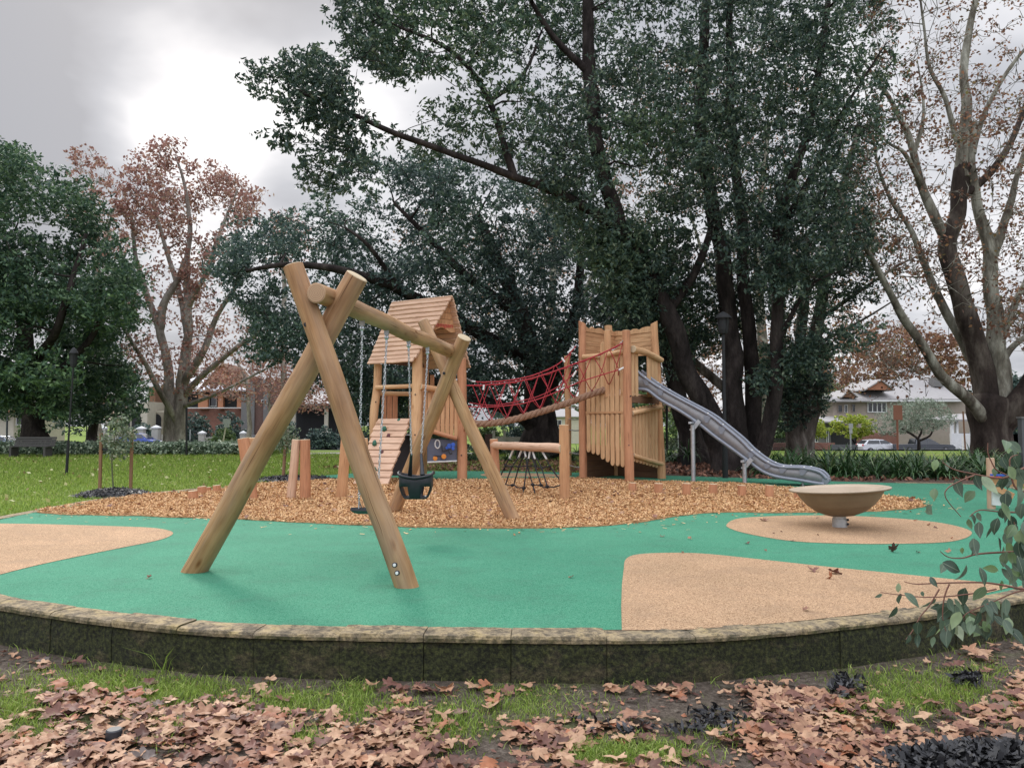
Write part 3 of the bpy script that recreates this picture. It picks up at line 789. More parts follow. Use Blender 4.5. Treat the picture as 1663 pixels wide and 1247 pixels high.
# toddler bucket
b3 = P(668, 740, t3.y + 0.16); b4 = P(684, 740, t4.y - 0.16)
cm = P(676, 772, (t3.y + t4.y) / 2)
bs = thing('toddler_bucket_swing', 'black bucket swing seat with leg holes on steel chains and dark straps', 'swing', (cm.x, cm.y, cm.z - 0.3), 'swings under the beam')
for t_, b_ in ((t3, b3), (t4, b4)):
    m1 = MB(); hanger(m1, t_); chain(m1, t_ - UP * 0.13, b_, 0.046, 0.0046); m1.build('chain', 'steel', bs)
for b_, sgn in ((b3, -1), (b4, 1)):
    m1 = MB(); e_ = Vector((cm.x + sgn * 0.075, cm.y, cm.z + 0.02)); m1.tube([b_ + UP * .02, b_.lerp(e_, .5), e_ - UP * .02], [0.016, 0.02, 0.028], 10, 0, 0); m1.build('strap', 'black', bs)
bm = bmesh.new()
def bucket_r(a, z):      # squarish bowl
    e = 4.0; k = (abs(math.cos(a)) ** e + abs(math.sin(a)) ** e) ** (-1 / e); return k * (0.125 + 0.068 * min(1, max(0, (z + 0.27) / 0.14)) ** .6) * (1 - 0.06 * (z > -0.02))
zs = [-0.27, -0.255, -0.22, -0.17, -0.12, -0.07, -0.03, 0.0]; SEG = 32; ringv = []
for j, z in enumerate(zs):
    rv = []
    for k in range(SEG):
        a = 2 * math.pi * k / SEG; rr = bucket_r(a, z); lip = 0.035 * (abs(math.cos(a)) ** 3) if z > -.04 else 0
        rv.append(bm.verts.new(cm + Vector((rr * math.cos(a) * 1.02, rr * math.sin(a) * 0.85, z + lip - 0.025 * (z > -.04) * (1 - abs(math.cos(a)))))))
    ringv.append(rv)
for j in range(len(zs) - 1):
    for k in range(SEG):
        a = math.degrees(2 * math.pi * (k + .5) / SEG) % 360
        hole = (1 <= j <= 3) and any(abs((a - c + 180) % 360 - 180) < 13 for c in (232, 308, 52, 128))
        if hole: continue
        bm.faces.new((ringv[j][k], ringv[j][(k + 1) % SEG], ringv[j + 1][(k + 1) % SEG], ringv[j + 1][k]))
bm.faces.new(list(reversed(ringv[0])))
me = bpy.data.meshes.new('seat'); bm.to_mesh(me); bm.free()
for v in me.vertices: v.co -= bs.location
for p in me.polygons: p.use_smooth = True
me.materials.append(M['black']); o = bpy.data.objects.new('seat', me); C.objects.link(o); o.parent = bs
md = o.modifiers.new('thick', 'SOLIDIFY'); md.thickness = 0.018
m1 = MB(); rp = [cm + Vector((bucket_r(a, 0) * math.cos(a) * 1.12, bucket_r(a, 0) * math.sin(a) * .9, 0.035 * abs(math.cos(a)) ** 3 - 0.025 * (1 - abs(math.cos(a))) + .003)) for a in [2 * math.pi * k / 40 for k in range(42)]]
m1.tube(rp, 0.016, 8, 0, None); m1.build('rim', 'black', bs)

# ------------------------------------------------------------------ playhouse
H1 = Vector((-3.36, 19.2, 0)); H2 = Vector((-2.27, 18.3, 0)); H3 = Vector((-1.20, 18.72, 0)); H4 = Vector((-2.30, 19.85, 0))
house = thing('playhouse', 'small timber playhouse on posts with a steep boarded roof and climbing ramp', 'playhouse', ((H1 + H3) / 2))
def post(name, foot, top, r0, r1, parent, mat='post', end='end', cut=None, lean=0, label=None, seg=16):
    return log(name, foot - UP * 0.1, top, r0, r1, parent, mat, end, seg, 12, 0.012 + lean, 0.07, (None, cut), label)
post('post', H1 + Vector((-.13, 0, 0)), P(614, 592, 19.2), 0.11, 0.10, house, 'slat', lean=0.02)
post('post', H2 + Vector((-.05, 0, 0)), P(678, 568, 18.32), 0.125, 0.12, house, 'slat')
post('post', H3, P(750, 582, 18.75), 0.125, 0.11, house, 'redpost')
post('post', H4, P(690, 592, 19.9), 0.11, 0.10, house, 'post')
# roof
RN = P(734, 481, 18.35); RF = P(638, 491, 19.5); EN = P(669, 590, 18.05); EF = P(598, 594, 19.05); QN = P(763, 599, 18.95); QF = QN + (EF - EN) * 1.0
def slope(r0, r1, e0, e1, n, flip, lab):
    mb = MB(); nrm = (r1 - r0).cross(e0 - r0).normalized()
    if nrm.z < 0: nrm = -nrm
    for i in range(n):
        ta, tb = i / n, (i + 1) / n
        def pt(t, s_):   # t down the slope, s_ along; the eave kicks out a little
            base = r0.lerp(e0, t).lerp(r1.lerp(e1, t), s_); out = (e0 - r0).normalized(); return base + UP * (0.05 * max(0, t - .85) / .15)
        wv = 0.03 if i == n - 1 else 0.004
        a = (pt(ta, 0) + pt(tb, 0)) / 2; b = (pt(ta, 1) + pt(tb, 1)) / 2; wdt = (pt(tb, 0) - pt(ta, 0)).length + 0.03
        j = U(-.012, .012); ax_ = (b - a).normalized()
        nn = (nrm + (e0 - r0).normalized() * -0.22).normalized()
        mb.plank(a - ax_ * (0.02 + j), b + ax_ * (0.02 + U(-.01, .012)), wdt, 0.035, nn, 0, 0.15, 0, 0.006 if i < n - 1 else 0.02)
    return mb.build('roof', 'pinkplank', house, label=lab)
slope(RN, RF, EN, EF, 14, 0, 'near roof slope of pale pink boards')
slope(RN, RF, QN, QF, 14, 1, 'far roof slope seen from below')
# gable boards under the ridge with a curved lower edge
gx = (QN - EN).normalized(); g_in = (RF - RN).normalized() * 0.14
def gp(s_, t): return RN.lerp(EN, t).lerp(RN.lerp(QN, t), s_) + g_in
nb = 5; mb = MB()
for i in range(nb):
    ta, tb = 0.06 + 0.44 * i / nb, 0.06 + 0.44 * (i + 1) / nb - 0.006
    a0, a1 = gp(0.03, ta), gp(.97, ta); c0, c1 = gp(0.03, tb), gp(.97, tb)
    if i < nb - 1: mb.prism([a0, a1, c1, c0], g_in.normalized() * 0.03)
    else:
        lo = [c0.lerp(c1, k / 12) + UP * (0.085 * math.sin(math.pi * (k / 12)) ** 2 * (1 if 2 < k < 10 else .6) - 0.03 * math.sin(2 * math.pi * k / 12) ** 2) for k in range(13)]
        mb.prism([a0, a1] + list(reversed(lo)), g_in.normalized() * 0.03)
mb.build('gable', 'post', house)
mb = MB()
def gq(s_, t): return RF.lerp(EF, t).lerp(RF.lerp(QF, t), s_) - g_in
for i in range(11):
    ta, tb = 0.06 + 0.9 * i / 11, 0.06 + 0.9 * (i + 1) / 11 - 0.006
    mb.prism([gq(0.05, ta), gq(.95, ta), gq(.95, tb), gq(.05, tb)], g_in.normalized() * 0.03)
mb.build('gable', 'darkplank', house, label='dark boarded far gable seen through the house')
# red lettering strip under the ridge: a few small painted strokes
def text_obj(name, body, size, loc, rot, mat, parent, ext=0.003, extra=None, align='CENTER'):
    cu = bpy.data.curves.new(name, 'FONT'); cu.body = body; cu.size = size; cu.extrude = ext; cu.align_x = align; cu.align_y = 'CENTER'
    ob = bpy.data.objects.new(name, cu); C.objects.link(ob)
    bpy.context.view_layer.update()
    dg = bpy.context.evaluated_depsgraph_get(); me = bpy.data.meshes.new_from_object(ob.evaluated_get(dg)); me.materials.clear(); me.materials.append(M[mat])
    bpy.data.objects.remove(ob); o = bpy.data.objects.new(name, me); C.objects.link(o)
    o.rotation_euler = rot
    if parent: o.parent = parent; o.location = Vector(loc) - parent_world(parent)
    else: o.location = loc
    return o
M['redpaint'] = simple('red paint', (0.60, 0.05, 0.045), (0.5, 0.04, 0.04), 20, 0.5)
ct = gp(0.48, 0.41) - g_in.normalized() * 0.012
az = math.atan2(gx.y, gx.x)
text_obj('lettering', 'kompan', 0.17, ct, (math.pi / 2, 0, az), 'redpaint', house)
# platform, rails, fence, ramp
def horiz(a, z): return Vector((a.x, a.y, z))
mb = MB()
c4 = [H1, H2, H3, H4]
for i in range(9):
    t0, t1_ = (i + .05) / 9, (i + .95) / 9
    a = horiz(H1.lerp(H2, (t0 + t1_) / 2), 1.33); b = horiz(H4.lerp(H3, (t0 + t1_) / 2), 1.33); mb.plank(a, b, (H2 - H1).length / 9 * .95, 0.045, UP)
mb.build('platform', 'pinkplank', house)
log('rail', P(612, 630, 19.1), P(676, 627, 18.3), 0.058, 0.05, house, 'slat', seg=12, n=8)
def fence_panel(a, b, ztop, zbot_a, zbot_b, n, parent, mat, w_frac=.8, skip=(), ztop_b=None, rnd=0.05, t=0.035, vary=0.0, label=None):
    mb = MB(); nrm = (b - a).cross(UP).normalized(); ln = (b - a).length / n
    for i in range(n):
        if i in skip: continue
        f = (i + .5) / n; p = a.lerp(b, f); zt = ztop + ((ztop_b if ztop_b is not None else ztop) - ztop) * f + U(-vary, vary); zb = zbot_a + (zbot_b - zbot_a) * f + U(-vary, vary)
        mb.plank(horiz(p, zb), horiz(p, zt), ln * w_frac * U(.93, 1.06), t, nrm, 0, 0.2, min(rnd, 0.07), 0.005)
    return mb.build('fence', mat, parent, label=label)
off = Vector((.35, -.8, 0)) * 0.02
fence_panel(H2.lerp(H3, .13), H2.lerp(H3, .90), 2.13, 1.18, 1.02, 8, house, 'post', .86)
log('rail', P(684, 628, 18.22), P(747, 636, 18.68), 0.07, 0.07, house, 'post', seg=12, n=8)
log('rail', P(694, 698, 18.22), P(741, 711, 18.6), 0.055, 0.055, house, 'redpost', seg=12, n=8)
fence_panel(H1.lerp(H4, .08), H1.lerp(H4, .92), 2.1, 1.2, 1.2, 7, house, 'redpost', .86, skip=(3, 4), label='fence panel on the far side with a narrow slot')
log('rail', horiz(H1.lerp(H4, .05), 2.12), horiz(H1.lerp(H4, .95), 2.12), 0.06, 0.055, house, 'slat', seg=12, n=8)
mb = MB()
for f in (0.24, 0.78):
    mb = MB(); p = H4.lerp(H3, f) ; mb.plank(horiz(p, 1.35), horiz(p, 2.6), 0.14, 0.04, (H3 - H4).cross(UP)); mb.build('door_board', 'redpost', house)
TL, TR, BL, BR = P(615, 680, 18.85), P(665, 680, 18.45), P(571, 800, 16.95), P(624, 800, 16.75)
BL = BL + Vector((0, 0, 0)); nr_ = (TR - TL).cross(BL - TL).normalized()
if nr_.z < 0: nr_ = -nr_
mb = MB(); n = 11
for i in range(n):
    t = (i + .5) / n; a = TL.lerp(BL, t); b = TR.lerp(BR, t); ext = U(.0, .05)
    ax_ = (b - a).normalized(); mb.plank(a - ax_ * ext, b + ax_ * U(0, .05), (BL - TL).length / n * .86, 0.05, nr_, 0, .2, 0, .012)
ramp = mb.build('climbing_ramp', 'pinkplank', house)
mb = MB()
for s_ in (.12, .88):
    mb.plank(TL.lerp(TR, s_) - nr_ * .08, BL.lerp(BR, s_) - nr_ * .08, 0.08, 0.09, nr_)
mb.build('bearer', 'darkplank', ramp)
M['holdg'] = simple('green grip resin', (0.03, 0.14, 0.09), (0.02, 0.10, 0.06), 20, 0.5); M['holdr'] = simple('maroon grip resin', (0.12, 0.035, 0.03), (0.08, 0.02, 0.02), 20, 0.5)
for px, py, mt in ((649, 685.5, 'holdg'), (625, 698, 'holdg'), (632, 710, 'holdr'), (609, 721, 'holdg'), (621, 737, 'holdr'), (598, 748, 'holdr'), (609, 765, 'holdg'), (590, 770, 'holdr'), (612, 782, 'holdg')):
    t = (py - 680) / 120; yl = TL.lerp(BL, t).lerp(TR.lerp(BR, t), .5).y
    q = P(px, py, yl - .03); m1 = MB(); m1.ball(q + nr_ * 0.03, 0.055, 9, 6, 0, (1.0, .7, 1.3), jit=.35); m1.build('hand_hold', mt, ramp)
# dark board beside the ramp, play panel and lower wall
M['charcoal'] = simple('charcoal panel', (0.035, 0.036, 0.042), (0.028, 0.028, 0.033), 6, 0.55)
M['slate'] = simple('slate grey play panel', (0.105, 0.115, 0.16), (0.09, 0.10, 0.14), 6, 0.5)
mb = MB(); a = P(634, 768, 18.6); b = P(664, 768, 18.2)
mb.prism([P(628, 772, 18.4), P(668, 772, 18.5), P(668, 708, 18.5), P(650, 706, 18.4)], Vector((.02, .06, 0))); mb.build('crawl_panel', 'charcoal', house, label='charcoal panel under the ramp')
mb = MB(); q0, q1 = P(648, 706, 18.36), P(672, 706, 18.42); mb.plank(q0, q1, 0.16, 0.03, UP); mb.build('step', 'steel', house)
pa, pb = P(694, 712, 18.5), P(742, 715, 18.72); pc, pd = P(742, 747, 18.72), P(694, 749, 18.5)
mb = MB(); mb.prism([pa, pb, pc, pd], Vector((-.01, .03, 0))); panel = mb.build('play_panel', 'slate', house)
M['orange'] = simple('orange plastic', (0.75, 0.27, 0.04), (0.65, 0.22, 0.03), 8, 0.4); M['blue'] = simple('blue plastic', (0.035, 0.11, 0.50), (0.03, 0.09, 0.4), 8, 0.4)
pn = (pb - pa).cross(UP).normalized(); pn = pn if pn.y < 0 else -pn
def disc(px, py, r, mat, nm, parent=panel, y=18.6, ring=False):
    q = P(px, py, y) + pn * 0.03; m1 = MB()
    if ring:
        e1 = (pb - pa).normalized(); pts = [q + (e1 * math.cos(k * math.pi / 8) * .6 + UP * math.sin(k * math.pi / 8)) * r for k in range(18)]; m1.tube(pts, r * .18, 8, 0, None)
    else: m1.tube([q, q + pn * 0.03], r, 20, 0, 0)
    m1.build(nm, mat, parent)
disc(706, 744, .055, 'orange', 'wheel'); disc(720, 741, .06, 'orange', 'wheel')
for dx, dy, rr in ((0, 0, .06), (6, -2, .05), (-4, 3, .035), (6, 4, .04)): disc(729 + dx, 724 + dy, rr, 'blue', 'shape_disc')
disc(710, 721, .10, 'white', 'ring', ring=True)
mb = MB(); tr_pts = [P(x_, y_, 18.57) + pn * .03 for x_, y_ in ((717, 723), (718, 733), (728, 731), (730, 737), (734, 736))]
for a, b in zip(tr_pts, tr_pts[1:]): mb.plank(a, b, .03, .01, pn)
mb.plank(P(704, 740, 18.57) + pn * .03, P(718, 740.5, 18.57) + pn * .03, .025, .01, pn); mb.build('track', 'black', panel)
mb = MB(); mb.tube([P(694, 750.5, 18.48), P(742, 748.5, 18.7)], 0.02, 8, 0, 0); mb.build('panel_bar', 'white', house)
mb = MB(); mb.tube([P(626, 594, 19.4), P(626, 700, 19.4)], 0.018, 8, 0, 0); mb.build('fire_pole', 'steel', house)
mb = MB()
for p_, z_ in ((H2, 2.05), (H2, 1.1), (H3, .6), (H1, 1.9)): mb = MB(); mb.ball(horiz(p_, z_) + Vector((-.02, -.118, 0)), .018, 8, 5); mb.build('screw_head', 'black', house)

# ------------------------------------------------------------------ lookout tower
FL = Vector((1.77, 19.25, 0)); FR = Vector((2.74, 18.05, 0)); BRt = Vector((3.70, 19.25, 0)); BLt = Vector((2.74, 20.4, 0))
tower = thing('lookout_tower', 'square timber lookout tower of upright slats with pointed corner posts', 'play tower', ((FL + BRt) / 2))
post('post', FL, P(945.5, 524, 19.25), 0.100, 0.092, tower, 'redpost', cut=Vector((-.5, 0, -1)).normalized() * -1, label='front left post with a pointed top')
post('post', FR, P(1017, 537, 18.05), 0.112, 0.095, tower, 'redpost', label='reddish corner post nearest the chips')
post('post', BRt + Vector((.04, 0, 0)), P(1062, 524, 19.25), 0.108, 0.090, tower, 'post', cut=Vector((.5, 0, -1)).normalized() * -1, label='right post with a pointed top')
post('post', BLt, P(988, 529, 20.35), 0.10, 0.10, tower, 'slat')
post('post', P(924.5, 770, 20.2) * Vector((1, 1, 0)) if False else Vector((P(923, 700, 20.4).x, 20.4, 0)), P(921, 578, 20.4), 0.085, 0.08, tower, 'post', label='slim ladder post')
# roughly sawn board walls behind the top
def board_wall(a, b, z0, z1, n, parent, mat, nm='wall_board', wavy=0.05, label=None):
    mb = MB(); nrm = (b - a).cross(UP).normalized(); h = (z1 - z0) / n
    for i in range(n):
        zc_ = z0 + h * (i + .5)
        if i < n - 1: mb.plank(horiz(a, zc_), horiz(b, zc_), h * .97, 0.045, nrm, 0, .15, 0, 0.006)
        else:
            k_ = 14; lo = [horiz(a.lerp(b, k / k_), z1 - h) for k in (0, k_)]; seed = U(0, 99)
            hi = [horiz(a.lerp(b, k / k_), z1 + wavy * math.copysign(1, mnoise.noise(Vector((seed, k * .8, 0)))) * abs(mnoise.noise(Vector((seed, k * .8, 0)))) ** .5) for k in range(k_, -1, -1)]
            mb.prism([lo[0], lo[1]] + hi, nrm * .045)
    return mb.build(nm, mat, parent, label=label)
board_wall(FL.lerp(BLt, .06), FL.lerp(BLt, 1.02), 3.10, 3.80, 6, tower, 'post')
board_wall(BLt.lerp(BRt, -.02), BLt.lerp(BRt, .92), 3.10, 3.80, 6, tower, 'slat')
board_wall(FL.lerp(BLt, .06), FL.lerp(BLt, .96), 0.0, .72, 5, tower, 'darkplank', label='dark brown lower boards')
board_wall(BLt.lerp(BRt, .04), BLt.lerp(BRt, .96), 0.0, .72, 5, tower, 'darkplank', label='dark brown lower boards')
mb = MB()
for i in range(10):
    f = (i + .5) / 10; mb.plank(horiz(FL.lerp(FR, f), 2.05), horiz(BLt.lerp(BRt, f), 2.05), .148, .045, UP)
mb.build('platform', 'pinkplank', tower)
# near-left face: eight slats in two tiers, a slot in the upper one
nrmL = (FR - FL).cross(UP).normalized(); nrmL = nrmL if nrmL.y < 0 else -nrmL
oL = nrmL * 0.01
n = 8; bots = [.66, .62, .60, .50, .44, .36, .36, .34]
mb = MB(); a_, b_ = FL.lerp(FR, .09) + oL, FL.lerp(FR, .93) + oL; wd = (b_ - a_).length / n
for i in range(n):
    p = a_.lerp(b_, (i + .5) / n)
    mb.plank(horiz(p, bots[i]), horiz(p, 1.60), wd * .80, .04, nrmL, 0, .22, .07, .006)
mb.build('lower_slats', 'slat', tower)
mb = MB(); tops = [3.02, 3.04, 3.03, 3.35, None, 3.0, 3.02, 3.0]
for i in range(n):
    p = a_.lerp(b_, (i + .5) / n) - nrmL * .003
    zt = tops[i] if tops[i] else 2.12
    mb.plank(horiz(p, 1.605), horiz(p, zt), wd * .84, .04, nrmL, 0, .22, .06, .006)
mb.build('upper_slats', 'slat', tower)
mb = MB()
for z_ in (1.60, .78): mb = MB(); mb.plank(horiz(FL.lerp(FR, .05), z_) - nrmL * .045, horiz(FL.lerp(FR, .95), z_) - nrmL * .045, .12, .05, nrmL); mb.build('cross_rail', 'post', tower)
mb = MB()
mb.plank(horiz(a_, 1.63) + nrmL * .026, horiz(b_, 1.63) + nrmL * .026, .05, .012, nrmL)
mb.build('cross_rail', 'post', tower)
log('rail', horiz(FL.lerp(FR, .07), 3.02) + nrmL * .07, horiz(FL.lerp(FR, .42), 3.02) + nrmL * .07, .062, .06, tower, 'slat', seg=12, n=6)
log('rail', horiz(FL.lerp(FR, .60), 3.02) + nrmL * .07, horiz(FL.lerp(FR, .95), 3.07) + nrmL * .07, .065, .06, tower, 'slat', seg=12, n=6)
log('short_post', horiz(FL.lerp(FR, .55), 2.0) - nrmL * .03, horiz(FL.lerp(FR, .55), 3.62) - nrmL * .03, .085, .085, tower, 'post', seg=14, n=6)
# near-right face
nrmR = (BRt - FR).cross(UP).normalized(); nrmR = nrmR if nrmR.y < 0 else -nrmR
log('rail', horiz(FR.lerp(BRt, .05), 3.12) + nrmR * .07, horiz(FR.lerp(BRt, 1.0), 2.98) + nrmR * .07, .085, .065, tower, 'slat', seg=14, n=8, bend=.03)
mb = MB()
for i, f in enumerate((.12, .24)): mb.plank(horiz(FR.lerp(BRt, f), 2.0), horiz(FR.lerp(BRt, f), 3.1), .13, .04, nrmR, 0, .2, .05)
for i, f in enumerate((.64, .76, .87)): mb.plank(horiz(FR.lerp(BRt, f), 1.95), horiz(FR.lerp(BRt, f), 3.05 - .02 * i), .15, .04, nrmR, 0, .2, .05)
mb.build('upper_slats', 'slat', tower)
mb = MB(); n = 8
for i in range(n):
    f = .08 + .84 * (i + .5) / n; mb.plank(horiz(FR.lerp(BRt, f), .50 - .26 * f), horiz(FR.lerp(BRt, f), 1.72 + .16 * f), .125, .035, nrmR, 0, .2, .06, .005)
mb.build('lower_slats', 'slat', tower)
log('rail', horiz(FR.lerp(BRt, .03), 1.60) + nrmR * .06, horiz(FR.lerp(BRt, .95), 1.78) + nrmR * .06, .055, .06, tower, 'slat', seg=12, n=7)
log('rail', horiz(FR.lerp(BRt, .05), .62) + nrmR * .06, horiz(FR.lerp(BRt, 1.0), .36) + nrmR * .06, .05, .05, tower, 'slat', seg=12, n=7)
mb = MB()
for z_ in (1.2, ): mb.plank(horiz(FR.lerp(BRt, .05), z_) - nrmR * .03, horiz(FR.lerp(BRt, .95), z_) - nrmR * .03, .10, .04, nrmR)
mb.build('cross_rail', 'post', tower)
mb = MB(); mb.plank(horiz(FR.lerp(BRt, .05), 1.93), horiz(FR.lerp(BRt, .95), 1.93), .16, .06, nrmR); mb.plank(horiz(FL.lerp(FR, .05), 1.93) - nrmL * .06, horiz(FL.lerp(FR, .95), 1.93) - nrmL * .06, .16, .06, nrmL); mb.build('bearer', 'darkplank', tower)
E = Vector((P(923, 700, 20.4).x, 20.4, 0))
for py in (595, 620, 661, 680, 698, 735, 756):
    z_ = CAMZ + (690 - py) / F * 20; m1 = MB(); q = horiz(FL, z_); m1.tube([horiz(E, z_), horiz(E, z_).lerp(q, .5) + UP * (-.02 if py > 600 else 0), q], .016, 7, 0, 0); m1.build('rung', 'steel', tower)
mb = MB(); mb.tube([P(938, 595, 19.5), P(984, 590, 19.4)], .022, 8, 0, 0); mb.build('inner_bar', 'steel', tower)
mb = MB(); mb.ball(horiz(FR, .86) + Vector((-.02, -.10, 0)), .018, 8, 5); mb.build('screw_head', 'black', tower); mb = MB(); mb.ball(horiz(FR, 2.0) + Vector((.03, -.10, 0)), .018, 8, 5); mb.build('screw_head', 'black', tower)

# ------------------------------------------------------------------ rope bridge
bridge = thing('rope_bridge', 'red rope net bridge with one thick brown foot rope between playhouse and tower', 'rope bridge', (0.4, 18.7, 1.4))
fr = catmull([P(757, 683, 18.6), P(772, 688, 18.6), P(800, 687, 18.6), P(835, 681, 18.6), P(880, 668, 18.65), P(920, 655, 18.65), P(955, 642, 18.65), P(985, 632, 18.65), P(1003, 627, 18.7)], 8)
fr = resample(fr, 150); mb = MB(); R_ = 0.043; r_ = 0.046; pitch = 0.42; dist = 0
for st in range(3):
    pts = []; dist = 0
    for i, p in enumerate(fr):
        if i: dist += (fr[i] - fr[i - 1]).length
        tg = (fr[min(i + 1, 149)] - fr[max(i - 1, 0)]).normalized(); sdv = tg.cross(UP).normalized(); upv = sdv.cross(tg)
        a = 2 * math.pi * (dist / pitch + st / 3); pts.append(p + sdv * math.cos(a) * R_ + upv * math.sin(a) * R_)
    mb.tube(pts, r_, 9, 0, 0)
mb.build('foot_rope', 'rope', bridge)
e_ = fr[-1]; mb = MB()
for i in range(14): mb.tube([e_, e_ + Vector((U(.02, .16), U(-.05, .05), U(-.08, .08)))], .01, 5, 0, 0)
mb.build('frayed_end', 'rope', bridge)
def ropepath(pxs, Y0, Y1):
    n_ = len(pxs); return catmull([P(x_, y_, Y0 + (Y1 - Y0) * (x_ - pxs[0][0]) / (pxs[-1][0] - pxs[0][0])) for x_, y_ in pxs], 8)
top_n = ropepath([(758, 626), (790, 625), (830, 621), (865, 614), (900, 603), (930, 592), (960, 581), (990, 568), (1011, 557)], 18.35, 18.0)
top_f = ropepath([(761, 617), (775, 620), (800, 620), (830, 617), (860, 611), (885, 602), (905, 592), (922, 578), (935, 562)], 19.2, 19.15)
mid_n = ropepath([(758, 660), (790, 661), (820, 659), (850, 655), (880, 646), (910, 634), (940, 621), (970, 611), (1013, 598)], 18.35, 18.05)
mid_f = ropepath([(762, 654), (800, 658), (840, 652), (870, 645), (895, 634), (915, 622), (938, 600)], 19.2, 19.15)
for nm, pth, r in (('hand_rope', top_n, .017), ('hand_rope', top_f, .016), ('middle_rope', mid_n, .014), ('middle_rope', mid_f, .013)):
    m1 = MB(); m1.tube(pth, r, 7, 0, 0); m1.build(nm, 'redrope', bridge)
def at_px(path, px):
    best = min(path, key=lambda p: abs(831.5 + F * p.x / p.y - px)); return best
for top_, mid_, xs_, lim, bias in ((top_n, mid_n, list(range(768, 1000, 28)), 1000, 1), (top_f, mid_f, list(range(774, 925, 26)), 925, 0)):
    mb = MB()
    for i, x_ in enumerate(xs_):
        st_ = 26
        a = at_px(top_, x_); b = at_px(mid_, x_ + st_ * .55); c_ = at_px(fr, x_ + st_ * 1.05)
        a2 = at_px(top_, x_ + st_ * .9); b2 = at_px(mid_, x_ + st_ * .35); c2 = at_px(fr, x_ - st_ * .15)
        a3 = at_px(top_, min(x_ + 10, lim))
        mb.tube([a, a.lerp(b, .55) + Vector((0, 0, .01)), b, b.lerp(c_, .6), c_ + UP * .06], .0105, 6, 0, 0)
        mb.tube([a2, a2.lerp(b2, .5) + Vector((0, 0, -.01)), b2, b2.lerp(c2, .6), c2 + UP * .06], .0105, 6, 0, 0)
        mb.tube([a, a.lerp(a2, .5) - UP * .03, a2], .0095, 6, 0, 0)
        mb.ball(b, .018, 6, 4); mb.ball(b2, .018, 6, 4)
    mb.build('side_net', 'redrope', bridge)
for x_, y_, x2, y2, yy in ((1004, 562, 994, 569, 18.05), (930, 566, 922, 573, 19.15), (766, 619, 772, 620, 19.1), (1005, 601, 1013, 597, 18.03), (786, 625, 785, 633, 18.3), (912, 581, 917, 588, 18.6), (936, 602, 930, 612, 19.1)):
    m1 = MB(); m1.tube([P(x_, y_, yy), P(x2, y2, yy)], .024, 9, 0, 0); m1.build('ferrule', 'white', bridge)
for a_, b_ in ((P(1004, 562, 18.05), P(1012, 553, 18.0)), (P(930, 566, 19.15), P(937, 559, 19.15)), (P(766, 619, 19.1), P(757, 614, 18.9))):
    m1 = MB(); chain(m1, a_, b_, .06, .008); m1.build('shackle', 'steel', bridge)

# ------------------------------------------------------------------ slide
slide = thing('slide', 'long grey metal slide running down from the lookout tower to the green rubber', 'slide', (P(1209, 786, 17.0).x, 17.0, 0))
def sl_y(px): return 18.50 + (16.55 - 18.50) * (px - 1032) / (1340 - 1032)
hd = (P(1340, 700, 16.55) - P(1032, 700, 18.5)); hd.z = 0; hd.normalize(); nv = Vector((-hd.y, hd.x, 0)); WD = 0.56
topr = [(1031, 600), (1048, 614), (1072, 630), (1106, 649), (1149, 672), (1173, 690), (1202, 714), (1219, 731), (1245, 750), (1267, 758), (1303, 760), (1330, 766), (1342, 777)]
botr = [(1031, 633), (1050, 633), (1072, 649), (1104, 667), (1135, 688), (1160, 708), (1189, 729), (1212, 746), (1238, 765), (1262, 774), (1300, 780), (1322, 784), (1338, 786)]
nst = 60
tp = resample(catmull([P(x_, y_, sl_y(x_)) for x_, y_ in topr], 6), nst); bp = resample(catmull([P(x_, y_, sl_y(x_)) for x_, y_ in botr], 6), nst)
mb = MB(); prof = []
for i in range(nst):
    t_, b_ = tp[i], bp[i]; inn = nv * 0.09
    b_in = Vector((b_.x, b_.y, b_.z)) + inn + UP * .02
    pr = [b_, t_, t_ + nv * .02, b_in + UP * .02, b_in + nv * (WD - .18) + UP * .02, t_ + nv * (WD - .02), t_ + nv * WD, b_ + nv * WD]
    prof.append(pr)
for nm, ks, mt in (('side', (0, 1), 'slidein'), ('side', (6, 7), 'slidein')):
    m1 = MB(); vs_ = [p[k] for p in prof for k in ks]; m1.add(vs_, [(2 * i, 2 * i + 2, 2 * i + 3, 2 * i + 1) for i in range(nst - 1)], None, 0, True); ob = m1.build(nm, mt, slide); ob.modifiers.new('thick', 'SOLIDIFY').thickness = .006
m1 = MB(); ks = (2, 3, 4, 5); vs_ = [p[k] for p in prof for k in ks]; fs_ = []
for i in range(nst - 1):
    for j in range(3): fs_.append((4 * i + j, 4 * i + j + 1, 4 * i + 4 + j + 1, 4 * i + 4 + j))
m1.add(vs_, fs_, None, 0, False); ob = m1.build('slide_bed', 'slidein', slide); ob.modifiers.new('thick', 'SOLIDIFY').thickness = .006
for nm, path, r in (('hand_rail', tp, .036), ('hand_rail', [p + nv * WD for p in tp], .036), ('lower_rail', bp, .040), ('lower_rail', [p + nv * WD for p in bp], .040)):
    m1 = MB(); m1.tube(path, r, 12, 0, 0); m1.build(nm, 'slide', slide)
m1 = MB(); e0, e1 = (tp[-1] + bp[-1]) / 2, (tp[-1] + bp[-1]) / 2 + nv * WD; m1.tube([e0, e1], .075, 14, 0, 0); m1.build('end_roll', 'slide', slide)
m1 = MB(); m1.prism([P(1027, 600, 18.55), P(1048, 612, 18.42), P(1052, 634, 18.42), P(1030, 634, 18.55)], nv * .02); m1.build('entry_plate', 'slide', slide); m1 = MB(); m1.prism([P(1027, 600, 18.55) + nv * WD, P(1048, 612, 18.42) + nv * WD, P(1052, 634, 18.42) + nv * WD, P(1030, 634, 18.55) + nv * WD], nv * .02); m1.build('entry_plate', 'slide', slide)
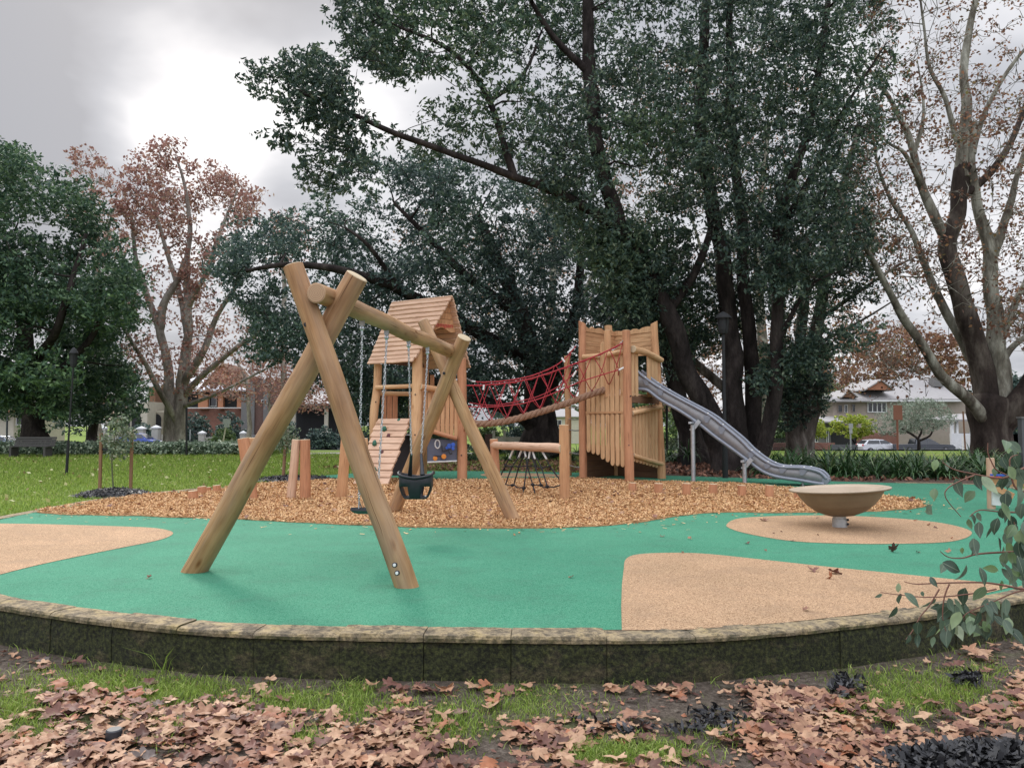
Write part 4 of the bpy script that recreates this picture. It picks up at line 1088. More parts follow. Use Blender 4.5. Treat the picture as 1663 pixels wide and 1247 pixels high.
for sgn, pxs in ((0, (1048, 1072, 1149, 1173, 1219, 1245, 1270, 1303)), (1, (1070, 1089, 1232, 1258, 1284, 1316))):
    for x_ in pxs:
        q = min(tp, key=lambda p: abs(831.5 + F * p.x / p.y - x_)) if sgn == 0 else min([p + nv * WD for p in tp], key=lambda p: abs(831.5 + F * p.x / p.y - x_))
        m1 = MB(); m1.ball(q + UP * .026 - nv * .012, .024, 9, 6, 0, (1, 1, .7)); m1.build('bolt_cap', 'white', slide)
        if sgn == 0:
            i_ = tp.index(q); d_ = bp[i_] - q; m1 = MB(); a_ = q + d_ * .08 - nv * .012; w_ = hd * .09
            m1.prism([a_ - w_, a_ + w_, a_ + d_ * .5 + w_ * .35, a_ + d_ * .5 - w_ * .35], -nv * .012); m1.build('bracket', 'slide', slide)
for px, pt, pbm, yy, r in ((1125, 690, 785, 17.62, .052), (1209, 752, 788, 17.05, .05), (1304, 781, 790, 16.65, .032)):
    tpz = P(px, pt, yy + .25); m1 = MB(); f_ = Vector((tpz.x, yy + .25, -.05)); m1.tube([f_, tpz], r, 16, 0, 0)
    if pt < 780: m1.plank(tpz - UP * .14 - hd * .04, tpz + UP * .10 + hd * .16, .10, .03, nv); m1.plank(tpz - nv * .26 + UP * .05, tpz + nv * .26 + UP * .05, .07, .05, UP)
    m1.build('leg', 'steel', slide)

# ------------------------------------------------------------------ net climber
RP = Vector((G(917, 811, 0).x, G(917, 811, 0).y, 0)); LP = Vector((G(806, 794).x, G(806, 794).y, 0))
net = thing('net_climber', 'low timber beam on two posts with a spreading black rope net', 'climbing frame', ((RP + LP) / 2), None)
post('post', RP, P(916, 690, RP.y), .095, .088, net, 'post', 'endpale', label='taller right post')
post('post', LP, P(802, 713, LP.y), .095, .085, net, 'redpost', 'endpale', label='leaning left post')
log('beam', P(801, 722, LP.y), P(914, 728, RP.y - .02), .078, .088, net, 'pinkplank', seg=14, n=12, bend=.02)
def nY(px): return LP.y + (RP.y - LP.y) * (px - 803) / 114
def npt(z6x, z6y, near=0): px = 770 + z6x / 6.563; py = 640 + z6y / 6.563; return P(px, py, nY(px) - near)
ropes = [[(405, 600), (375, 680), (335, 760), (285, 862)], [(495, 620), (470, 680), (400, 775), (335, 960)], [(540, 620), (475, 775), (425, 960)], [(590, 640), (565, 760), (530, 1000)], [(545, 620), (565, 765), (625, 965)],
         [(600, 620), (650, 765), (712, 970)], [(640, 650), (665, 765)], [(665, 680), (720, 785), (780, 985)], [(745, 640), (805, 768), (912, 912)], [(530, 1000), (515, 1080)], [(625, 965), (648, 1050)]]
mb = MB()
for i, rp in enumerate(ropes):
    nn = .35 if i in (1, 3, 5, 7, 9, 10) else .1; k_ = len(rp); mb.tube([npt(x_, y_, nn * j / (k_ - 1) * 1.3) for j, (x_, y_) in enumerate(rp)], .0135, 6, 0, 0)
for line in ([(335, 960), (370, 970), (405, 970), (425, 960), (450, 990), (530, 1000)], [(625, 965), (670, 968), (712, 970), (740, 995), (780, 985), (850, 992), (912, 970)], [(335, 760), (400, 775), (440, 765), (475, 775), (565, 765), (650, 768), (720, 785), (805, 768)]):
    nn = .4 if line[0][1] > 800 else .15; mb.tube([npt(x_, y_, nn) for x_, y_ in line], .012, 6, 0, 0)
for x_, y_, nn in ((335, 758, .15), (400, 772, .15), (475, 775, .15), (565, 765, .15), (650, 768, .15), (720, 785, .15), (805, 768, .15), (405, 970, .42), (530, 1000, .42), (625, 965, .42), (712, 970, .42), (780, 988, .42)):
    mb.ball(npt(x_, y_, nn), .034 if nn > .3 else .026, 8, 6, 0, (1.2, 1, .9), jit=.3)
mb.build('rope_net', 'blackrope', net)
for a_, b_ in (((440, 535), (377, 682)), ((525, 545), (470, 685)), ((605, 545), (583, 685)), ((535, 595), (552, 670)), ((618, 595), (650, 690)), ((718, 595), (772, 690)), ((520, 1065), (505, 1150))):
    m1 = MB(); m1.tube([npt(*a_, .05), npt(*b_, .12)], .019, 8, 0, 0); m1.build('rope_sleeve', 'white', net)
m1 = MB(); chain(m1, npt(512, 1080, .4), npt(495, 1170, .45), .05, .007); m1.build('anchor_chain', 'steel', net)

# ------------------------------------------------------------------ logs and stepping stumps
def stump(px, pyt, pyb, wpx, mat, lab, grp, tiltx=0.0, endm='endpale', nm='stepping_stump', top_px=None):
    g0 = G(px, pyb); r = wpx / 2 * g0.y / F; z1 = CAMZ + (690 - pyt) / F * g0.y; g0.y += r * .6
    tp_ = P(top_px if top_px else px, pyt + (2 if pyt > 760 else 1), g0.y)
    mb = MB(); pts = logpts(g0 - UP * .12, tp_, 8, 0.006); mb.tube(pts, [r * (1.05 - .08 * k / 7) for k in range(8)], 20, 0, 1, True, .06)
    return tag(mb.build(nm, [mat, endm], None, origin=g0), lab, 'log', grp)
SG = 'short stepping stumps in the wood chips'
for i, (px, t_, b_, w_, lab) in enumerate(((1027, 784, 799, 12, 'short stepping stump nearest the lookout tower, first of the right row'), (1069, 785, 802, 13, 'short stepping stump second along the row right of the tower'),
        (1115, 785, 804.5, 13, 'short stepping stump third along the right row, reddish'), (1158.5, 786, 803, 12.5, 'short stepping stump fourth along the right row, left of the slide end'),
        (1205, 788, 806, 13, 'short stepping stump fifth along the right row, before the slide leg'), (1250, 788, 807, 12, 'short pale stepping stump sixth along the right row, left of the spinner bowl'), (1297, 796, 809, 12, 'short stepping stump half hidden behind the spinner bowl rim'))):
    stump(px, t_ - 2, b_ + 1, w_ + 1, 'redpost', lab, SG)
for px, t_, b_, w_, lab in ((313, 795, 812, 16, 'low reddish stump nearest the viewer in the small cluster left of the swing frame'), (327.5, 788, 804, 14, 'low stump with a pale flat top second in the left cluster'), (339, 789, 800, 8, 'narrow stump between two wider ones in the left cluster'), (352, 786, 800, 13, 'low stump at the right end of the left cluster')):
    stump(px, t_, b_, w_, 'redpost', lab, 'low stumps left of the swing frame')
TG = 'tall balance posts in the wood chips'
for px, tx, t_, b_, w_, mat, lab in ((409, 395, 711, 812, 19, 'redpost', 'tall leaning post partly behind the near swing leg'), (404, 409, 710, 810, 17, 'slat', 'tall post just behind the near left swing leg'), (470, 481, 713, 812, 14, 'pinkplank', 'tall pale post leaning right, left one of the close pair'), (495.5, 495, 713, 812, 16.5, 'redpost', 'tall upright reddish post, right one of the close pair'),
        (553, 562, 712, 811, 17, 'post', 'tall post leaning left beside the near right swing leg'), (592, 590, 711, 800, 15, 'slat', 'tall post hidden mostly behind the near right swing leg')):
    stump(px, t_, b_, w_, mat, lab, TG, nm='balance_post', top_px=tx)

# ------------------------------------------------------------------ spinner bowl
bc = G(1368, 857); bc.y += .08; bowl = thing('spinner_bowl', 'tan bowl-shaped spinner seat on a grey stem over a tan oval', 'spinner', (bc.x, bc.y, 0))
rot = Matrix.Rotation(R(-3.2), 3, 'Y') @ Matrix.Rotation(R(-0.6), 3, 'X')
RR = .625; cz = P(1364, 800, bc.y).z + .045; cc = Vector((P(1363, 792, bc.y).x, bc.y, cz))
outp = [(0.06, -.345), (.17, -.335), (.30, -.285), (.41, -.20), (.485, -.11), (.535, -.03), (.575, -.012), (RR - .01, -.006), (RR, .004), (RR - .005, .014)]
inp = [(RR - .02, .017), (.54, .014), (.50, -.01), (.44, -.10), (.36, -.18), (.24, -.25), (.10, -.285), (0.001, -.29)]
mb = MB(); mb.lathe(outp, cc, rot, 64); mb.build('bowl', 'bowl', bowl)
mb = MB(); mb.lathe([outp[-1]] + inp, cc, rot, 64); mb.build('bowl_rim', 'bowlrim', bowl)
mb = MB(); mb.tube([Vector((bc.x, bc.y, -.03)), Vector((bc.x, bc.y, .11))], .092, 24, 0, 0); mb.tube([Vector((bc.x, bc.y, .10)), Vector((bc.x, bc.y, .24))], .083, 24, 0, 0); mb.build('stem', 'bowlcap', bowl)
for py in (844, 851):
    q = P(1377, py, bc.y - .07); m1 = MB(); m1.ball(q, .017, 8, 6); m1.build('bolt', 'black', bowl)
# ------------------------------------------------------------------ background: streets, houses, cars, signs, park furniture
def flat(name, c, rough=0.75, metal=0.0, var=0.85, scale=3, bump=0.0):
    M[name] = simple(name, c, tuple(x * var for x in c), scale, rough, metal, bump)
for nm, c in (('cream render', (0.50, 0.46, 0.37)), ('beige render', (0.36, 0.30, 0.255)), ('grey render', (0.16, 0.155, 0.15)), ('terracotta wall', (0.36, 0.15, 0.08)), ('white trim', (0.68, 0.68, 0.68)),
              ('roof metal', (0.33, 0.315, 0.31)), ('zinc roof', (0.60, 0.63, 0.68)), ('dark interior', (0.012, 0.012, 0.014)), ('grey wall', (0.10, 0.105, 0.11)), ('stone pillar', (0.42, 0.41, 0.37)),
              ('brown timber', (0.17, 0.085, 0.045)), ('black metal', (0.012, 0.013, 0.014)), ('sign grey', (0.34, 0.36, 0.35)), ('sign brown', (0.22, 0.085, 0.05)), ('cream paint', (0.56, 0.54, 0.43)), ('orange trim', (0.50, 0.22, 0.12)),
              ('stake timber', (0.26, 0.14, 0.075)), ('bench slat', (0.075, 0.07, 0.065)), ('tyre', (0.012, 0.012, 0.012)), ('alloy', (0.4, 0.4, 0.42)), ('pot', (0.012, 0.013, 0.013))):
    flat(nm, c)
for nm, c in (('blue car paint', (0.015, 0.06, 0.36)), ('white car paint', (0.62, 0.63, 0.66)), ('dark car paint', (0.028, 0.033, 0.045)), ('pale blue car paint', (0.25, 0.32, 0.42))):
    M[nm] = simple(nm, c, tuple(x * .9 for x in c), 2, 0.25, 0.2); M[nm].node_tree.nodes['Principled BSDF'].inputs['Coat Weight'].default_value = 0.7
M['glass'] = simple('dark glass', (0.02, 0.024, 0.03), (0.015, 0.018, 0.024), 2, 0.08, 0.0, spec=0.8)
M['lamp'] = simple('head lamp', (0.8, 0.8, 0.82), (0.7, 0.7, 0.72), 5, 0.15); M['tail'] = simple('tail lamp', (0.45, 0.02, 0.02), (0.35, 0.01, 0.01), 5, 0.2)
def mk_brick(name, c1, c2, mort):
    m, t, b, o = new_mat(name); v = coords(t, 'UV')
    br = t.nodes.new('ShaderNodeTexBrick'); br.inputs['Scale'].default_value = 4.2; t.links.new(v, br.inputs[0])
    br.inputs['Color1'].default_value = (*c1, 1); br.inputs['Color2'].default_value = (*c2, 1); br.inputs['Mortar'].default_value = (*mort, 1)
    n = tnoise(t, v, 1.2, 4); t.links.new(tmix(t, 0.5, br.outputs[0], tramp(t, n, [(.3, (.65,) * 3), (.7, (1.15,) * 3)]), 'MULTIPLY'), b.inputs['Base Color'])
    b.inputs['Roughness'].default_value = .9; return m
M['brick'] = mk_brick('red brick', (0.24, 0.085, 0.06), (0.17, 0.06, 0.045), (0.24, 0.2, 0.17)); M['brick2'] = mk_brick('dark brick', (0.15, 0.07, 0.055), (0.10, 0.05, 0.04), (0.16, 0.14, 0.12))
def bx(mb, px0, px1, py0, py1, Y, depth, to_ground=False, mat=0):
    a = P(px0, py0, Y); b = P(px1, py1, Y); z1, z0 = a.z, (gz(a.x, Y) - .1 if to_ground else b.z)
    mb.box(((a.x + b.x) / 2, Y + depth / 2, (z0 + z1) / 2), (abs(b.x - a.x), depth, abs(z1 - z0)), mat=mat)
def part_box(name, mat, parent, rects, label=None):
    mb = MB()
    for r_ in rects: bx(mb, *r_)
    return mb.build(name, mat, parent, label=label)
def window(parent, px0, px1, py0, py1, Y, panes=1, frame='white trim'):
    a, b = P(px0, py0, Y), P(px1, py1, Y); w_, h_ = b.x - a.x, a.z - b.z; mb = MB(); t = max(.05, .05 * w_)
    for x in [a.x + t / 2 + (w_ - t) * k / panes for k in range(panes + 1)]: mb.box((x, Y - .05, (a.z + b.z) / 2), (t, .08, h_))
    for z in (a.z - t / 2, b.z + t / 2): mb.box(((a.x + b.x) / 2, Y - .056, z), (w_ + .04, .09, t))
    f = mb.build('window', frame, parent); m1 = MB(); m1.box(((a.x + b.x) / 2, Y - .012, (a.z + b.z) / 2), (w_ - .02, .03, h_ - .02)); m1.build('pane', 'glass', f)
def hip_roof(parent, mat, px0, px1, py_e, Y, depth, px_r0, px_r1, py_r, over=.4, label=None, thick=.16):
    a, b = P(px0, py_e, Y), P(px1, py_e, Y); ym = Y + depth / 2; r0, r1 = P(px_r0, py_r, ym), P(px_r1, py_r, ym); z = a.z; y0, y1 = Y - over, Y + depth + over
    v = [(a.x, y0, z), (b.x, y0, z), (b.x, y1, z), (a.x, y1, z), tuple(r0), tuple(r1)]; lo = [(p[0], p[1], p[2] - thick) for p in v[:4]]
    mb = MB(); mb.add(v + lo, [(0, 1, 5, 4), (1, 2, 5), (2, 3, 4, 5), (3, 0, 4), (0, 6, 7, 1), (1, 7, 8, 2), (2, 8, 9, 3), (3, 9, 6, 0), (9, 8, 7, 6)])
    return mb.build('roof', mat, parent, label=label)
def gable_front(parent, pxa, pxb, pxm, py_b, py_t, Y, dep, wall, roofm):
    a, b, c_ = P(pxa, py_b, Y), P(pxb, py_b, Y), P(pxm, py_t, Y); mb = MB(); mb.prism([a, b, c_], Vector((0, .25, 0))); g_ = mb.build('gable', wall, parent)
    mb = MB()
    for p_ in (a, b):
        q = c_ + (c_ - p_) * .0; d = (p_ - c_); e_ = p_ + d * .12
        mb.prism([c_ + Vector((0, -.25, .05)), e_ + Vector((0, -.25, .02)), e_ + Vector((0, dep, .02)), c_ + Vector((0, dep, .05))], UP * .14)
    mb.build('verge', roofm, g_)
def bld(name, label, px, Y, cat='house'):
    p = P(px, 700, Y); return thing(name, label, cat, (p.x, Y, gz(p.x, Y)))

# right hand house
h = bld('house', 'two storey beige house with light grey hipped roof behind the silver tree', 1450, 85)
part_box('wall', 'beige render', h, [(1353, 1560, 652, 0, 85, 11, True)])
part_box('wall', 'grey render', h, [(1324, 1352.5, 686, 0, 84, 9, True)], 'grey single storey wing')
part_box('wall', 'brick', h, [(1388, 1437, 703, 0, 84.7, .28, True)], 'red brick wall under the yellow-green tree')
part_box('wall', 'brick', h, [(1310, 1340, 719, 0, 80, .3, True), ], 'low red brick wall in front of the wing')
hip_roof(h, 'roof metal', 1342, 1562, 648, 85, 12, 1440, 1517, 617, .7)
hip_roof(h, 'roof metal', 1342, 1410, 650.2, 84.4, 9, 1372, 1392, 636, .5)
hip_roof(h, 'roof metal', 1317, 1374, 684, 82.5, 6, 1340, 1372, 675.5, .5, 'lower porch roof')
gable_front(h, 1406, 1449, 1430, 633, 618.5, 84.2, 7, 'terracotta wall', 'roof metal'); gable_front(h, 1367, 1391, 1378, 645, 635, 84, 4, 'brown timber', 'roof metal')
part_box('opening', 'dark interior', h, [(1350, 1374, 690, 0, 83.9, .3, True)])
window(h, 1408, 1440, 652.5, 670, 84.98, 4); window(h, 1360, 1368, 657, 670, 84.98, 1, 'beige render'); window(h, 1371, 1376, 657, 670, 84.98); window(h, 1383, 1389, 656, 669, 84.98, 1, 'beige render'); window(h, 1323, 1328, 707, 718, 83.98); window(h, 1341.5, 1345.5, 697, 722, 83.98)
part_box('fascia', 'white trim', h, [(1343, 1562, 649.5, 652, 84.0, .15)])
part_box('chimney', 'grey render', h, [(1517, 1532, 613, 628, 88, 1.2)])
mb = MB(); mb.tube([P(1569, 630, 86), P(1569, 613, 86)], .05, 6, 0, 0); mb.tube([P(1553, 614, 86), P(1582, 611.5, 86)], .05, 6, 0, 0); mb.build('antenna', 'white trim', h)
pc = bld('porch', 'white columned porch with grey roof between the silver tree and the dark trunk', 1562, 76, 'porch')
hip_roof(pc, 'roof metal', 1542, 1590, 681, 76, 6, 1555, 1585, 672, .2)
for x0, x1 in ((1545, 1549.5), (1553, 1557), (1577, 1580.5)): part_box('column', 'white trim', pc, [(x0, x1, 683, 704, 76.2, .3)])
part_box('wall', 'white trim', pc, [(1545, 1557.5, 703.5, 0, 76, .3, True), (1558, 1579, 707, 0, 76.6, .25, True)]); part_box('opening', 'dark interior', pc, [(1559, 1576, 703, 709, 77, .2)])
gate = bld('garden_gate', 'tall white solid gate panel standing by the dark plane trunk', 1571, 52, 'gate')
part_box('gate_panel', 'white trim', gate, [(1563.5, 1577, 707, 0, 52, .12, True)]); part_box('lattice', 'cream paint', gate, [(1577.8 + k * 2, 1578.6 + k * 2, 712, 0, 52.1, .05, True) for k in range(6)] + [(1577.5, 1589, 714 + k * 6, 715 + k * 6, 52.16, .04) for k in range(4)])
wl = bld('boundary_wall', 'long dark grey low street wall behind the strappy plants on the right', 1460, 66, 'wall')
part_box('wall', 'grey wall', wl, [(1351, 1376, 722, 0, 66, .4, True), (1430, 1562, 729, 0, 66.3, .4, True)])
pf = bld('picket_fence', 'pale picket fence just right of the dark plane trunk', 1655, 50, 'fence'); mb = MB()
for k in range(18):
    x_ = 1634 + k * 3.2; bx(mb, x_, x_ + 2.0, 704.5, 0, 50, .04, True)
mb.build('pickets', 'white trim', pf); part_box('rail', 'white trim', pf, [(1630, 1695, 709, 711, 50.05, .05), (1630, 1695, 724, 726, 50.05, .05)])

# left hand houses
h = bld('house', 'cream two storey house with an orange balcony edge at the left picture edge', 20, 78)
part_box('wall', 'cream render', h, [(-70, 46, 655, 0, 78, 9, True)]); part_box('balcony', 'orange trim', h, [(-40, 42, 666, 669.5, 77, 1.0)]); part_box('wall', 'grey render', h, [(-60, 43, 640, 665.8, 78.6, 5)], 'set back upper wall')
window(h, 27, 39, 677, 690, 77.98); window(h, 8, 30, 656, 664, 77.98, 3); part_box('garage_door', 'white trim', h, [(-20, 9, 679, 0, 77.95, .1, True)]); hip_roof(h, 'roof metal', -75, 52, 641, 78, 10, -40, 20, 620)
h = bld('house', 'cream house with one dark arch and a sloping parapet behind the blue car', 222, 80)
mb = MB(); a = [P(x_, y_, 80) for x_, y_ in ((196, 676), (208, 664), (220, 657), (240, 652))]; gg = gz(a[0].x, 80) - .1
mb.prism([Vector((a[0].x, 80, gg))] + a + [Vector((a[-1].x, 80, gg))], Vector((0, 6, 0))); mb.build('wall', 'cream render', h)
def arch(parent, px0, px1, pyt, Y, mat='dark interior'):
    a, b = P(px0, pyt, Y), P(px1, pyt, Y); r_ = (b.x - a.x) / 2; zb = gz(a.x, Y); pts = [Vector((a.x, Y, zb)), ] + [Vector(((a.x + b.x) / 2 - r_ * math.cos(k * math.pi / 10), Y, a.z - r_ + r_ * math.sin(k * math.pi / 10))) for k in range(11)] + [Vector((b.x, Y, zb))]
    mb = MB(); mb.prism(pts, Vector((0, .04, 0))); mb.build('arch', mat, parent)
arch(h, 214, 229, 672, 79.94); arch(h, 198, 211, 677, 79.94)
h = bld('house', 'brown rendered house with a wide arch behind the rusty plane trunk', 252, 82); part_box('wall', 'brown timber', h, [(241, 268, 628, 0, 82, 7, True)]); arch(h, 245, 262, 672, 81.94); part_box('band', 'cream render', h, [(241, 268, 667, 669.5, 81.9, .2)])
h = bld('house', 'brick house with shiny metal roof, terracotta gable and orange verandah piers', 345, 84)
part_box('wall', 'brick', h, [(290, 404, 633, 0, 84, 9, True)]); hip_roof(h, 'zinc roof', 286, 402, 633, 83, 9, 312, 380, 614, .3); gable_front(h, 330, 392, 362, 626, 592, 84.5, 6, 'terracotta wall', 'brown timber')
for x0, x1 in ((322, 337), (354, 362), (385, 400)): part_box('pier', 'orange trim', h, [(x0, x1, 640, 664, 83.4, .5)])
part_box('verandah', 'dark interior', h, [(303, 400, 636, 662, 83.93, .1)]); part_box('balcony_rail', 'white trim', h, [(300, 402, 661.5, 663, 83.2, .1)]); window(h, 340, 352, 642, 660, 83.9)
h = bld('house', 'tall plain red brick building with parapet and one tiny window', 438, 80)
part_box('wall', 'brick2', h, [(403, 476, 622, 0, 80, 8, True), (405, 418, 613, 622, 80.1, 2), (447, 470, 614, 622, 80.1, 2)]); window(h, 424.5, 430, 649, 654, 79.98, 1); part_box('downpipe', 'grey render', h, [(402.5, 404, 640, 0, 79.8, .1, True), (414, 415.2, 620, 0, 79.8, .1, True), (438, 439, 618, 0, 79.8, .1, True)])
h = bld('house', 'dark shaded building with open carport right of the brick building', 520, 78); part_box('wall', 'grey wall', h, [(476, 572, 655, 0, 80, 7, True)]); hip_roof(h, 'roof metal', 470, 580, 655, 78, 8, 490, 560, 640); part_box('opening', 'dark interior', h, [(482, 566, 664, 0, 79.9, .1, True)]); part_box('post', 'cream render', h, [(533, 535.5, 664, 0, 78.3, .2, True)]); part_box('post', 'cream render', h, [(480, 482, 664, 0, 78.3, .2, True)])
h = bld('house', 'pale house glimpsed between the playhouse and the lookout tower', 900, 110); part_box('wall', 'cream render', h, [(878, 945, 676, 0, 110, 8, True)]); hip_roof(h, 'roof metal', 872, 952, 676, 110, 8, 890, 930, 664); window(h, 900, 912, 682, 694, 109.98, 2)
def pillar(px0, px1, pyt, Y, lab, grp='street pillars'):
    a, b = P(px0, pyt, Y), P(px1, pyt, Y); x = (a.x + b.x) / 2; w_ = b.x - a.x; g0 = gz(x, Y); root = thing('pillar', lab, 'pillar', (x, Y, g0), grp)
    mb = MB(); mb.box((x, Y, (g0 - .1 + a.z - .2) / 2), (w_, w_, a.z - .2 - g0 + .1)); mb.build('shaft', 'stone pillar', root)
    mb = MB(); mb.box((x, Y, a.z - .14), (w_ * 1.2, w_ * 1.2, .12)); z = a.z - .08; q = w_ * .55; mb.add([(x - q, Y - q, z), (x + q, Y - q, z), (x + q, Y + q, z), (x - q, Y + q, z), (x, Y, a.z + .1)], [(0, 1, 4), (1, 2, 4), (2, 3, 4), (3, 0, 4)]); mb.build('cap', 'white trim', root)
for x0, x1, yt, lab in ((35.5, 40, 690, 'thin capped street pillar left of the dark evergreen trunk'), (65, 71, 691, 'thin capped street pillar right of the dark evergreen trunk'), (165.5, 173, 693, 'capped pillar behind the staked sapling'), (225, 235, 693.5, 'capped pillar behind the blue car roof'), (248.5, 259, 692, 'capped pillar left of the rusty plane trunk'), (282.5, 291, 700, 'white capped pillar right of the rusty plane trunk'), (324, 333, 701, 'white capped pillar right of the patterned gate'), (391, 399, 701, 'grey pillar behind the dark car')):
    pillar(x0, x1, yt, 70, lab)
gt = bld('garden_gate', 'small patterned metal gate between two white pillars', 316, 70, 'gate'); part_box('gate_panel', 'sign grey', gt, [(309.5, 323.5, 697, 0, 70, .06, True)])
mb = MB()
for r_ in range(4):
    for s_ in (-1, 1):
        c_ = P(316.5, 701 + r_ * 4.5, 69.94); mb.plank(c_ + Vector((0, 0, .12)), c_ + Vector((s_ * .33, 0, -.12)), .05, .03, (0, 1, 0))
mb.build('zigzag', 'dark car paint', gt)
gw = bld('garden_wall', 'low pale garden wall along the far left street', 250, 71, 'wall')
for q in ((262, 281.5, 706), (292, 309, 708), (334, 391, 710), (140, 165, 704), (173.5, 225, 706)): part_box('wall_section', 'stone pillar', gw, [(*q, 0, 71, .3, True)])

# cars
def car(label, paint, px0, px1, Y, ztop, kind='hatch', facing=1, group='parked cars'):
    x0, x1 = P(px0, 700, Y).x, P(px1, 700, Y).x; ln = abs(x1 - x0); cxx = (x0 + x1) / 2; g0 = ztop - 1.47
    root = thing('parked_car', label, 'car', (cxx, Y, g0), group)
    s = ln / 4.3
    lo = {'hatch': [(-2.1, .45), (-2.15, .75), (-2.0, 1.0), (-1.5, 1.02), (0.9, .98), (1.3, .92), (2.0, .80), (2.15, .62), (2.12, .38), (1.6, .24), (-1.9, .24)],
          'ute': [(-2.6, .5), (-2.62, 1.05), (-.9, 1.08), (1.0, 1.08), (1.5, 1.05), (2.3, 1.0), (2.5, .8), (2.48, .45), (1.9, .34), (-2.4, .34)]}[kind]
    hi = {'hatch': [(-1.95, .98), (-1.45, 1.38), (-.6, 1.47), (.2, 1.43), (1.25, .96)], 'ute': [(-1.0, 1.06), (-.85, 1.70), (.3, 1.70), (1.15, 1.07)]}[kind]
    zs_ = 1.0 if kind == 'hatch' else 1.47 / 1.72
    def sect(poly, hw, ins, mat, nm):
        mb = MB(); n = len(poly); vs = []
        zmax = max(p[1] for p in poly); zmin = min(p[1] for p in poly)
        for k, q in enumerate((-hw, -hw * .97, hw * .97, hw)):
            sh = .965 if k in (0, 3) else 1.0
            for x, z in poly:
                tap = 1 - ins * max(0, (z - zmin) / (zmax - zmin)); vs.append((cxx + facing * x * s * sh, Y + q * tap, g0 + (z * zs_ if sh == 1 else (zmin + (z - zmin) * .98) * zs_)))
        fs = [tuple(range(n)), tuple(reversed(range(3 * n, 4 * n)))]
        for r_ in range(3):
            for k in range(n): fs.append((r_ * n + k, (r_ + 1) * n + k, (r_ + 1) * n + (k + 1) % n, r_ * n + (k + 1) % n))
        mb.add(vs, fs, None, 0, False); return mb.build(nm, mat, root)
    sect(lo, .87, .06, paint, 'body'); sect(hi, .80, .22, paint, 'cabin')
    # side glass panels
    xs_ = [p[0] for p in hi]; zt = max(p[1] for p in hi)
    for sg in (-1, 1):
        for (a, b) in (((min(xs_) + .30, -.25) if kind == 'hatch' else (-.8, -.02)), ((-.18, .95) if kind == 'hatch' else (.05, .9))):
            mb = MB(); z0, z1 = 1.03, zt - .10
            top_a = a + (.28 if a == min(xs_) + .30 else .0); top_b = b - (.50 if b > .5 else 0)
            def pp(x, z): return Vector((cxx + facing * x * s, Y + sg * (.80 * (1 - .22 * (z - .97) / (zt - .97)) + .012), g0 + z * zs_))
            mb.prism([pp(a, z0), pp(b, z0), pp(top_b, z1), pp(top_a, z1)], Vector((0, sg * .012, 0))); mb.build('window', 'glass', root)
    for sx2, nm in ((1, 'windscreen'), (-1, 'rear_window')):
        pts = hi[-2:] if sx2 == 1 else hi[:2][::-1]; (xa, za), (xb, zb) = pts; mb = MB(); o_ = sx2 * .02
        def qq(x, z, e): return Vector((cxx + facing * (x + o_) * s, Y + e * .80 * (1 - .22 * (z - .97) / (zt - .97)) * .86, g0 + (z + .012) * zs_))
        l1, l2 = .12, .88; A = (xa + (xb - xa) * l1, za + (zb - za) * l1); B = (xa + (xb - xa) * l2, za + (zb - za) * l2)
        mb.prism([qq(*A, -1), qq(*B, -1), qq(*B, 1), qq(*A, 1)], Vector((facing * o_, 0, .01))); mb.build(nm, 'glass', root)
    for x in ((-1.3, 1.32) if kind == 'hatch' else (-1.6, 1.6)):
        for sg in (-1, 1):
            c_ = Vector((cxx + facing * x * s, Y + sg * .80, g0 + .32)); mb = MB(); mb.tube([c_ - Vector((0, .10, 0)), c_ + Vector((0, .10, 0))], .325, 20, 0, 0); w_ = mb.build('wheel', 'tyre', root)
            m1 = MB(); m1.tube([c_ + Vector((0, sg * .10, 0)), c_ + Vector((0, sg * .125, 0))], .20, 14, 0, 0); m1.build('rim', 'alloy', w_)
    for sg in (-1, 1):
        xf, zf = ((2.06, .68) if kind == 'hatch' else (2.42, .86)); mb = MB(); mb.ball((cxx + facing * xf * s, Y + sg * .62, g0 + zf * zs_), .15, 10, 6, 0, (.8, 1.3, .6)); mb.build('headlight', 'lamp', root)
        xf, zf = ((-2.03, .86) if kind == 'hatch' else (-2.58, .85)); mb = MB(); mb.ball((cxx + facing * xf * s, Y + sg * .70, g0 + zf * zs_), .15, 10, 6, 0, (.7, 1.0, .9)); mb.build('tail_light', 'tail', root)
    return root
car('bright blue parked hatchback left of the rusty plane trunk', 'blue car paint', 197, 258, 68, P(230, 703, 68).z, 'hatch', 1)
car('dark parked car partly behind the near swing leg', 'dark car paint', 384, 447, 67, P(415, 706, 67).z, 'hatch', -1)
car('white parked hatchback in front of the red brick wall', 'white car paint', 1394, 1458, 76, P(1425, 713, 76).z, 'hatch', 1)
car('dark parked utility under the silver leaved tree', 'dark car paint', 1459, 1537, 75, P(1500, 711.5, 75).z, 'ute', 1)
car('pale blue parked car at the left picture edge', 'pale blue car paint', -25, 37, 67, P(10, 707, 67).z, 'hatch', 1)
car('white parked car glimpsed left of the lookout tower', 'white car paint', 868, 925, 90, P(900, 705, 90).z, 'hatch', 1)

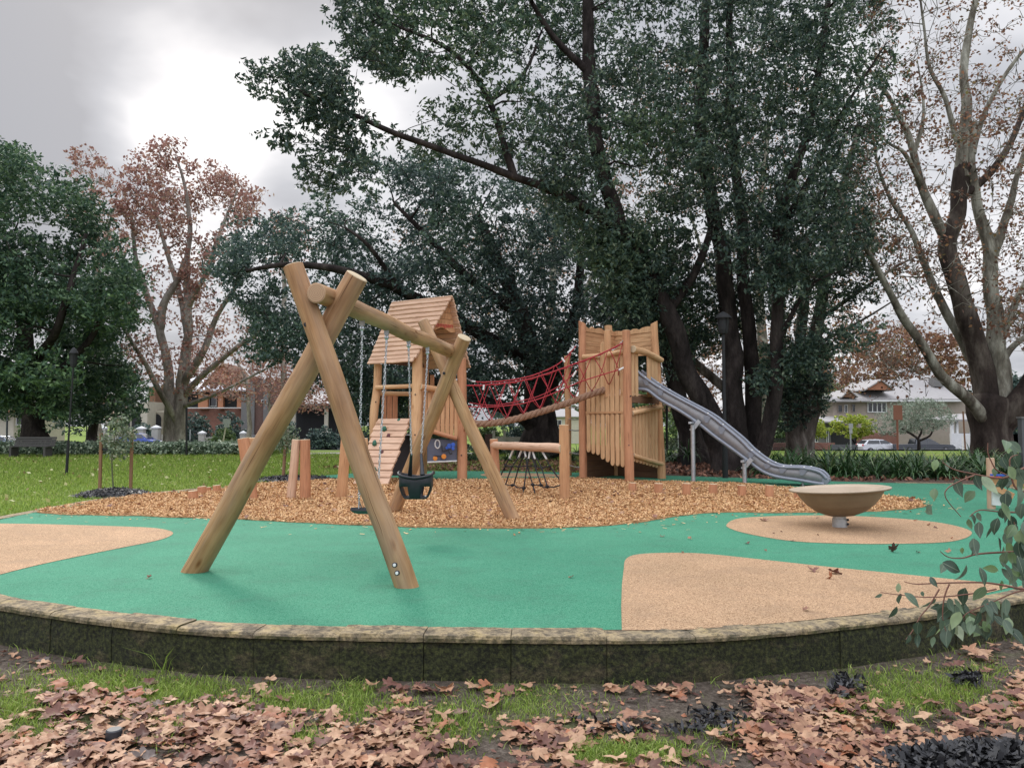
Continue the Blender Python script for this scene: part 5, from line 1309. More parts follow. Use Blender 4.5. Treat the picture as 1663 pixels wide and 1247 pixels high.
# roads (two sheets sloping with the ground)
M['asphalt'] = simple('asphalt', (0.075, 0.075, 0.078), (0.055, 0.055, 0.058), 30, .9, bump=.3)
mb = MB(); xs2 = np.linspace(-140, 140, 57)
for y0, y1 in ((63, 79),):
    for a, b in zip(xs2, xs2[1:]): mb.add([(a, y0, gz(a, y0) + .03), (b, y0, gz(b, y0) + .03), (b, y1, gz(b, y1) + .03), (a, y1, gz(a, y1) + .03)], [(0, 1, 2, 3)])
struct(mb.build('road', 'asphalt'))
mb = MB(); M['concrete'] = simple('concrete path', (0.30, 0.29, 0.27), (0.23, 0.22, 0.205), 12, .9, bump=.3)
pth = [G(470, 738), G(560, 736), G(680, 736), G(800, 738)]
for a, b in zip(pth, pth[1:]): mb.add([(a.x, a.y, gz(a.x, a.y) + .012), (b.x, b.y, gz(b.x, b.y) + .012), (b.x, b.y + 2.2, gz(b.x, b.y) + .012), (a.x, a.y + 2.2, gz(a.x, a.y) + .012)], [(0, 1, 2, 3)])
struct(mb.build('path', 'concrete'))
mb = MB(); xs3 = np.linspace(9, 60, 18); ys3 = [41, 45, 50, 56, 62.6]
for a, b in zip(xs3, xs3[1:]):
    for y0, y1 in zip(ys3, ys3[1:]): mb.add([(a, y0, gz(a, y0) + .05), (b, y0, gz(b, y0) + .05), (b, y1, gz(b, y1) + .05), (a, y1, gz(a, y1) + .05)], [(0, 1, 2, 3)])
M['verge'] = simple('worn grey-green verge', (0.14, 0.145, 0.085), (0.09, 0.08, 0.055), .9, .95)
struct(mb.build('verge_ground', 'verge'))

# poles, signs, lamps
def lamp_post(label, foot, z_top, tilt=0.0, r=.045, ls=1.0):
    root = thing('lamp_post', label, 'lamp post', foot); top = foot + Vector((tilt, 0, z_top)); mb = MB()
    mb.tube([foot - UP * .05, foot + UP * .9 + Vector((tilt * .9 / z_top, 0, 0))], r * 1.45, 12, 0, 0); mb.tube([foot + UP * .88 + Vector((tilt * .9 / z_top, 0, 0)), top - UP * .55], [r, r * .8], 12, 0, 0); mb.build('pole', 'black metal', root)
    mb = MB(); c_ = top - UP * .55; mb.lathe([(.01, 0), (.10 * ls, .02), (.13 * ls, .12), (.15 * ls, .42)], c_, None, 12); mb.build('lantern', 'black metal', root)
    mb = MB(); mb.lathe([(.21 * ls, .40), (.21 * ls, .43), (.12 * ls, .52), (.02, .58)], c_, None, 16); mb.build('lantern_cap', 'black metal', root)
    for k in range(4):
        a = k * math.pi / 2 + .4; m1 = MB(); m1.tube([c_ + Vector((math.cos(a) * .12 * ls, math.sin(a) * .12 * ls, .05)), c_ + Vector((math.cos(a) * .17 * ls, math.sin(a) * .17 * ls, .42))], .012, 6, 0, 0); m1.build('cage_bar', 'black metal', root)
lamp_post('black lamp post standing alone on the left lawn', G(108, 768), P(112, 566, G(108, 768).y).z, .10, .026, .55)
lamp_post('black lamp post in front of the big dark trunk behind the slide', G(1178, 776), P(1178, 508, G(1178, 776).y).z, 0, .05)
def pole(label, px, pyb, pyt, r, mat, Y=None, dx=0, nm='pole', cat='pole'):
    f = G(px, pyb) if Y is None else Vector((P(px, 700, Y).x, Y, gz(P(px, 700, Y).x, Y))); t_ = P(px + dx, pyt, f.y); mb = MB(); mb.tube([f - UP * .1, t_], r, 10, 0, 0); return tag(mb.build(nm, mat, None, origin=f), label, cat)
pole('slim black post before the ivy bank left of the swing frame', 303, 739, 662, .045, 'black metal'); pole('thin black pole between the lookout tower and the slide leg', 1083, 745, 655, .045, 'black metal')
pole('pale grey lamp pole far behind the slide top', 1102, 0, 615, .09, 'sign grey', 60); pole('dark pole with a grey band at the left picture edge', 12, 0, 655, .07, 'dark car paint', 55)
pole('thin pole rising beside the white gate', 1567, 0, 668, .05, 'brown timber', 48, -3)
def sign(label, px, w_, y0, y1, Y, mat, postmat, pxb=None, postw=.05, top=None):
    a = P(px - w_ / 2, y0, Y); b = P(px + w_ / 2, y1, Y); f = Vector((P(pxb or px, 700, Y).x, Y, gz((a.x + b.x) / 2, Y))); root = thing('street_sign', label, 'sign', f)
    mb = MB(); mb.box(((a.x + b.x) / 2, Y - .08, (a.z + b.z) / 2), (b.x - a.x, .03, a.z - b.z)); mb.build('sign_panel', mat, root)
    mb = MB(); mb.tube([f - UP * .1, Vector(((a.x + b.x) / 2, Y, a.z))], postw, 8, 0, 0); mb.build('post', postmat, root)
    if top:
        a = P(px - w_ * .35, top[0], Y); b = P(px + w_ * .35, top[1], Y); mb = MB(); mb.box(((a.x + b.x) / 2, Y - .08, (a.z + b.z) / 2), (b.x - a.x, .03, a.z - b.z)); mb.build('sign_panel', mat, root)
sign('white and grey street sign under the left evergreen crown', 141, 8.5, 676, 691, 60, 'sign grey', 'black metal'); sign('pale square sign on a leaning pole above the green bush', 369, 12, 680, 689, 50, 'sign grey', 'cream render', 360, top=(689.5, 694))
sign('pale parking sign before the yellow-green tree', 1381, 7, 687.5, 695.5, 52, 'sign grey', 'sign grey', top=(696.3, 704)); sign('brown sign back on a brown pole before the silver tree', 1457, 15, 658, 682, 44, 'sign brown', 'sign brown', postw=.06)
# dark upright board at the right edge, timber sign frame behind the gum leaves
f = G(1663, 777); dp = thing('notice_post', 'dark square post at the right picture edge beyond the leaves', 'post', f)
mb = MB(); zt = P(1663, 679, f.y).z; mb.box((f.x + .02, f.y, zt / 2), (.16, .16, zt)); mb.build('post', 'grey wall', dp); mb = MB(); mb.box((f.x + .02, f.y, zt + .015), (.2, .2, .04)); mb.build('cap', 'grey render', dp)
f = G(1610, 826); fy = f.y; st = thing('timber_sign_stand', 'small timber stand with a sloping board behind the gum leaves', 'stand', f)
log('post', f - UP * .05, P(1608, 744, fy), .062, .060, st, 'pinkplank', 'endpale', 14, 6, .004); log('post', G(1690, 826) - UP * .05, P(1692, 770, fy), .055, .052, st, 'pinkplank', 'endpale', 14, 6, .004)
mb = MB(); mb.plank(P(1600, 781, fy - .1), P(1700, 785, fy - .1), .13, .05, (0, 1, .3)); mb.build('crosspiece', 'post', st); mb = MB(); mb.plank(P(1613, 790, fy - .16), P(1645, 806, fy - .16), .10, .04, (0, 1, 0)); mb.build('brace', 'post', st)
mb = MB(); mb.prism([P(1612, 793, fy - .09), P(1640, 806, fy - .09), P(1640, 822, fy - .09), P(1612, 820, fy - .09)], Vector((0, .03, 0))); mb.build('board', 'white', st)
for y_, mt in ((771, 'blue'), (775, 'redpaint')):
    m1 = MB(); m1.plank(P(1608, y_, fy - .17), P(1650, y_ + 1, fy - .17), .03, .01, (0, 1, 0)); m1.build('stripe', mt, st)

# cream barrier behind the net climber, bench, black fence
bar = thing('low_barrier', 'cream boarded barrier with two short posts behind the net climber', 'barrier', G(832, 728))
yb = 32.0; mb = MB(); mb.prism([P(803, 709, yb), P(856, 710, yb), P(864, 718, yb), P(860, 727, yb), P(803, 727, yb)], Vector((0, .12, 0))); mb.build('board', 'cream paint', bar)
for px in (802, 819.5):
    a = P(px, 699, yb - .1); mb = MB(); mb.box((a.x, yb - .1, (a.z + .3) / 2), (.11, .11, a.z - .3)); mb.build('post', 'cream paint', bar)
mb = MB(); mb.box((P(794, 715, yb).x, yb, .45), (.32, .3, 1.0)); mb.build('end_pier', 'brick2', bar)
b0 = G(57, 741); bench = thing('park_bench', 'dark slatted park bench standing before the ivy bank', 'bench', b0)
wx0, wx1 = P(24, 700, b0.y).x, P(90, 700, b0.y).x
mb = MB()
for k in range(4): mb.plank((wx0, b0.y + .04 * k, .48 + .10 * k), (wx1, b0.y + .04 * k, .48 + .10 * k), .09, .03, (0, -1, .3))
mb.build('backrest', 'bench slat', bench); mb = MB()
for k in range(4): mb.plank((wx0, b0.y - .12 - .11 * k, .43), (wx1, b0.y - .12 - .11 * k, .43), .1, .03, UP)
mb.build('seat', 'bench slat', bench)
for x in (wx0 + .15, wx1 - .15):
    m1 = MB(); m1.box((x, b0.y - .25, .19), (.09, .5, .42)); m1.build('leg', 'bench slat', bench)
fe = thing('park_fence', 'low black pool-style fence far behind the slide', 'fence', (P(1180, 700, 44).x, 44, 0)); mb = MB(); m2 = MB()
for k in range(150):
    px = 1084 + k * 1.5; a = P(px, 712, 44); mb.box((a.x, 44, (a.z + gz(a.x, 44)) / 2), (.022, .022, a.z - gz(a.x, 44)))
mb.build('railings', 'black metal', fe); part_box('rail', 'black metal', fe, [(1082, 1310, 711.5, 712.8, 44, .05), (1082, 1310, 727, 728, 44, .05)])
bw = thing('brick_planter', 'low red brick wall far behind the pale plane trunk', 'wall', (P(1260, 700, 50).x, 50, gz(19, 50))); part_box('wall', 'brick', bw, [(1255, 1322, 719, 0, 50, .4, True)])
# ------------------------------------------------------------------ trees
def bark(name, c1, c2, c3, sc_=3.0, bump=0.6):
    m, t, b, o = new_mat(name); v = coords(t, 'Object', (1, 1, .35)); n = tnoise(t, v, sc_, 6, .65, .3); nf = tnoise(t, v, sc_ * 7, 4, .7)
    col = tramp(t, n, [(.34, c3), (.5, c2), (.64, c1)]); col = tmix(t, .6, col, tramp(t, nf, [(.3, (.5,) * 3), (.65, (1.2,) * 3)]), 'MULTIPLY')
    t.links.new(col, b.inputs['Base Color']); b.inputs['Roughness'].default_value = .95; b.inputs['Specular IOR Level'].default_value = .1; tbump(t, b, nf, bump, .05); return m
M['darkbark'] = bark('dark bark', (0.066, 0.054, 0.049), (0.037, 0.030, 0.028), (0.017, 0.014, 0.013))
M['palebark'] = bark('pale mottled plane bark', (0.38, 0.37, 0.31), (0.19, 0.175, 0.14), (0.065, 0.05, 0.04), 2.6, .4)
M['ivybark'] = bark('weathered grey trunk bark', (0.24, 0.215, 0.19), (0.12, 0.10, 0.085), (0.05, 0.042, 0.036), 2.6, .4)
M['mixbark'] = bark('brown and grey plane bark', (0.13, 0.11, 0.092), (0.055, 0.042, 0.036), (0.026, 0.02, 0.018), 1.6, .4)
M['greybark'] = bark('grey plane bark', (0.42, 0.38, 0.34), (0.28, 0.245, 0.215), (0.14, 0.115, 0.10), 2.2, .4)
GV = [(0.30, (.62, .66, .70)), (0.5, (1, 1, 1)), (0.70, (1.35, 1.40, 1.10))]
M['leafdark'] = rndmat('dark evergreen leaves', [(0, (0.033, 0.059, 0.051)), (.55, (0.069, 0.113, 0.084)), (.9, (0.125, 0.177, 0.108)), (1, (0.214, 0.244, 0.162))], .5, .25, .22, GV, .3)
M['leafdark2'] = rndmat('bluish evergreen leaves', [(0, (0.037, 0.063, 0.062)), (.55, (0.069, 0.114, 0.099)), (1, (0.133, 0.188, 0.137))], .5, .25, .22, GV, .3)
M['leafleft'] = rndmat('left evergreen leaves', [(0, (0.034, 0.069, 0.054)), (.5, (0.072, 0.133, 0.076)), (1, (0.143, 0.218, 0.102))], .5, .25, .15, GV, .3)
M['leafrust'] = rndmat('rust plane leaves', [(0, (0.17, 0.085, 0.075)), (.35, (0.29, 0.14, 0.115)), (.7, (0.38, 0.205, 0.165)), (1, (0.44, 0.31, 0.22))], .7, .35)
M['leafbrown'] = rndmat('sparse brown plane leaves', [(0, (0.10, 0.058, 0.042)), (.5, (0.21, 0.11, 0.075)), (.85, (0.34, 0.175, 0.10)), (1, (0.16, 0.15, 0.05))], .7, .35)
M['leafyellow'] = rndmat('yellow green leaves', [(0, (0.14, 0.20, 0.03)), (.5, (0.30, 0.38, 0.05)), (1, (0.50, 0.52, 0.08))], .5, .35)
M['leafsilver'] = rndmat('silver green leaves', [(0, (0.10, 0.13, 0.09)), (.5, (0.22, 0.27, 0.20)), (1, (0.38, 0.43, 0.34))], .6, .2)
M['leafbush'] = rndmat('mid green bush leaves', [(0, (0.036, 0.072, 0.024)), (.5, (0.084, 0.144, 0.048)), (1, (0.180, 0.240, 0.084))], .5, .25)
M['leafivy'] = rndmat('ivy leaves', [(0, (0.071, 0.117, 0.071)), (.5, (0.203, 0.274, 0.181)), (.9, (0.446, 0.529, 0.386)), (1, (0.729, 0.783, 0.567))], .45, .15)
M['leafstrap'] = rndmat('strappy leaves', [(0, (0.02, 0.052, 0.018)), (.5, (0.045, 0.105, 0.034)), (.9, (0.09, 0.17, 0.06)), (1, (0.2, 0.22, 0.1))], .35, .15, spec=.5)
def leaves_at(centers, nper, rc, L, W, r, droop=.25, flat_=.65, zoff=0.0):
    """kites around cluster centres; returns (n,4,3)"""
    K = len(centers); radK = np.array(rc) if hasattr(rc, '__len__') else np.full(K, rc)
    if nper >= 24:                       # big clumps are made of several separate sprays
        S = nper // 9; sub_ = np.repeat(centers, S, 0); rs = np.repeat(radK, S)[:, None]
        sub_ = sub_ + unit(r.normal(size=(K * S, 3))) * (r.random((K * S, 1)) ** .45) * rs * np.array([1, 1, flat_])
        return leaves_at(sub_, 9, rs[:, 0] * r.uniform(.22, .42, K * S), L, W, r, droop, .7)
    n = K * nper; c = np.repeat(centers, nper, 0); rad = np.repeat(radK, nper)[:, None]
    off = unit(r.normal(size=(n, 3))) * (r.random((n, 1)) ** .5) * rad * np.array([1, 1, flat_]); p = c + off
    d = unit(unit(off) * .7 + r.normal(size=(n, 3)) * .7 + np.array([0, 0, -droop])); nn = unit(r.normal(size=(n, 3)) * .8 + np.array([0, 0, .9])); s_ = unit(np.cross(d, nn))
    l = L * r.uniform(.65, 1.25, (n, 1)); w_ = W * r.uniform(.65, 1.25, (n, 1))
    return np.stack([p - d * l * .5, p + s_ * w_ * .5 - d * l * .06, p + d * l * .5, p - s_ * w_ * .5 - d * l * .06], 1)
def px_region(poly, Y0, Y1, n, r, gap=0.0, gscale=.35):
    xs_ = [p[0] for p in poly]; ys_ = [p[1] for p in poly]; out = []
    while len(out) < n:
        x = r.uniform(min(xs_), max(xs_), 4000); y = r.uniform(min(ys_), max(ys_), 4000); k = in_poly(x, y, poly)
        for a, b in zip(x[k], y[k]):
            Yc = Y0 + (Y1 - Y0) * r.random(); p = P(a, b, Yc)
            if gap and mnoise.noise(p * gscale) < gap - .5 + r.random() * .15: continue
            out.append(p)
            if len(out) >= n: break
    return np.array([tuple(p) for p in out])
def limb3(lst, sub=5):
    return catmull([P(a, b, c_) for a, b, c_ in lst], sub)
def make_tree(name, label, base, limbs, regions, leafmat, barkmat, L, W, seed, twigs=120, twr=(.035, .008), group=None, seg=12, lump=.18, twig_mat=None, ntw_max=3.2, fine=0, cat='tree', droop=.25, extra_pts=None, root_flare=True):
    """limbs: [(pts, r0, r1, matindex)]; regions: [(poly, Y0, Y1, clusters, per cluster, radius, gap)]"""
    r = np.random.default_rng(seed); root = thing(name, label, cat, base, group); barks = barkmat if isinstance(barkmat, (list, tuple)) else [barkmat]
    mb = MB(); samples = []
    for i, (pts, r0, r1, mi) in enumerate(limbs):
        n = len(pts); rad = [r0 + (r1 - r0) * (k / (n - 1)) ** .8 for k in range(n)]
        if i == 0 and root_flare: rad = [q * (1 + .5 * max(0, 1 - k / (n * .18))) for k, q in enumerate(rad)]
        pts2 = [p + Vector((mnoise.noise(p * .8 + Vector((seed, 0, 0))), mnoise.noise(p * .8 + Vector((0, seed, 0))), 0)) * min(.22, q) * .6 if 0 < k < n - 1 else p for k, (p, q) in enumerate(zip(pts, rad))]
        mb.tube(pts2, rad, seg, mi, mi, True, lump); samples += [(p, q) for p, q in zip(pts2[n // 4:], rad[n // 4:])]
    allq = []; cl = []
    for (poly, Y0, Y1, K, per, rc, gap) in regions:
        c = px_region(poly, Y0, Y1, K, r, gap); rr = rc * r.uniform(.6, 1.35, K); allq.append(leaves_at(c, per, rr, L, W, r, droop)); cl.append(c)
    cl = np.concatenate(cl) if cl else np.zeros((0, 3))
    sp = np.array([tuple(p) for p, q in samples]); sr = np.array([q for p, q in samples])
    if len(cl) and twigs:
        # twigs grow outwards: nearest clusters first, later ones may spring from earlier twigs
        pick = r.choice(len(cl), min(twigs, len(cl)), replace=False); newp = []
        d0 = np.array([np.min(np.linalg.norm(sp - cl[k], axis=1)) for k in pick]); pick = pick[np.argsort(d0)]
        SPc = np.zeros((len(sp) + 16 * len(pick), 3)); SPc[:len(sp)] = sp; SRc = np.zeros(len(SPc)); SRc[:len(sr)] = sr; m_n = len(sp)
        for k in pick:
            dv = SPc[:m_n] - cl[k]; d = np.linalg.norm(dv, axis=1) + np.clip(dv[:, 2] + .1, 0, 3) * .9; j = int(np.argmin(d)); a = Vector(SPc[j]); c = Vector(cl[k]); ln = (c - a).length
            if ln > ntw_max or ln < .2: continue
            rr = max(twr[1] * 1.1, min(SRc[j] * .62, twr[0] * (0.35 + ln / 2.0))); hz = Vector((c.x - a.x, c.y - a.y, 0)) * .5
            m1_ = a.lerp(c, .33) + UP * ln * r.uniform(.02, .16) + Vector(r.normal(size=3)) * ln * .07; m2_ = a.lerp(c, .70) + UP * ln * r.uniform(-.06, .10) + Vector(r.normal(size=3)) * ln * .08
            pts = catmull([a, m1_, m2_, c], 2); mb.tube(pts, [rr + (twr[1] - rr) * (q / (len(pts) - 1)) ** .7 for q in range(len(pts))], 5, twig_mat if twig_mat is not None else 0, None)
            for q, p in enumerate(pts[2:]):
                SPc[m_n] = tuple(p); SRc[m_n] = rr + (twr[1] - rr) * ((q + 2) / (len(pts) - 1)) ** .7; m_n += 1
            newp += [(tuple(p)) for p in pts[2:]]
        if fine and newp:
            npa = np.array(newp)
            for k in r.choice(len(npa), fine):
                a = Vector(npa[k]); d = Vector(np.clip(r.normal(size=3), -1.2, 1.2)) * .5 + UP * .15; b = a + d * r.uniform(.4, 1.0); mb.tube([a, a.lerp(b, .5) + Vector(r.normal(size=3)) * .08, b], [twr[1] * 1.1, twr[1] * .9, twr[1] * .6], 4, twig_mat if twig_mat is not None else 0, None)
    mb.build('trunk', barks, root)
    if allq:
        q = np.concatenate(allq); np_mesh('crown', q, 4, r.random(len(q)), leafmat, parent=root)
    return root
# far big evergreen at the left
mk = make_tree
mk('evergreen_tree', 'huge dark green evergreen tree filling the left picture edge', Vector((P(55, 700, 36).x, 36, -.05)),
   [(limb3([(58, 738, 36), (56, 700, 36), (52, 660, 36), (45, 600, 36), (40, 520, 36), (30, 420, 36)]), .62, .25, 0), (limb3([(52, 660, 36), (90, 610, 35), (140, 560, 34), (170, 500, 34)]), .3, .08, 0), (limb3([(50, 640, 36), (10, 600, 35), (-40, 560, 34)]), .3, .1, 0), (limb3([(45, 600, 36), (90, 540, 33), (120, 450, 33), (140, 380, 33)]), .25, .07, 0)],
   [([(-90, 228), (0, 238), (70, 262), (130, 300), (170, 335), (195, 390), (222, 450), (215, 530), (178, 560), (130, 600), (60, 640), (-90, 660)], 31, 40, 1350, 46, .85, .44), ([(60, 560), (150, 540), (205, 590), (236, 640), (215, 690), (130, 684), (60, 672), (-90, 672), (-80, 600)], 33, 41, 470, 46, .75, .34)],
   'leafleft', 'darkbark', .23, .105, 21, 120, (.06, .015))
mk('evergreen_tree', 'dark low tree with peeping sky gaps behind the lamp post on the lawn', Vector((P(150, 700, 46).x, 46, -.2)), [(limb3([(150, 722, 46), (152, 690, 46), (160, 640, 46), (165, 600, 46)]), .35, .12, 0)],
   [([(90, 520), (160, 500), (200, 560), (232, 620), (236, 665), (180, 700), (110, 700), (70, 640)], 43, 49, 330, 34, .9, .42)], 'leafdark2', 'darkbark', .26, .12, 22, 60, (.05, .015))
# rusty plane tree on the left
mk('plane_tree', 'tall rust-leaved plane tree with several pale stems left of the swing frame', Vector((P(284, 700, 41).x, 41, -.05)),
   [(limb3([(282, 735, 41), (279, 690, 41), (276, 640, 41), (272, 590, 41), (258, 535, 41), (243, 490, 41), (228, 445, 41), (218, 400, 41), (212, 340, 41)]), .38, .07, 0),
    (limb3([(290, 735, 41), (292, 680, 41), (297, 620, 41), (303, 560, 41), (306, 500, 41), (302, 440, 41), (308, 370, 41), (300, 300, 41), (285, 255, 41)]), .42, .05, 0),
    (limb3([(258, 535, 41), (268, 490, 41), (290, 450, 41), (300, 420, 41)]), .25, .12, 0), (limb3([(290, 690, 41), (262, 640, 40), (235, 590, 39), (205, 540, 38), (190, 520, 38)]), .2, .05, 0),
    (limb3([(300, 620, 41), (330, 570, 40), (350, 520, 40), (385, 460, 39), (400, 420, 39)]), .24, .06, 0), (limb3([(300, 640, 41), (340, 600, 40), (390, 560, 39), (440, 530, 38), (470, 510, 38)]), .2, .04, 0),
    (limb3([(305, 500, 41), (335, 440, 40), (360, 370, 40), (385, 310, 40)]), .18, .04, 0), (limb3([(304, 540, 41), (290, 470, 42), (265, 390, 42), (245, 310, 42), (235, 260, 42)]), .2, .04, 0), (limb3([(296, 660, 41), (350, 640, 39), (410, 610, 38), (450, 590, 38)]), .13, .03, 0)],
   [([(188, 285), (222, 245), (270, 226), (325, 233), (352, 262), (372, 285), (428, 312), (405, 365), (370, 395), (345, 420), (330, 470), (300, 500), (262, 470), (215, 430), (192, 360)], 37, 45, 560, 15, .55, .52),
    ([(215, 430), (330, 420), (420, 520), (470, 560), (440, 640), (330, 640), (230, 640), (200, 560)], 37, 45, 260, 13, .65, .36)], 'leafrust', 'greybark', .21, .13, 23, 420, (.05, .012), fine=260)
mk('plane_tree', 'smaller rust-leaved plane tree showing above the left evergreen', Vector((P(150, 700, 54).x, 54, -.4)), [(limb3([(155, 725, 54), (152, 600, 54), (158, 450, 54), (150, 300, 54)]), .4, .08, 0), (limb3([(155, 450, 54), (180, 360, 54), (190, 320, 54)]), .15, .05, 0)],
   [([(100, 250), (145, 240), (178, 265), (195, 330), (212, 420), (190, 470), (140, 400), (110, 310)], 51, 57, 150, 26, .9, .33)], 'leafrust', 'greybark', .24, .15, 24, 90, (.05, .014), fine=60)
mk('plane_tree', 'low rust-leaved tree overhanging the brick house roof', Vector((P(420, 700, 62).x, 62, gz(-20, 62))), [(limb3([(404, 735, 62), (405, 680, 62), (400, 620, 62), (380, 580, 62)]), .25, .08, 0), (limb3([(438, 735, 62), (437, 660, 62), (440, 600, 62)]), .15, .05, 0)],
   [([(296, 575), (350, 535), (400, 545), (470, 580), (550, 600), (562, 660), (480, 668), (400, 650), (310, 640)], 58, 65, 260, 22, .85, .38)], 'leafrust', 'greybark', .26, .16, 25, 120, (.05, .014), fine=60)
mk('plane_tree', 'orange-brown plane tree top showing above the mid evergreen crown', Vector((P(460, 700, 60).x, 60, gz(-18, 60))), [(limb3([(462, 735, 60), (462, 600, 60), (460, 400, 60), (462, 360, 60)]), .35, .07, 0)], [([(430, 350), (460, 335), (495, 350), (510, 400), (480, 470), (430, 420)], 57, 63, 90, 26, .8, .3)], 'leafrust', 'greybark', .24, .15, 26, 40, (.05, .014))
# broad evergreen in the middle
mk('evergreen_tree', 'broad dark evergreen tree behind the playhouse and rope bridge', Vector((P(880, 700, 31).x, 31, -.05)),
   [(limb3([(882, 745, 31), (880, 700, 31), (872, 650, 31), (865, 590, 31), (845, 510, 31), (810, 430, 31), (775, 350, 31)]), .85, .16, 0), (limb3([(878, 700, 31), (845, 672, 30), (800, 655, 29), (740, 640, 29), (680, 600, 28)]), .38, .10, 0),
    (limb3([(872, 650, 31), (905, 590, 31), (935, 500, 31), (945, 400, 31)]), .5, .12, 0), (limb3([(865, 590, 31), (760, 530, 29), (650, 470, 28), (560, 440, 27), (470, 430, 27), (400, 440, 27)]), .30, .06, 0), (limb3([(845, 510, 31), (760, 450, 30), (690, 380, 30), (640, 330, 30)]), .25, .06, 0), (limb3([(650, 470, 28), (600, 400, 27), (560, 370, 27)]), .12, .04, 0)],
   [([(345, 445), (352, 392), (400, 362), (455, 352), (520, 345), (562, 352), (600, 305), (640, 262), (700, 256), (780, 268), (860, 300), (930, 350), (1000, 430), (1050, 500), (1070, 560), (1000, 600), (905, 620), (760, 640), (560, 620), (520, 560), (470, 540), (380, 500)], 27, 35, 1900, 48, .72, .22),
    ([(370, 470), (470, 520), (520, 570), (560, 600), (520, 620), (470, 590), (440, 585), (400, 580), (415, 530)], 26, 31, 150, 36, .6, .30), ([(560, 600), (760, 620), (760, 680), (700, 706), (600, 700), (565, 670)], 29, 35, 330, 46, .7, .15), ([(760, 600), (920, 590), (1060, 560), (1075, 620), (960, 640), (900, 655), (800, 650), (760, 690)], 31, 36, 190, 44, .7, .30), ([(640, 270), (600, 300), (545, 330), (500, 350), (520, 300), (560, 260), (620, 250)], 27, 31, 50, 34, .5, .34)],
   'leafdark2', 'darkbark', .185, .085, 27, 420, (.06, .014))
# the big evergreen behind the tower and slide, with its long limb to the upper left
a_l = limb3([(1185, 775, 22.5), (1172, 715, 22.5), (1140, 650, 22.3), (1112, 590, 22), (1085, 510, 21.8), (1050, 440, 21.5), (1012, 380, 21.3), (988, 310, 21), (968, 220, 21), (957, 120, 21), (955, 20, 21), (965, -120, 21)])
mk('evergreen_tree', 'giant multi-stemmed dark evergreen tree towering behind the slide', Vector((P(1200, 700, 22.5).x, 22.5, -.03)),
   [(a_l, .37, .15, 0), (limb3([(1200, 775, 22.5), (1197, 700, 22.5), (1190, 600, 22.6), (1183, 480, 22.8), (1158, 340, 23), (1138, 200, 23), (1145, 60, 23), (1150, -120, 23)]), .38, .12, 0),
    (limb3([(1212, 775, 22.8), (1225, 700, 22.8), (1222, 590, 23), (1210, 450, 23), (1198, 300, 23), (1185, 120, 23), (1190, -100, 23)]), .31, .09, 0), (limb3([(1222, 775, 22.3), (1246, 700, 22), (1262, 620, 21.8), (1262, 500, 21.6), (1262, 380, 21.4), (1285, 290, 21.2), (1312, 215, 21), (1330, 120, 21), (1345, 0, 21)]), .25, .07, 0),
    (limb3([(1012, 380, 21.3), (940, 330, 20.6), (880, 302, 20.2), (835, 288, 20), (770, 262, 19.6), (700, 238, 19.2), (640, 216, 18.9), (590, 194, 18.7), (530, 165, 18.5), (480, 150, 18.4)]), .15, .035, 0),
    (limb3([(835, 288, 20), (815, 225, 20), (795, 165, 20), (765, 115, 19.8), (715, 72, 19.5), (650, 45, 19.3)]), .11, .04, 0), (limb3([(1262, 380, 21.4), (1310, 300, 20.8), (1370, 180, 20.4), (1440, 70, 20)]), .13, .015, 0), (limb3([(957, 120, 21), (900, 60, 20.5), (850, -20, 20)]), .12, .05, 0), (limb3([(1262, 560, 21.7), (1310, 470, 21.2), (1365, 440, 21)]), .09, .012, 0), (limb3([(1085, 510, 21.8), (1140, 420, 22.3), (1165, 330, 22.8)]), .16, .08, 0), (limb3([(795, 165, 20), (850, 120, 20.3), (880, 50, 20.6)]), .07, .03, 0), (limb3([(1300, 455, 21.3), (1370, 225, 20.7), (1420, 215, 20.5)]), .05, .01, 0)],
   [([(960, 370), (1120, 370), (1180, 470), (1140, 560), (1060, 575), (1000, 540)], 20.9, 21.6, 250, 42, .5, .30), ([(410, 120), (438, 84), (500, 84), (556, 112), (575, 165), (560, 200), (500, 190), (450, 185), (412, 175)], 17.6, 20, 150, 38, .46, .36), ([(412, 185), (470, 190), (560, 195), (640, 196), (660, 235), (620, 290), (575, 325), (520, 315), (470, 262), (420, 230)], 17.8, 20, 125, 30, .42, .42),
    ([(540, -60), (545, 40), (570, 100), (640, 130), (690, 118), (745, 150), (700, 195), (655, 232), (700, 270), (790, 250), (850, 265), (900, 190), (935, 100), (930, -80)], 18.6, 23, 760, 42, .50, .38),
    ([(900, -120), (1440, -120), (1450, 60), (1450, 150), (1420, 230), (1385, 300), (1320, 330), (1200, 330), (1060, 340), (950, 330), (870, 260), (890, 100)], 19, 26, 2200, 42, .60, .36),
    ([(860, 260), (960, 330), (1330, 320), (1395, 300), (1420, 400), (1435, 500), (1400, 560), (1330, 575), (1240, 530), (1190, 560), (1120, 570), (1060, 560), (1000, 480), (930, 400)], 19.5, 26, 1350, 40, .55, .42), ([(1060, 480), (1200, 470), (1260, 560), (1320, 540), (1330, 600), (1260, 620), (1240, 640), (1180, 560), (1120, 600), (1085, 610)], 20.5, 24, 180, 36, .5, .42)],
   'leafdark', 'darkbark', .150, .066, 28, 900, (.05, .010), fine=260)
mk('evergreen_tree', 'dark leaning trunk with a shaded crown left of the big evergreen trunk', Vector((P(1128, 700, 27).x, 27, -.03)), [(limb3([(1132, 758, 27), (1125, 710, 27), (1105, 670, 27), (1090, 600, 27), (1060, 520, 27)]), .55, .2, 0)], [([(960, 420), (1080, 400), (1130, 480), (1110, 600), (1010, 600), (960, 520)], 26, 30, 220, 42, .7, .35)], 'leafdark2', 'darkbark', .18, .08, 29, 50)
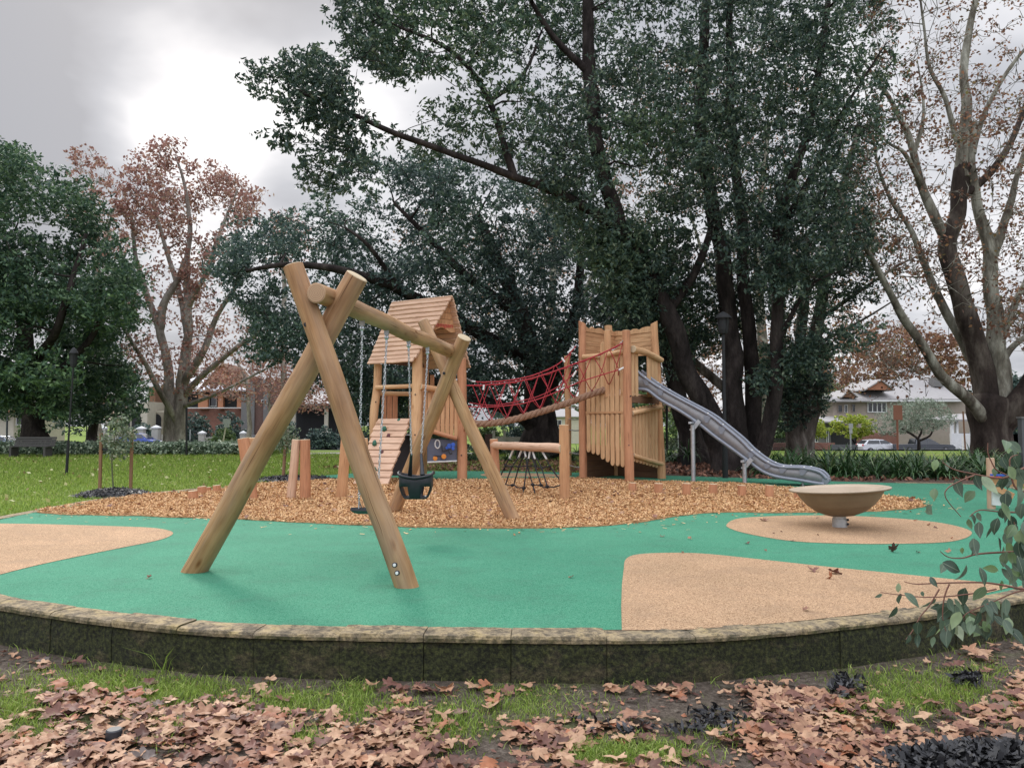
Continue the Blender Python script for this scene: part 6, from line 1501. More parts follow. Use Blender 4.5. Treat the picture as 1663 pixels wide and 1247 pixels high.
# pale plane trunk wrapped in ivy
mk('plane_tree', 'grey plane tree with three ivy-clad stems right of the big dark trunk', Vector((P(1300, 700, 26).x, 26, -.03)),
   [(limb3([(1297, 765, 26), (1295, 720, 26), (1285, 660, 26), (1270, 590, 26), (1262, 500, 26), (1275, 400, 26), (1262, 300, 26)]), .44, .12, 0), (limb3([(1305, 765, 26), (1310, 700, 26), (1325, 620, 26), (1328, 520, 26), (1345, 420, 26), (1370, 300, 26), (1395, 200, 26)]), .38, .08, 0), (limb3([(1300, 740, 26), (1300, 620, 26.4), (1304, 500, 26.4), (1310, 380, 26.4)]), .32, .12, 0),
    (limb3([(1328, 520, 26), (1400, 470, 25), (1470, 425, 24.5), (1540, 400, 24)]), .09, .01, 0), (limb3([(1325, 560, 26), (1400, 520, 25), (1480, 470, 24.5)]), .08, .01, 0), (limb3([(1185, 745, 25), (1180, 700, 25), (1190, 650, 26), (1130, 590, 26), (1100, 560, 26)]), .22, .12, 0)],
   [([(1235, 560), (1345, 560), (1350, 640), (1335, 680), (1290, 700), (1255, 690), (1230, 640)], 25.2, 26.4, 260, 40, .36, .28), ([(1270, 330), (1420, 260), (1500, 380), (1480, 520), (1360, 560), (1280, 520)], 24, 29, 170, 12, .7, .42)], 'leafdark', 'ivybark', .13, .07, 30, 200, (.035, .009), fine=120)
# sparse rusty trees behind everything
for (poly, Y0, Y1, K, per, sx_, sd, lab, tr_) in (([(640, 380), (700, 330), (900, 300), (1010, 380), (1050, 560), (1000, 620), (900, 640), (760, 560)], 46, 54, 420, 16, 880, 31, 'sparse rust-brown plane tree seen through gaps above the rope bridge', [(880, 735), (885, 600), (900, 420), (880, 300)]),
        ([(950, 120), (1250, 60), (1420, 200), (1450, 420), (1400, 600), (1250, 640), (1080, 620), (1000, 400)], 40, 48, 620, 15, 1230, 32, 'sparse rust-brown plane tree seen through the giant evergreen crown', [(1235, 735), (1240, 600), (1230, 400), (1250, 200)])):
    mk('plane_tree', lab, Vector((P(sx_, 700, Y0).x, Y0 + 3, 0)), [(limb3([(a, b, Y0 + 3) for a, b in tr_]), .45, .10, 0), (limb3([(tr_[1][0], tr_[1][1], Y0 + 3), (tr_[1][0] + 70, tr_[1][1] - 140, Y0 + 1), (tr_[1][0] + 130, tr_[1][1] - 300, Y0)]), .2, .05, 0), (limb3([(tr_[1][0], tr_[1][1] - 20, Y0 + 3), (tr_[1][0] - 80, tr_[1][1] - 140, Y0 + 1), (tr_[1][0] - 120, tr_[1][1] - 260, Y0)]), .2, .05, 0)],
       [(poly, Y0, Y1, K, per, .8, .40)] + ([([(1070, 500), (1200, 500), (1200, 665), (1085, 665)], 43, 49, 150, 34, .9, .1), ([(1290, 360), (1420, 330), (1480, 460), (1470, 600), (1400, 640), (1330, 640), (1290, 560)], 40, 48, 200, 15, .8, .3)] if sd == 32 else []), 'leafbrown', 'palebark', .20, .13, sd, 260, (.05, .012), fine=200)
mk('plane_tree', 'dense red-brown tree mass above the beige house roof', Vector((P(1440, 700, 95).x, 100, gz(40, 95))), [(limb3([(1430, 740, 100), (1435, 640, 100), (1440, 560, 100)]), .5, .15, 0)],
   [([(1325, 620), (1345, 560), (1400, 535), (1480, 530), (1550, 545), (1592, 580), (1590, 640), (1500, 622), (1440, 620), (1340, 650)], 94, 106, 420, 34, 1.5, .12)], 'leafbrown', 'greybark', .42, .28, 33, 60, (.08, .02))
mk('evergreen_tree', 'bushy green tree left of the beige house', Vector((P(1345, 700, 92).x, 92, gz(38, 92))), [(limb3([(1345, 735, 92), (1345, 680, 92), (1343, 640, 92)]), .35, .1, 0)], [([(1310, 650), (1335, 625), (1375, 630), (1372, 690), (1330, 700), (1305, 690)], 89, 96, 160, 34, 1.1, .15)], 'leafbush', 'darkbark', .34, .18, 34, 20)
# right hand big plane
k_ = 24.0
mk('plane_tree', 'large forked plane tree with dark trunk and pale limbs at the right picture edge', Vector((P(1612, 700, k_).x, k_, -.03)),
   [(limb3([(1615, 775, k_), (1613, 740, k_), (1610, 700, k_), (1608, 655, k_)]), .62, .60, 1),
    (limb3([(1612, 690, k_), (1603, 641, k_), (1587, 570, k_), (1568, 505, k_), (1546, 430, k_), (1541, 386, k_), (1556, 338, k_), (1567, 267, k_)]), .38, .22, 1), (limb3([(1564, 290, k_), (1570, 190, k_), (1567, 119, k_), (1575, 47, k_), (1588, -20, k_), (1600, -130, k_)]), .21, .05, 0),
    (limb3([(1541, 392, k_), (1516, 350, k_), (1498, 303, k_), (1484, 249, k_), (1466, 202, k_), (1445, 160, k_), (1421, 125, k_), (1395, 90, k_), (1370, 40, k_)]), .19, .015, 0), (limb3([(1563, 320, k_), (1599, 291, k_), (1629, 249, k_), (1659, 190, k_), (1680, 120, k_)]), .15, .06, 1),
    (limb3([(1625, 680, k_), (1624, 594, k_), (1617, 522, k_), (1608, 451, k_), (1602, 392, k_), (1587, 320, k_), (1579, 267, k_), (1582, 200, k_)]), .33, .10, 0), (limb3([(1608, 420, k_), (1635, 350, k_), (1648, 297, k_), (1670, 230, k_)]), .16, .06, 0),
    (limb3([(1625, 560, k_), (1645, 500, k_), (1668, 450, k_)]), .14, .07, 0), (limb3([(1627, 590, k_), (1650, 560, k_), (1690, 530, k_)]), .13, .07, 0), (limb3([(1600, 680, k_ - .2), (1579, 655, k_ - .4), (1528, 608, k_ - .8), (1492, 552, k_ - 1), (1463, 505, k_ - 1.2), (1433, 451, k_ - 1.4), (1405, 400, k_ - 1.5), (1370, 330, k_ - 1.6), (1345, 270, k_ - 1.7), (1330, 200, k_ - 1.7)]), .21, .02, 0),
    (limb3([(1606, 640, k_ + .2), (1575, 576, k_ + .5), (1546, 522, k_ + .8), (1516, 469, k_ + 1), (1498, 416, k_ + 1.2), (1475, 368, k_ + 1.4), (1445, 320, k_ + 1.6), (1425, 270, k_ + 1.8), (1415, 200, k_ + 1.8), (1400, 120, k_ + 1.8)]), .20, .015, 0), (limb3([(1618, 700, k_), (1645, 660, k_ - .3), (1680, 610, k_ - .6), (1720, 540, k_ - 1)]), .45, .25, 1),
    (limb3([(1498, 303, k_), (1470, 250, k_ - .5), (1440, 230, k_ - .8), (1400, 180, k_ - 1)]), .10, .012, 0), (limb3([(1555, 230, k_), (1535, 160, k_), (1510, 110, k_), (1500, 40, k_), (1490, -40, k_)]), .10, .02, 0), (limb3([(1580, 250, k_), (1600, 180, k_), (1640, 110, k_), (1700, 40, k_)]), .10, .04, 0), (limb3([(1484, 249, k_), (1500, 180, k_), (1490, 100, k_)]), .09, .012, 0)],
   [([(1380, 330), (1400, 100), (1420, -80), (1740, -80), (1740, 580), (1640, 560), (1560, 560), (1450, 600), (1390, 520)], 20.5, 28, 1150, 9, .38, .42), ([(1400, -80), (1560, -80), (1520, 40), (1440, 60), (1400, 30)], 19, 22, 60, 9, .5, .1), ([(1400, 560), (1560, 560), (1550, 640), (1450, 640)], 21, 24, 28, 8, .5, .1)], 'leafbrown', ['palebark', 'mixbark'], .115, .085, 35, 1150, (.055, .009), fine=1300, ntw_max=4.6, droop=.6)
# small street trees
def small_tree(label, px, Y, crown, K, per, rc, leafm, L, W, seed, trunk, r0=.12, group=None, twigs=40):
    b = Vector((P(px, 700, Y).x, Y, gz(P(px, 700, Y).x, Y))); lim = [(catmull([Vector((P(a, q, Y).x, Y, P(a, q, Y).z)) for a, q in tk], 4), r0 * (1 if i == 0 else .6), r0 * .35, 0) for i, tk in enumerate(trunk)]
    lim[0][0][0] = b - UP * .1
    return mk('street_tree', label, b, lim, [(crown, Y - 2, Y + 2, K, per, rc, .08)], leafm, 'darkbark', L, W, seed, twigs, (.04, .012), group, root_flare=False)
small_tree('yellow-green round street tree above the white hatchback', 1385, 68, [(1348, 695), (1352, 684), (1375, 675), (1400, 676), (1418, 688), (1420, 700), (1400, 708), (1380, 712), (1360, 705)], 130, 34, .55, 'leafyellow', .24, .13, 41, [[(1388, 735), (1388, 720), (1378, 708), (1368, 700)], [(1388, 722), (1392, 708), (1402, 700)]], .10)
small_tree('yellow-green street tree half hidden by the grey ivy-clad plane trunk', 1322, 68, [(1302, 690), (1315, 683), (1335, 686), (1343, 697), (1338, 708), (1318, 712), (1302, 706)], 80, 34, .5, 'leafyellow', .24, .13, 42, [[(1322, 735), (1322, 720), (1322, 700)]], .09)
small_tree('silver-green spreading street tree over the dark utility', 1490, 64, [(1422, 690), (1430, 668), (1455, 655), (1490, 648), (1520, 652), (1548, 668), (1550, 685), (1530, 696), (1500, 700), (1465, 702), (1440, 708), (1425, 704)], 300, 42, .55, 'leafsilver', .20, .06, 43, [[(1493, 738), (1492, 722), (1490, 712), (1475, 702), (1462, 695)], [(1490, 714), (1497, 700), (1488, 690)], [(1492, 716), (1510, 708), (1516, 695)]], .17)
def bush(label, px0, px1, pyt, Y, leafm, seed, K=60, per=34, rc=.4, L=.16, W=.09, pyb=None, cat='bush', zb=None, group=None):
    x0, x1 = P(px0, 700, Y).x, P(px1, 700, Y).x; g0 = gz((x0 + x1) / 2, Y) if zb is None else zb; zt = P(px0, pyt, Y).z; r = np.random.default_rng(seed)
    root = thing('bush', label, cat, ((x0 + x1) / 2, Y, g0), group); u = unit(r.normal(size=(K, 3))) * r.random((K, 1)) ** .4; u[:, 2] = np.abs(u[:, 2])
    c = np.array([(x0 + x1) / 2, Y, g0 + .1]) + u * np.array([(x1 - x0) / 2 - rc * .5, min(1.6, (x1 - x0) / 2), max(.2, zt - g0 - rc * .6)])
    q = leaves_at(c, per, rc, L, W, r); np_mesh('foliage', q, 4, r.random(len(q)), leafm, parent=root)
    mb = MB()
    for k in range(5): mb.tube([Vector(((x0 + x1) / 2 + r.normal() * .1, Y, g0 - .05)), Vector(c[k])], [.03, .01], 5, 0, None)
    mb.build('stem', 'darkbark', root)
bush('light green loose bush behind the leaning pale sign', 338, 388, 689, 56, 'leafbush', 51, 120, 40, .45); bush('dark clipped bush left of the evergreen trunk at the cream house', 26, 42, 684, 70, 'leafbush', 52, 50, 40, .5, .2, .12)
for i, (a, b, t_, lab) in enumerate(((292, 345, 666, 'dark green hedge below the brick house verandah, left half'), (345, 404, 664, 'dark green hedge below the brick house verandah, right half'), (455, 480, 676, 'dark bush at the foot of the plain brick building'), (495, 560, 690, 'dark bush in front of the shaded carport'))): bush(lab, a, b, t_, 73, 'leafdark2', 60 + i, 130, 40, .7, .26, .14)
for i, (a, b, t_, Y, lab) in enumerate(((770, 812, 688, 36, 'clipped green hedge left of the cream barrier'), (812, 872, 686, 37, 'shaded hedge behind the cream barrier'), (560, 650, 700, 36, 'dark shrub behind the climbing ramp'), (650, 768, 704, 35, 'dark shrub behind the play panel'), (215, 245, 684, 72, 'round dark shrub under the cream arch'), (1600, 1668, 664, 80, 'green tree tops right of the forked plane trunk'))):
    bush(lab, a, b, t_, Y, 'leafdark2' if i else 'leafbush', 70 + i, 150, 40, .5 if Y < 60 else 1.0, .16 if Y < 60 else .3, .09 if Y < 60 else .16)
for i, (a, b, t_, Y, lab) in enumerate(((1060, 1160, 655, 70, 'grey-green far shrubs seen under the slide top'), (1225, 1300, 650, 72, 'grey-green far shrubs between the two big trunks'), (1140, 1240, 672, 75, 'far shrubs hidden behind the giant trunk'))): bush(lab, a, b, t_, Y, 'leafbush', 85 + i, 260, 34, .9, .30, .15)
# distant trees closing the park
proto = None; rr = random.Random(5)
spots = [(-160, 150), (-60, 130), (60, 150), (180, 165), (330, 170), (470, 160), (560, 140), (650, 120), (730, 130), (830, 150), (905, 135), (990, 120), (1060, 140), (1130, 130), (1200, 150), (1270, 125), (1330, 160), (1420, 150), (1530, 140), (1640, 130), (1760, 150)]
def far_tree(seed, leafm):
    r = np.random.default_rng(seed); root = thing('distant_tree', 'x', 'tree', (0, 0, 0)); K = 150; u = unit(r.normal(size=(K, 3))) * r.random((K, 1)) ** .4
    c = u * np.array([4.2, 4.0, 2.7]) + np.array([0, 0, 4.6]) + r.normal(size=(K, 3)) * .3; q = leaves_at(c, 36, 1.1, .5, .26, r); np_mesh('crown', q, 4, r.random(len(q)), leafm, parent=root)
    mb = MB(); mb.tube([(0, 0, -.3), (0.1, 0, 1.5), (.2, .1, 3.2), (.1, .2, 5.2)], [.34, .28, .2, .1], 10, 0, 0, lump=.1)
    for k in range(7): mb.tube([(0.1, 0, 1.8 + k * .25), tuple(c[k] * .6 + np.array([0, 0, 1.4])), tuple(c[k])], [.12, .07, .03], 5, 0, None)
    mb.build('trunk', 'darkbark', root); return root
protos = [far_tree(81, 'leafbush'), far_tree(82, 'leafdark2'), far_tree(83, 'leafrust')]; used = [False] * 3
names = ['greenish', 'dark', 'rusty']
marks = ['beyond the left picture edge', 'behind the cream house', 'behind the left evergreen', 'behind the capped pillars', 'behind the brick house', 'behind the plain brick building', 'behind the near right swing leg', 'behind the climbing ramp', 'behind the play panel', 'behind the net climber', 'behind the slim ladder post', 'behind the tower slats', 'behind the slide top', 'behind the slide leg', 'behind the giant trunk', 'behind the short slide leg', 'behind the ivy-clad plane', 'behind the beige house', 'behind the silver tree', 'behind the forked plane trunk', 'beyond the right picture edge']
for i, (px, Y) in enumerate(spots):
    k = (0, 1, 0, 2, 1)[i % 5]; x = P(px, 700, Y).x; z = gz(x, Y); lab = '%s far tree %s' % (names[k], marks[i])
    if not used[k]: o = protos[k]; used[k] = True; o.location = (x, Y, z); o.scale = (1.2,) * 3; o['label'] = lab
    else: o = copy_thing(protos[k], (x, Y, z), rr.uniform(0, 6.28), rr.uniform(.85, 1.5), lab)
    o['group'] = 'distant park trees'

# ------------------------------------------------------------------ ivy bank, strappy plants, saplings
r = np.random.default_rng(77)
def ivy_bank(px0, px1, py_top, Yb, n, lab, L=.13):
    K = n; px = r.uniform(px0, px1, K); x = np.array([P(a, 700, Yb).x for a in px]); y = Yb + r.uniform(0, 2.6, K); zt = P(px0, py_top, Yb).z; z = r.uniform(0, 1, K) ** .7 * (zt + .05 * np.sin(x * 2)) * np.clip(1 - (y - Yb) * .0, .5, 1)
    front_ = r.random(K) < .5; y[front_] = Yb + r.uniform(-.15, .3, front_.sum()); c = np.stack([x, y, np.where(front_, z, zt + r.normal(0, .04, K))], -1)
    q = leaves_at(c, 7, .16, L, L * .8, r); o = np_mesh('ivy_bank', q, 4, r.random(len(q)), 'leafivy'); tag(o, lab, 'ivy'); struct(o, 'stuff')
    mb = MB(); a, b = P(px0, 700, Yb).x, P(px1, 700, Yb).x; mb.box(((a + b) / 2, Yb + 1.5, zt * .42), (b - a, 2.6, zt * .86)); q = mb.build('soil_bank', 'ground'); struct(q)
ivy_bank(-120, 440, 723, 34.8, 5200, 'grey-green ivy covering the low bank along the far lawn edge')
bed = catmull([G(700, 764), G(920, 766), G(1080, 771), G(1180, 775), G(1340, 781), G(1450, 784), G(1560, 786), G(1663, 787), G(1900, 790)], 4) + [Vector((34, 27, 0)), Vector((20, 29, 0)), Vector((8, 30, 0)), Vector((-3, 29, 0)), Vector((-6, 24, 0))]
M['bedsoil'] = simple('bark mulch bed', (0.13, 0.07, 0.045), (0.035, 0.022, 0.016), 14, .95, bump=.9, detail=6, bdist=.03)
struct(flat_sheet('garden_bed_ground', bed, -0.012, 'bedsoil'))
M['litterleaf'] = rndmat('dry leaf litter', [(0, (0.05, 0.028, 0.02)), (.4, (0.15, 0.07, 0.045)), (.75, (0.27, 0.13, 0.085)), (1, (0.40, 0.22, 0.14))], .75, .1)
xy = r.uniform([-6, 18.5], [20, 29], (26000, 2)); kp = in_poly(xy[:, 0], xy[:, 1], bed); xy = xy[kp][:9000]
c = np.stack([xy[:, 0], xy[:, 1], np.full(len(xy), .02)], -1); q = leaves_at(c, 1, .05, .15, .10, r, 0, .3); o = np_mesh('bed_leaf_litter', q, 4, r.random(len(q)), 'litterleaf'); tag(o, 'brown leaf litter covering the garden bed behind the rubber', 'leaf litter'); struct(o, 'stuff')
def clump(seed, n=60, Ln=.85, lean=1.0, leafm='leafstrap', name='strappy_plant', label='x', wid=.042):
    r = np.random.default_rng(seed); root = thing(name, label, 'plant', (0, 0, 0)); S = 5; Q = []; rv = []
    for k in range(n):
        a = r.uniform(0, 6.28); l = Ln * r.uniform(.6, 1.15); el = r.uniform(.5, 1.45); w_ = wid * r.uniform(.7, 1.2); base = np.array([math.cos(a) * .09 * r.random(), math.sin(a) * .09 * r.random(), 0]); d = np.array([math.cos(a), math.sin(a), 0]); sd = np.array([-math.sin(a), math.cos(a), 0])
        pts = []; p = base.copy(); e = el
        for s_ in range(S + 1): pts.append(p.copy()); p = p + (d * math.cos(e) + np.array([0, 0, math.sin(e)])) * l / S; e -= .36 * lean * (1 + .25 * s_) * (1.5 - el) ** .3 if el < 1.45 else .1
        ww = [w_ * q for q in (.6, .95, 1, .85, .55, .06)]; tone = r.random()
        for s_ in range(S): Q.append([pts[s_] - sd * ww[s_] / 2, pts[s_] + sd * ww[s_] / 2, pts[s_ + 1] + sd * ww[s_ + 1] / 2, pts[s_ + 1] - sd * ww[s_ + 1] / 2]); rv.append(tone)
    np_mesh('leaves', np.array(Q), 4, np.array(rv), leafm, parent=root); return root
protos = [clump(91, 70, .86), clump(92, 80, .95), clump(93, 64, .78)]; fresh = [True] * 3
r2 = random.Random(17); n_cl = 0
ORD = 'first second third fourth fifth sixth seventh eighth ninth tenth eleventh twelfth thirteenth fourteenth fifteenth sixteenth seventeenth eighteenth nineteenth twentieth'.split(); ORD += ['twenty-' + q for q in ORD[:9]] + ['thirtieth']
for (x0, x1, y0, y1, n, z_lab) in ((1240, 1340, 764, 774, 14, 'in the dense row behind the slide end'), (1340, 1480, 764, 776, 26, 'in the dense row behind the spinner bowl'), (1480, 1650, 764, 778, 24, 'in the dense row below the forked plane trunk'), (1080, 1165, 738, 752, 12, 'in the shaded bed behind the slide legs'), (930, 1080, 738, 750, 8, 'behind the lookout tower'), (560, 930, 736, 750, 26, 'in the dark bed behind the net climber'), (1240, 1620, 748, 760, 30, 'in the back row before the street wall')):
    for i in range(n):
        p = G(x0 + (x1 - x0) * (i + .1 + .8 * r2.random()) / n, r2.uniform(y0, y1)); k = r2.randrange(3); lab = 'strappy clump %s, %s from its left end' % (z_lab, ORD[i]); rz = r2.uniform(0, 6.28); s_ = r2.uniform(.8, 1.12) * (.75 if 'behind the net' in z_lab else .66 if 'back row' in z_lab else 1)
        if fresh[k]: o = protos[k]; fresh[k] = False; o.location = (p.x, p.y, -.01); o['label'] = lab
        else: o = copy_thing(protos[k], (p.x, p.y, -.01), rz, s_, lab)
        o['group'] = 'strappy clumps ' + z_lab
pt = G(1118, 757); po = thing('plant_pot', 'black plastic pot holding a strappy plant behind the slide leg', 'plant pot', pt); mb = MB(); mb.lathe([(.001, 0), (.2, 0), (.26, .32), (.29, .33), (.29, .37), (.25, .37), (.24, .30), (.001, .29)], pt, None, 24); mb.build('pot', 'pot', po)
o = copy_thing([q for q in bpy.data.objects if q.name.startswith('strappy_plant')][0], (pt.x, pt.y, .3), .7, .8, 'strappy plant growing in the black pot behind the slide leg', 'potted plants')

M['leafsap'] = rndmat('sapling leaves', [(0, (0.07, 0.11, 0.06)), (.5, (0.15, 0.20, 0.12)), (.9, (0.28, 0.33, 0.22)), (1, (0.45, 0.36, 0.28))], .5, .25)
M['blackmulch'] = rndmat('black bark shreds', [(0, (0.004, 0.004, 0.005)), (.6, (0.016, 0.016, 0.018)), (1, (0.055, 0.055, 0.06))], .55, 0, spec=.5)
M['stemgreen'] = simple('green sapling stem', (0.12, 0.14, 0.06), (0.08, 0.09, 0.05), 20, .8)
def mulch_mound(label, c, rx, ry, h, n, seed, Lc=.09, zb=-.02):
    r = np.random.default_rng(seed); root = thing('bark_mound', label, 'mulch heap', (c.x, c.y, zb)); mb = MB(); prof = [(0.001, h), (.3, h * .93), (.6, h * .68), (.85, h * .3), (1.0, 0)]; S = 28; vs = []
    for q, z in prof:
        for k in range(S):
            a = 6.2832 * k / S; nn = 1 + .14 * mnoise.noise(Vector((math.cos(a) * 1.5, math.sin(a) * 1.5, seed))); vs.append((c.x + rx * q * nn * math.cos(a), c.y + ry * q * nn * math.sin(a), zb + z + .02 * mnoise.noise(Vector((math.cos(a) * 3 * q, math.sin(a) * 3 * q, seed)))))
    fs = [(i * S + k, (i + 1) * S + k, (i + 1) * S + (k + 1) % S, i * S + (k + 1) % S) for i in range(len(prof) - 1) for k in range(S)]
    mb.add(vs, fs, None, 0, True); mb.build('heap', 'black', root)
    a = r.uniform(0, 6.28, n); q = r.random(n) ** .5 * 1.06; zz = zb + h * np.clip(1 - q ** 2.2, 0, 1) + .012; cc_ = np.stack([c.x + rx * q * np.cos(a), c.y + ry * q * np.sin(a), zz], -1)
    d = unit(np.stack([r.normal(size=n), r.normal(size=n), r.normal(size=n) * .35], -1)) * (Lc * r.uniform(.4, 1.3, (n, 1)) / 2); s_ = unit(np.cross(d, np.stack([r.normal(size=n) * .4, r.normal(size=n) * .4, np.ones(n)], -1))) * (Lc * .16 * r.uniform(.5, 1.5, (n, 1)) / 2)
    o = np_mesh('shreds', np.stack([cc_ - d - s_, cc_ + d - s_, cc_ + d + s_, cc_ - d + s_], 1), 4, r.random(n), 'blackmulch', parent=root); o['kind'] = 'stuff'
def sapling(label, c, top_py, px_c, crown, stemtop, K, seed, lean=0.0):
    b = Vector((c.x, c.y, 0)); Y = c.y; mk('sapling', label, b, [(catmull([b, P(px_c, (top_py + 790) / 2, Y), P(stemtop[0], stemtop[1], Y)], 5), .018, .007, 0)], [(crown, Y - .35, Y + .35, K, 16, .13, 0.0)], 'leafsap', 'stemgreen', .085, .035, seed, 60, (.010, .003), None, 7, .05, root_flare=False)
sc1 = G(184, 799); sapling('thin leafy sapling growing between two timber stakes on the left lawn', sc1, 680, 182, [(168, 700), (180, 680), (200, 672), (216, 690), (217, 720), (205, 742), (180, 746), (164, 725)], (193, 680), 62, 101)
mulch_mound('black bark heap round the staked sapling on the left', G(187, 803), .75, .5, .13, 1500, 102)
for px, pyb, pyt, lab in ((162, 798, 703, 'left timber stake beside the leafy sapling'), (212, 797, 702, 'right timber stake beside the leafy sapling')):
    f = G(px, pyb); t_ = P(px + 2.5, pyt, f.y); mb = MB(); mb.plank(f - UP * .1, t_, .055, .05, (0, 1, 0)); tag(mb.build('timber_stake', 'stake timber', None, origin=f), lab, 'stake', 'stakes round the sapling')
mb = MB(); f = G(162, 798); a, b = P(164, 729, f.y), P(186, 731, f.y); mb.plank(a, b, .045, .006, (0, 1, 0)); tag(mb.build('tie_band', 'black', None, origin=a), 'black tie band from the left stake to the sapling', 'band')
sc2 = G(463, 777); sapling('small bushy sapling standing behind the tall balance posts', sc2, 690, 462, [(448, 716), (452, 690), (470, 682), (484, 700), (486, 722), (470, 736), (452, 732)], (466, 688), 60, 103)
mb = MB(); f = G(459.5, 777); mb.tube([f - UP * .1, P(464, 715, f.y)], .04, 10, 0, 0); tag(mb.build('timber_stake', 'stake timber', None, origin=f), 'dark stake at the bushy sapling behind the balance posts', 'stake', 'stakes round the sapling')
mulch_mound('black bark heap round the bushy sapling behind the balance posts', G(478, 778), 1.0, .8, .10, 1200, 104, .12)
# ------------------------------------------------------------------ foreground leaf litter, grass, gum branch
r = np.random.default_rng(201)
M['litter'] = rndmat('fallen plane leaves', [(0, (0.09, 0.042, 0.032)), (.2, (0.21, 0.10, 0.075)), (.42, (0.35, 0.192, 0.118)), (.65, (0.455, 0.275, 0.17)), (.85, (0.55, 0.365, 0.235)), (.93, (0.38, 0.15, 0.075)), (1, (0.16, 0.14, 0.13))], .62, .12, 26, [(0.3, (.72, .68, .66)), (.7, (1.12, 1.1, 1.08))], .35)
def plane_leaf_shape(rnd):
    lobes = [(0, 1.0), (54, .92), (-54, .92), (112, .72), (-112, .72)]; pts = []
    for k in range(40):
        a = -180 + 9 * k
        rad = .52
        for la, lr in lobes:
            d = abs((a - la + 180) % 360 - 180); rad = max(rad, lr * max(0, 1 - (d / 44.0) ** 1.5))
        if abs(abs(a) - 180) < 14: rad *= .45
        pts.append((math.radians(a), rad))
    keep = [p for i, p in enumerate(pts)]
    return keep
LS = plane_leaf_shape(0); nb = len(LS)
la = np.array([p[0] for p in LS]); lr = np.array([p[1] for p in LS])
# two rings (mid and rim) + centre -> triangles
def leaf_mesh_batch(x, y, z, size, seed, curl=(.1, .5), tilt=.35):
    r = np.random.default_rng(seed); n = len(x)
    rr = lr[None, :] * (1 + r.normal(0, .07, (n, nb))); u_out = np.stack([np.cos(la)[None] * rr, np.sin(la)[None] * rr], -1); u_mid = u_out * .5
    pts = np.concatenate([np.zeros((n, 1, 2)), u_mid, u_out], 1) * (size[:, None, None] / 1.75)
    X2, Y2 = pts[..., 0], pts[..., 1]; s = size[:, None]
    c1 = r.uniform(*curl, (n, 1)) * r.choice([-1, 1], (n, 1), p=[.35, .65]); c2 = r.normal(0, .30, (n, 1)); ph = r.uniform(0, 6.28, (n, 1)); k1 = r.uniform(2, 5, (n, 1))
    Z2 = c1 * (Y2 / s) ** 2 * s * 2.2 + c2 * (X2 / s) ** 2 * s * 1.6 + .055 * s * np.sin(ph + k1 * np.arctan2(Y2, X2 + 1e-6)) * (np.hypot(X2, Y2) / s) * 2 - .03 * s * np.exp(-np.abs(Y2) / s * 12)
    P3 = np.stack([X2, Y2, Z2], -1); yaw = r.uniform(0, 6.28, n); tx = r.normal(0, tilt, n); ty = r.normal(0, tilt, n)
    cx_, sx_ = np.cos(tx), np.sin(tx); a = P3.copy(); P3[..., 1] = a[..., 1] * cx_[:, None] - a[..., 2] * sx_[:, None]; P3[..., 2] = a[..., 1] * sx_[:, None] + a[..., 2] * cx_[:, None]
    cy_, sy_ = np.cos(ty), np.sin(ty); a = P3.copy(); P3[..., 0] = a[..., 0] * cy_[:, None] + a[..., 2] * sy_[:, None]; P3[..., 2] = -a[..., 0] * sy_[:, None] + a[..., 2] * cy_[:, None]
    cz_, sz_ = np.cos(yaw), np.sin(yaw); a = P3.copy(); P3[..., 0] = a[..., 0] * cz_[:, None] - a[..., 1] * sz_[:, None]; P3[..., 1] = a[..., 0] * sz_[:, None] + a[..., 1] * cz_[:, None]
    zmin = P3[..., 2].min(1); lift = np.minimum(-zmin, .6 * size * .5) * .75
    P3 += np.stack([x, y, z + lift], -1)[:, None, :]
    # faces
    f = []
    for k in range(nb - 1): f.append((0, 1 + k, 2 + k)); f.append((1 + k, 1 + nb + k, 2 + nb + k)); f.append((1 + k, 2 + nb + k, 2 + k))
    f = np.array(f); V = 1 + 2 * nb; F_ = (f[None] + (np.arange(n) * V)[:, None, None]).reshape(-1, 3)
    return P3.reshape(-1, 3), F_, len(f)
def leaf_field(name, x, y, zf, size, seed, mat='litter', **kw):
    z = zf; v, f, nf = leaf_mesh_batch(x, y, z, size, seed, **kw); rv = np.repeat(np.random.default_rng(seed + 1).random(len(x)), nf)
    return np_mesh(name, v, 3, rv, mat, faces=f, smooth=True)
# where leaves lie: noise mask plus clearings read from the photo (bare / grassy patches)
clear = [(150, 1105, 120, 26), (300, 1120, 110, 26), (480, 1140, 90, 26), (575, 1140, 45, 45), (30, 1150, 60, 45), (870, 1150, 150, 38), (760, 1190, 60, 40), (1040, 1225, 120, 30), (1000, 1150, 120, 30), (1150, 1160, 70, 40), (1480, 1130, 90, 55), (1330, 1105, 90, 25), (1580, 1130, 60, 30), (800, 1225, 60, 24), (730, 1150, 50, 25), (500, 1200, 40, 18)]
n0 = 25000; X0 = r.uniform(-3.6, 3.9, n0); Y0 = 3.0 + r.random(n0) ** 1.1 * 3.2
def proj(x, y, z):
    v = np.stack([x, y, z - CAMZ], -1); zc = v[:, 1] * CP + v[:, 2] * SP; yc = -v[:, 1] * SP + v[:, 2] * CP; return 831.5 + F * v[:, 0] / zc, 623.5 - F * yc / zc
gzv = gheight(X0, Y0); pxs, pys = proj(X0, Y0, gzv)
dens = np.full(n0, .52)
for (cx_, cy_, rx_, ry_) in clear: dens *= 1 - .98 * np.exp(-(((pxs - cx_) / rx_) ** 2 + ((pys - cy_) / ry_) ** 2) ** 1.6 * .8)
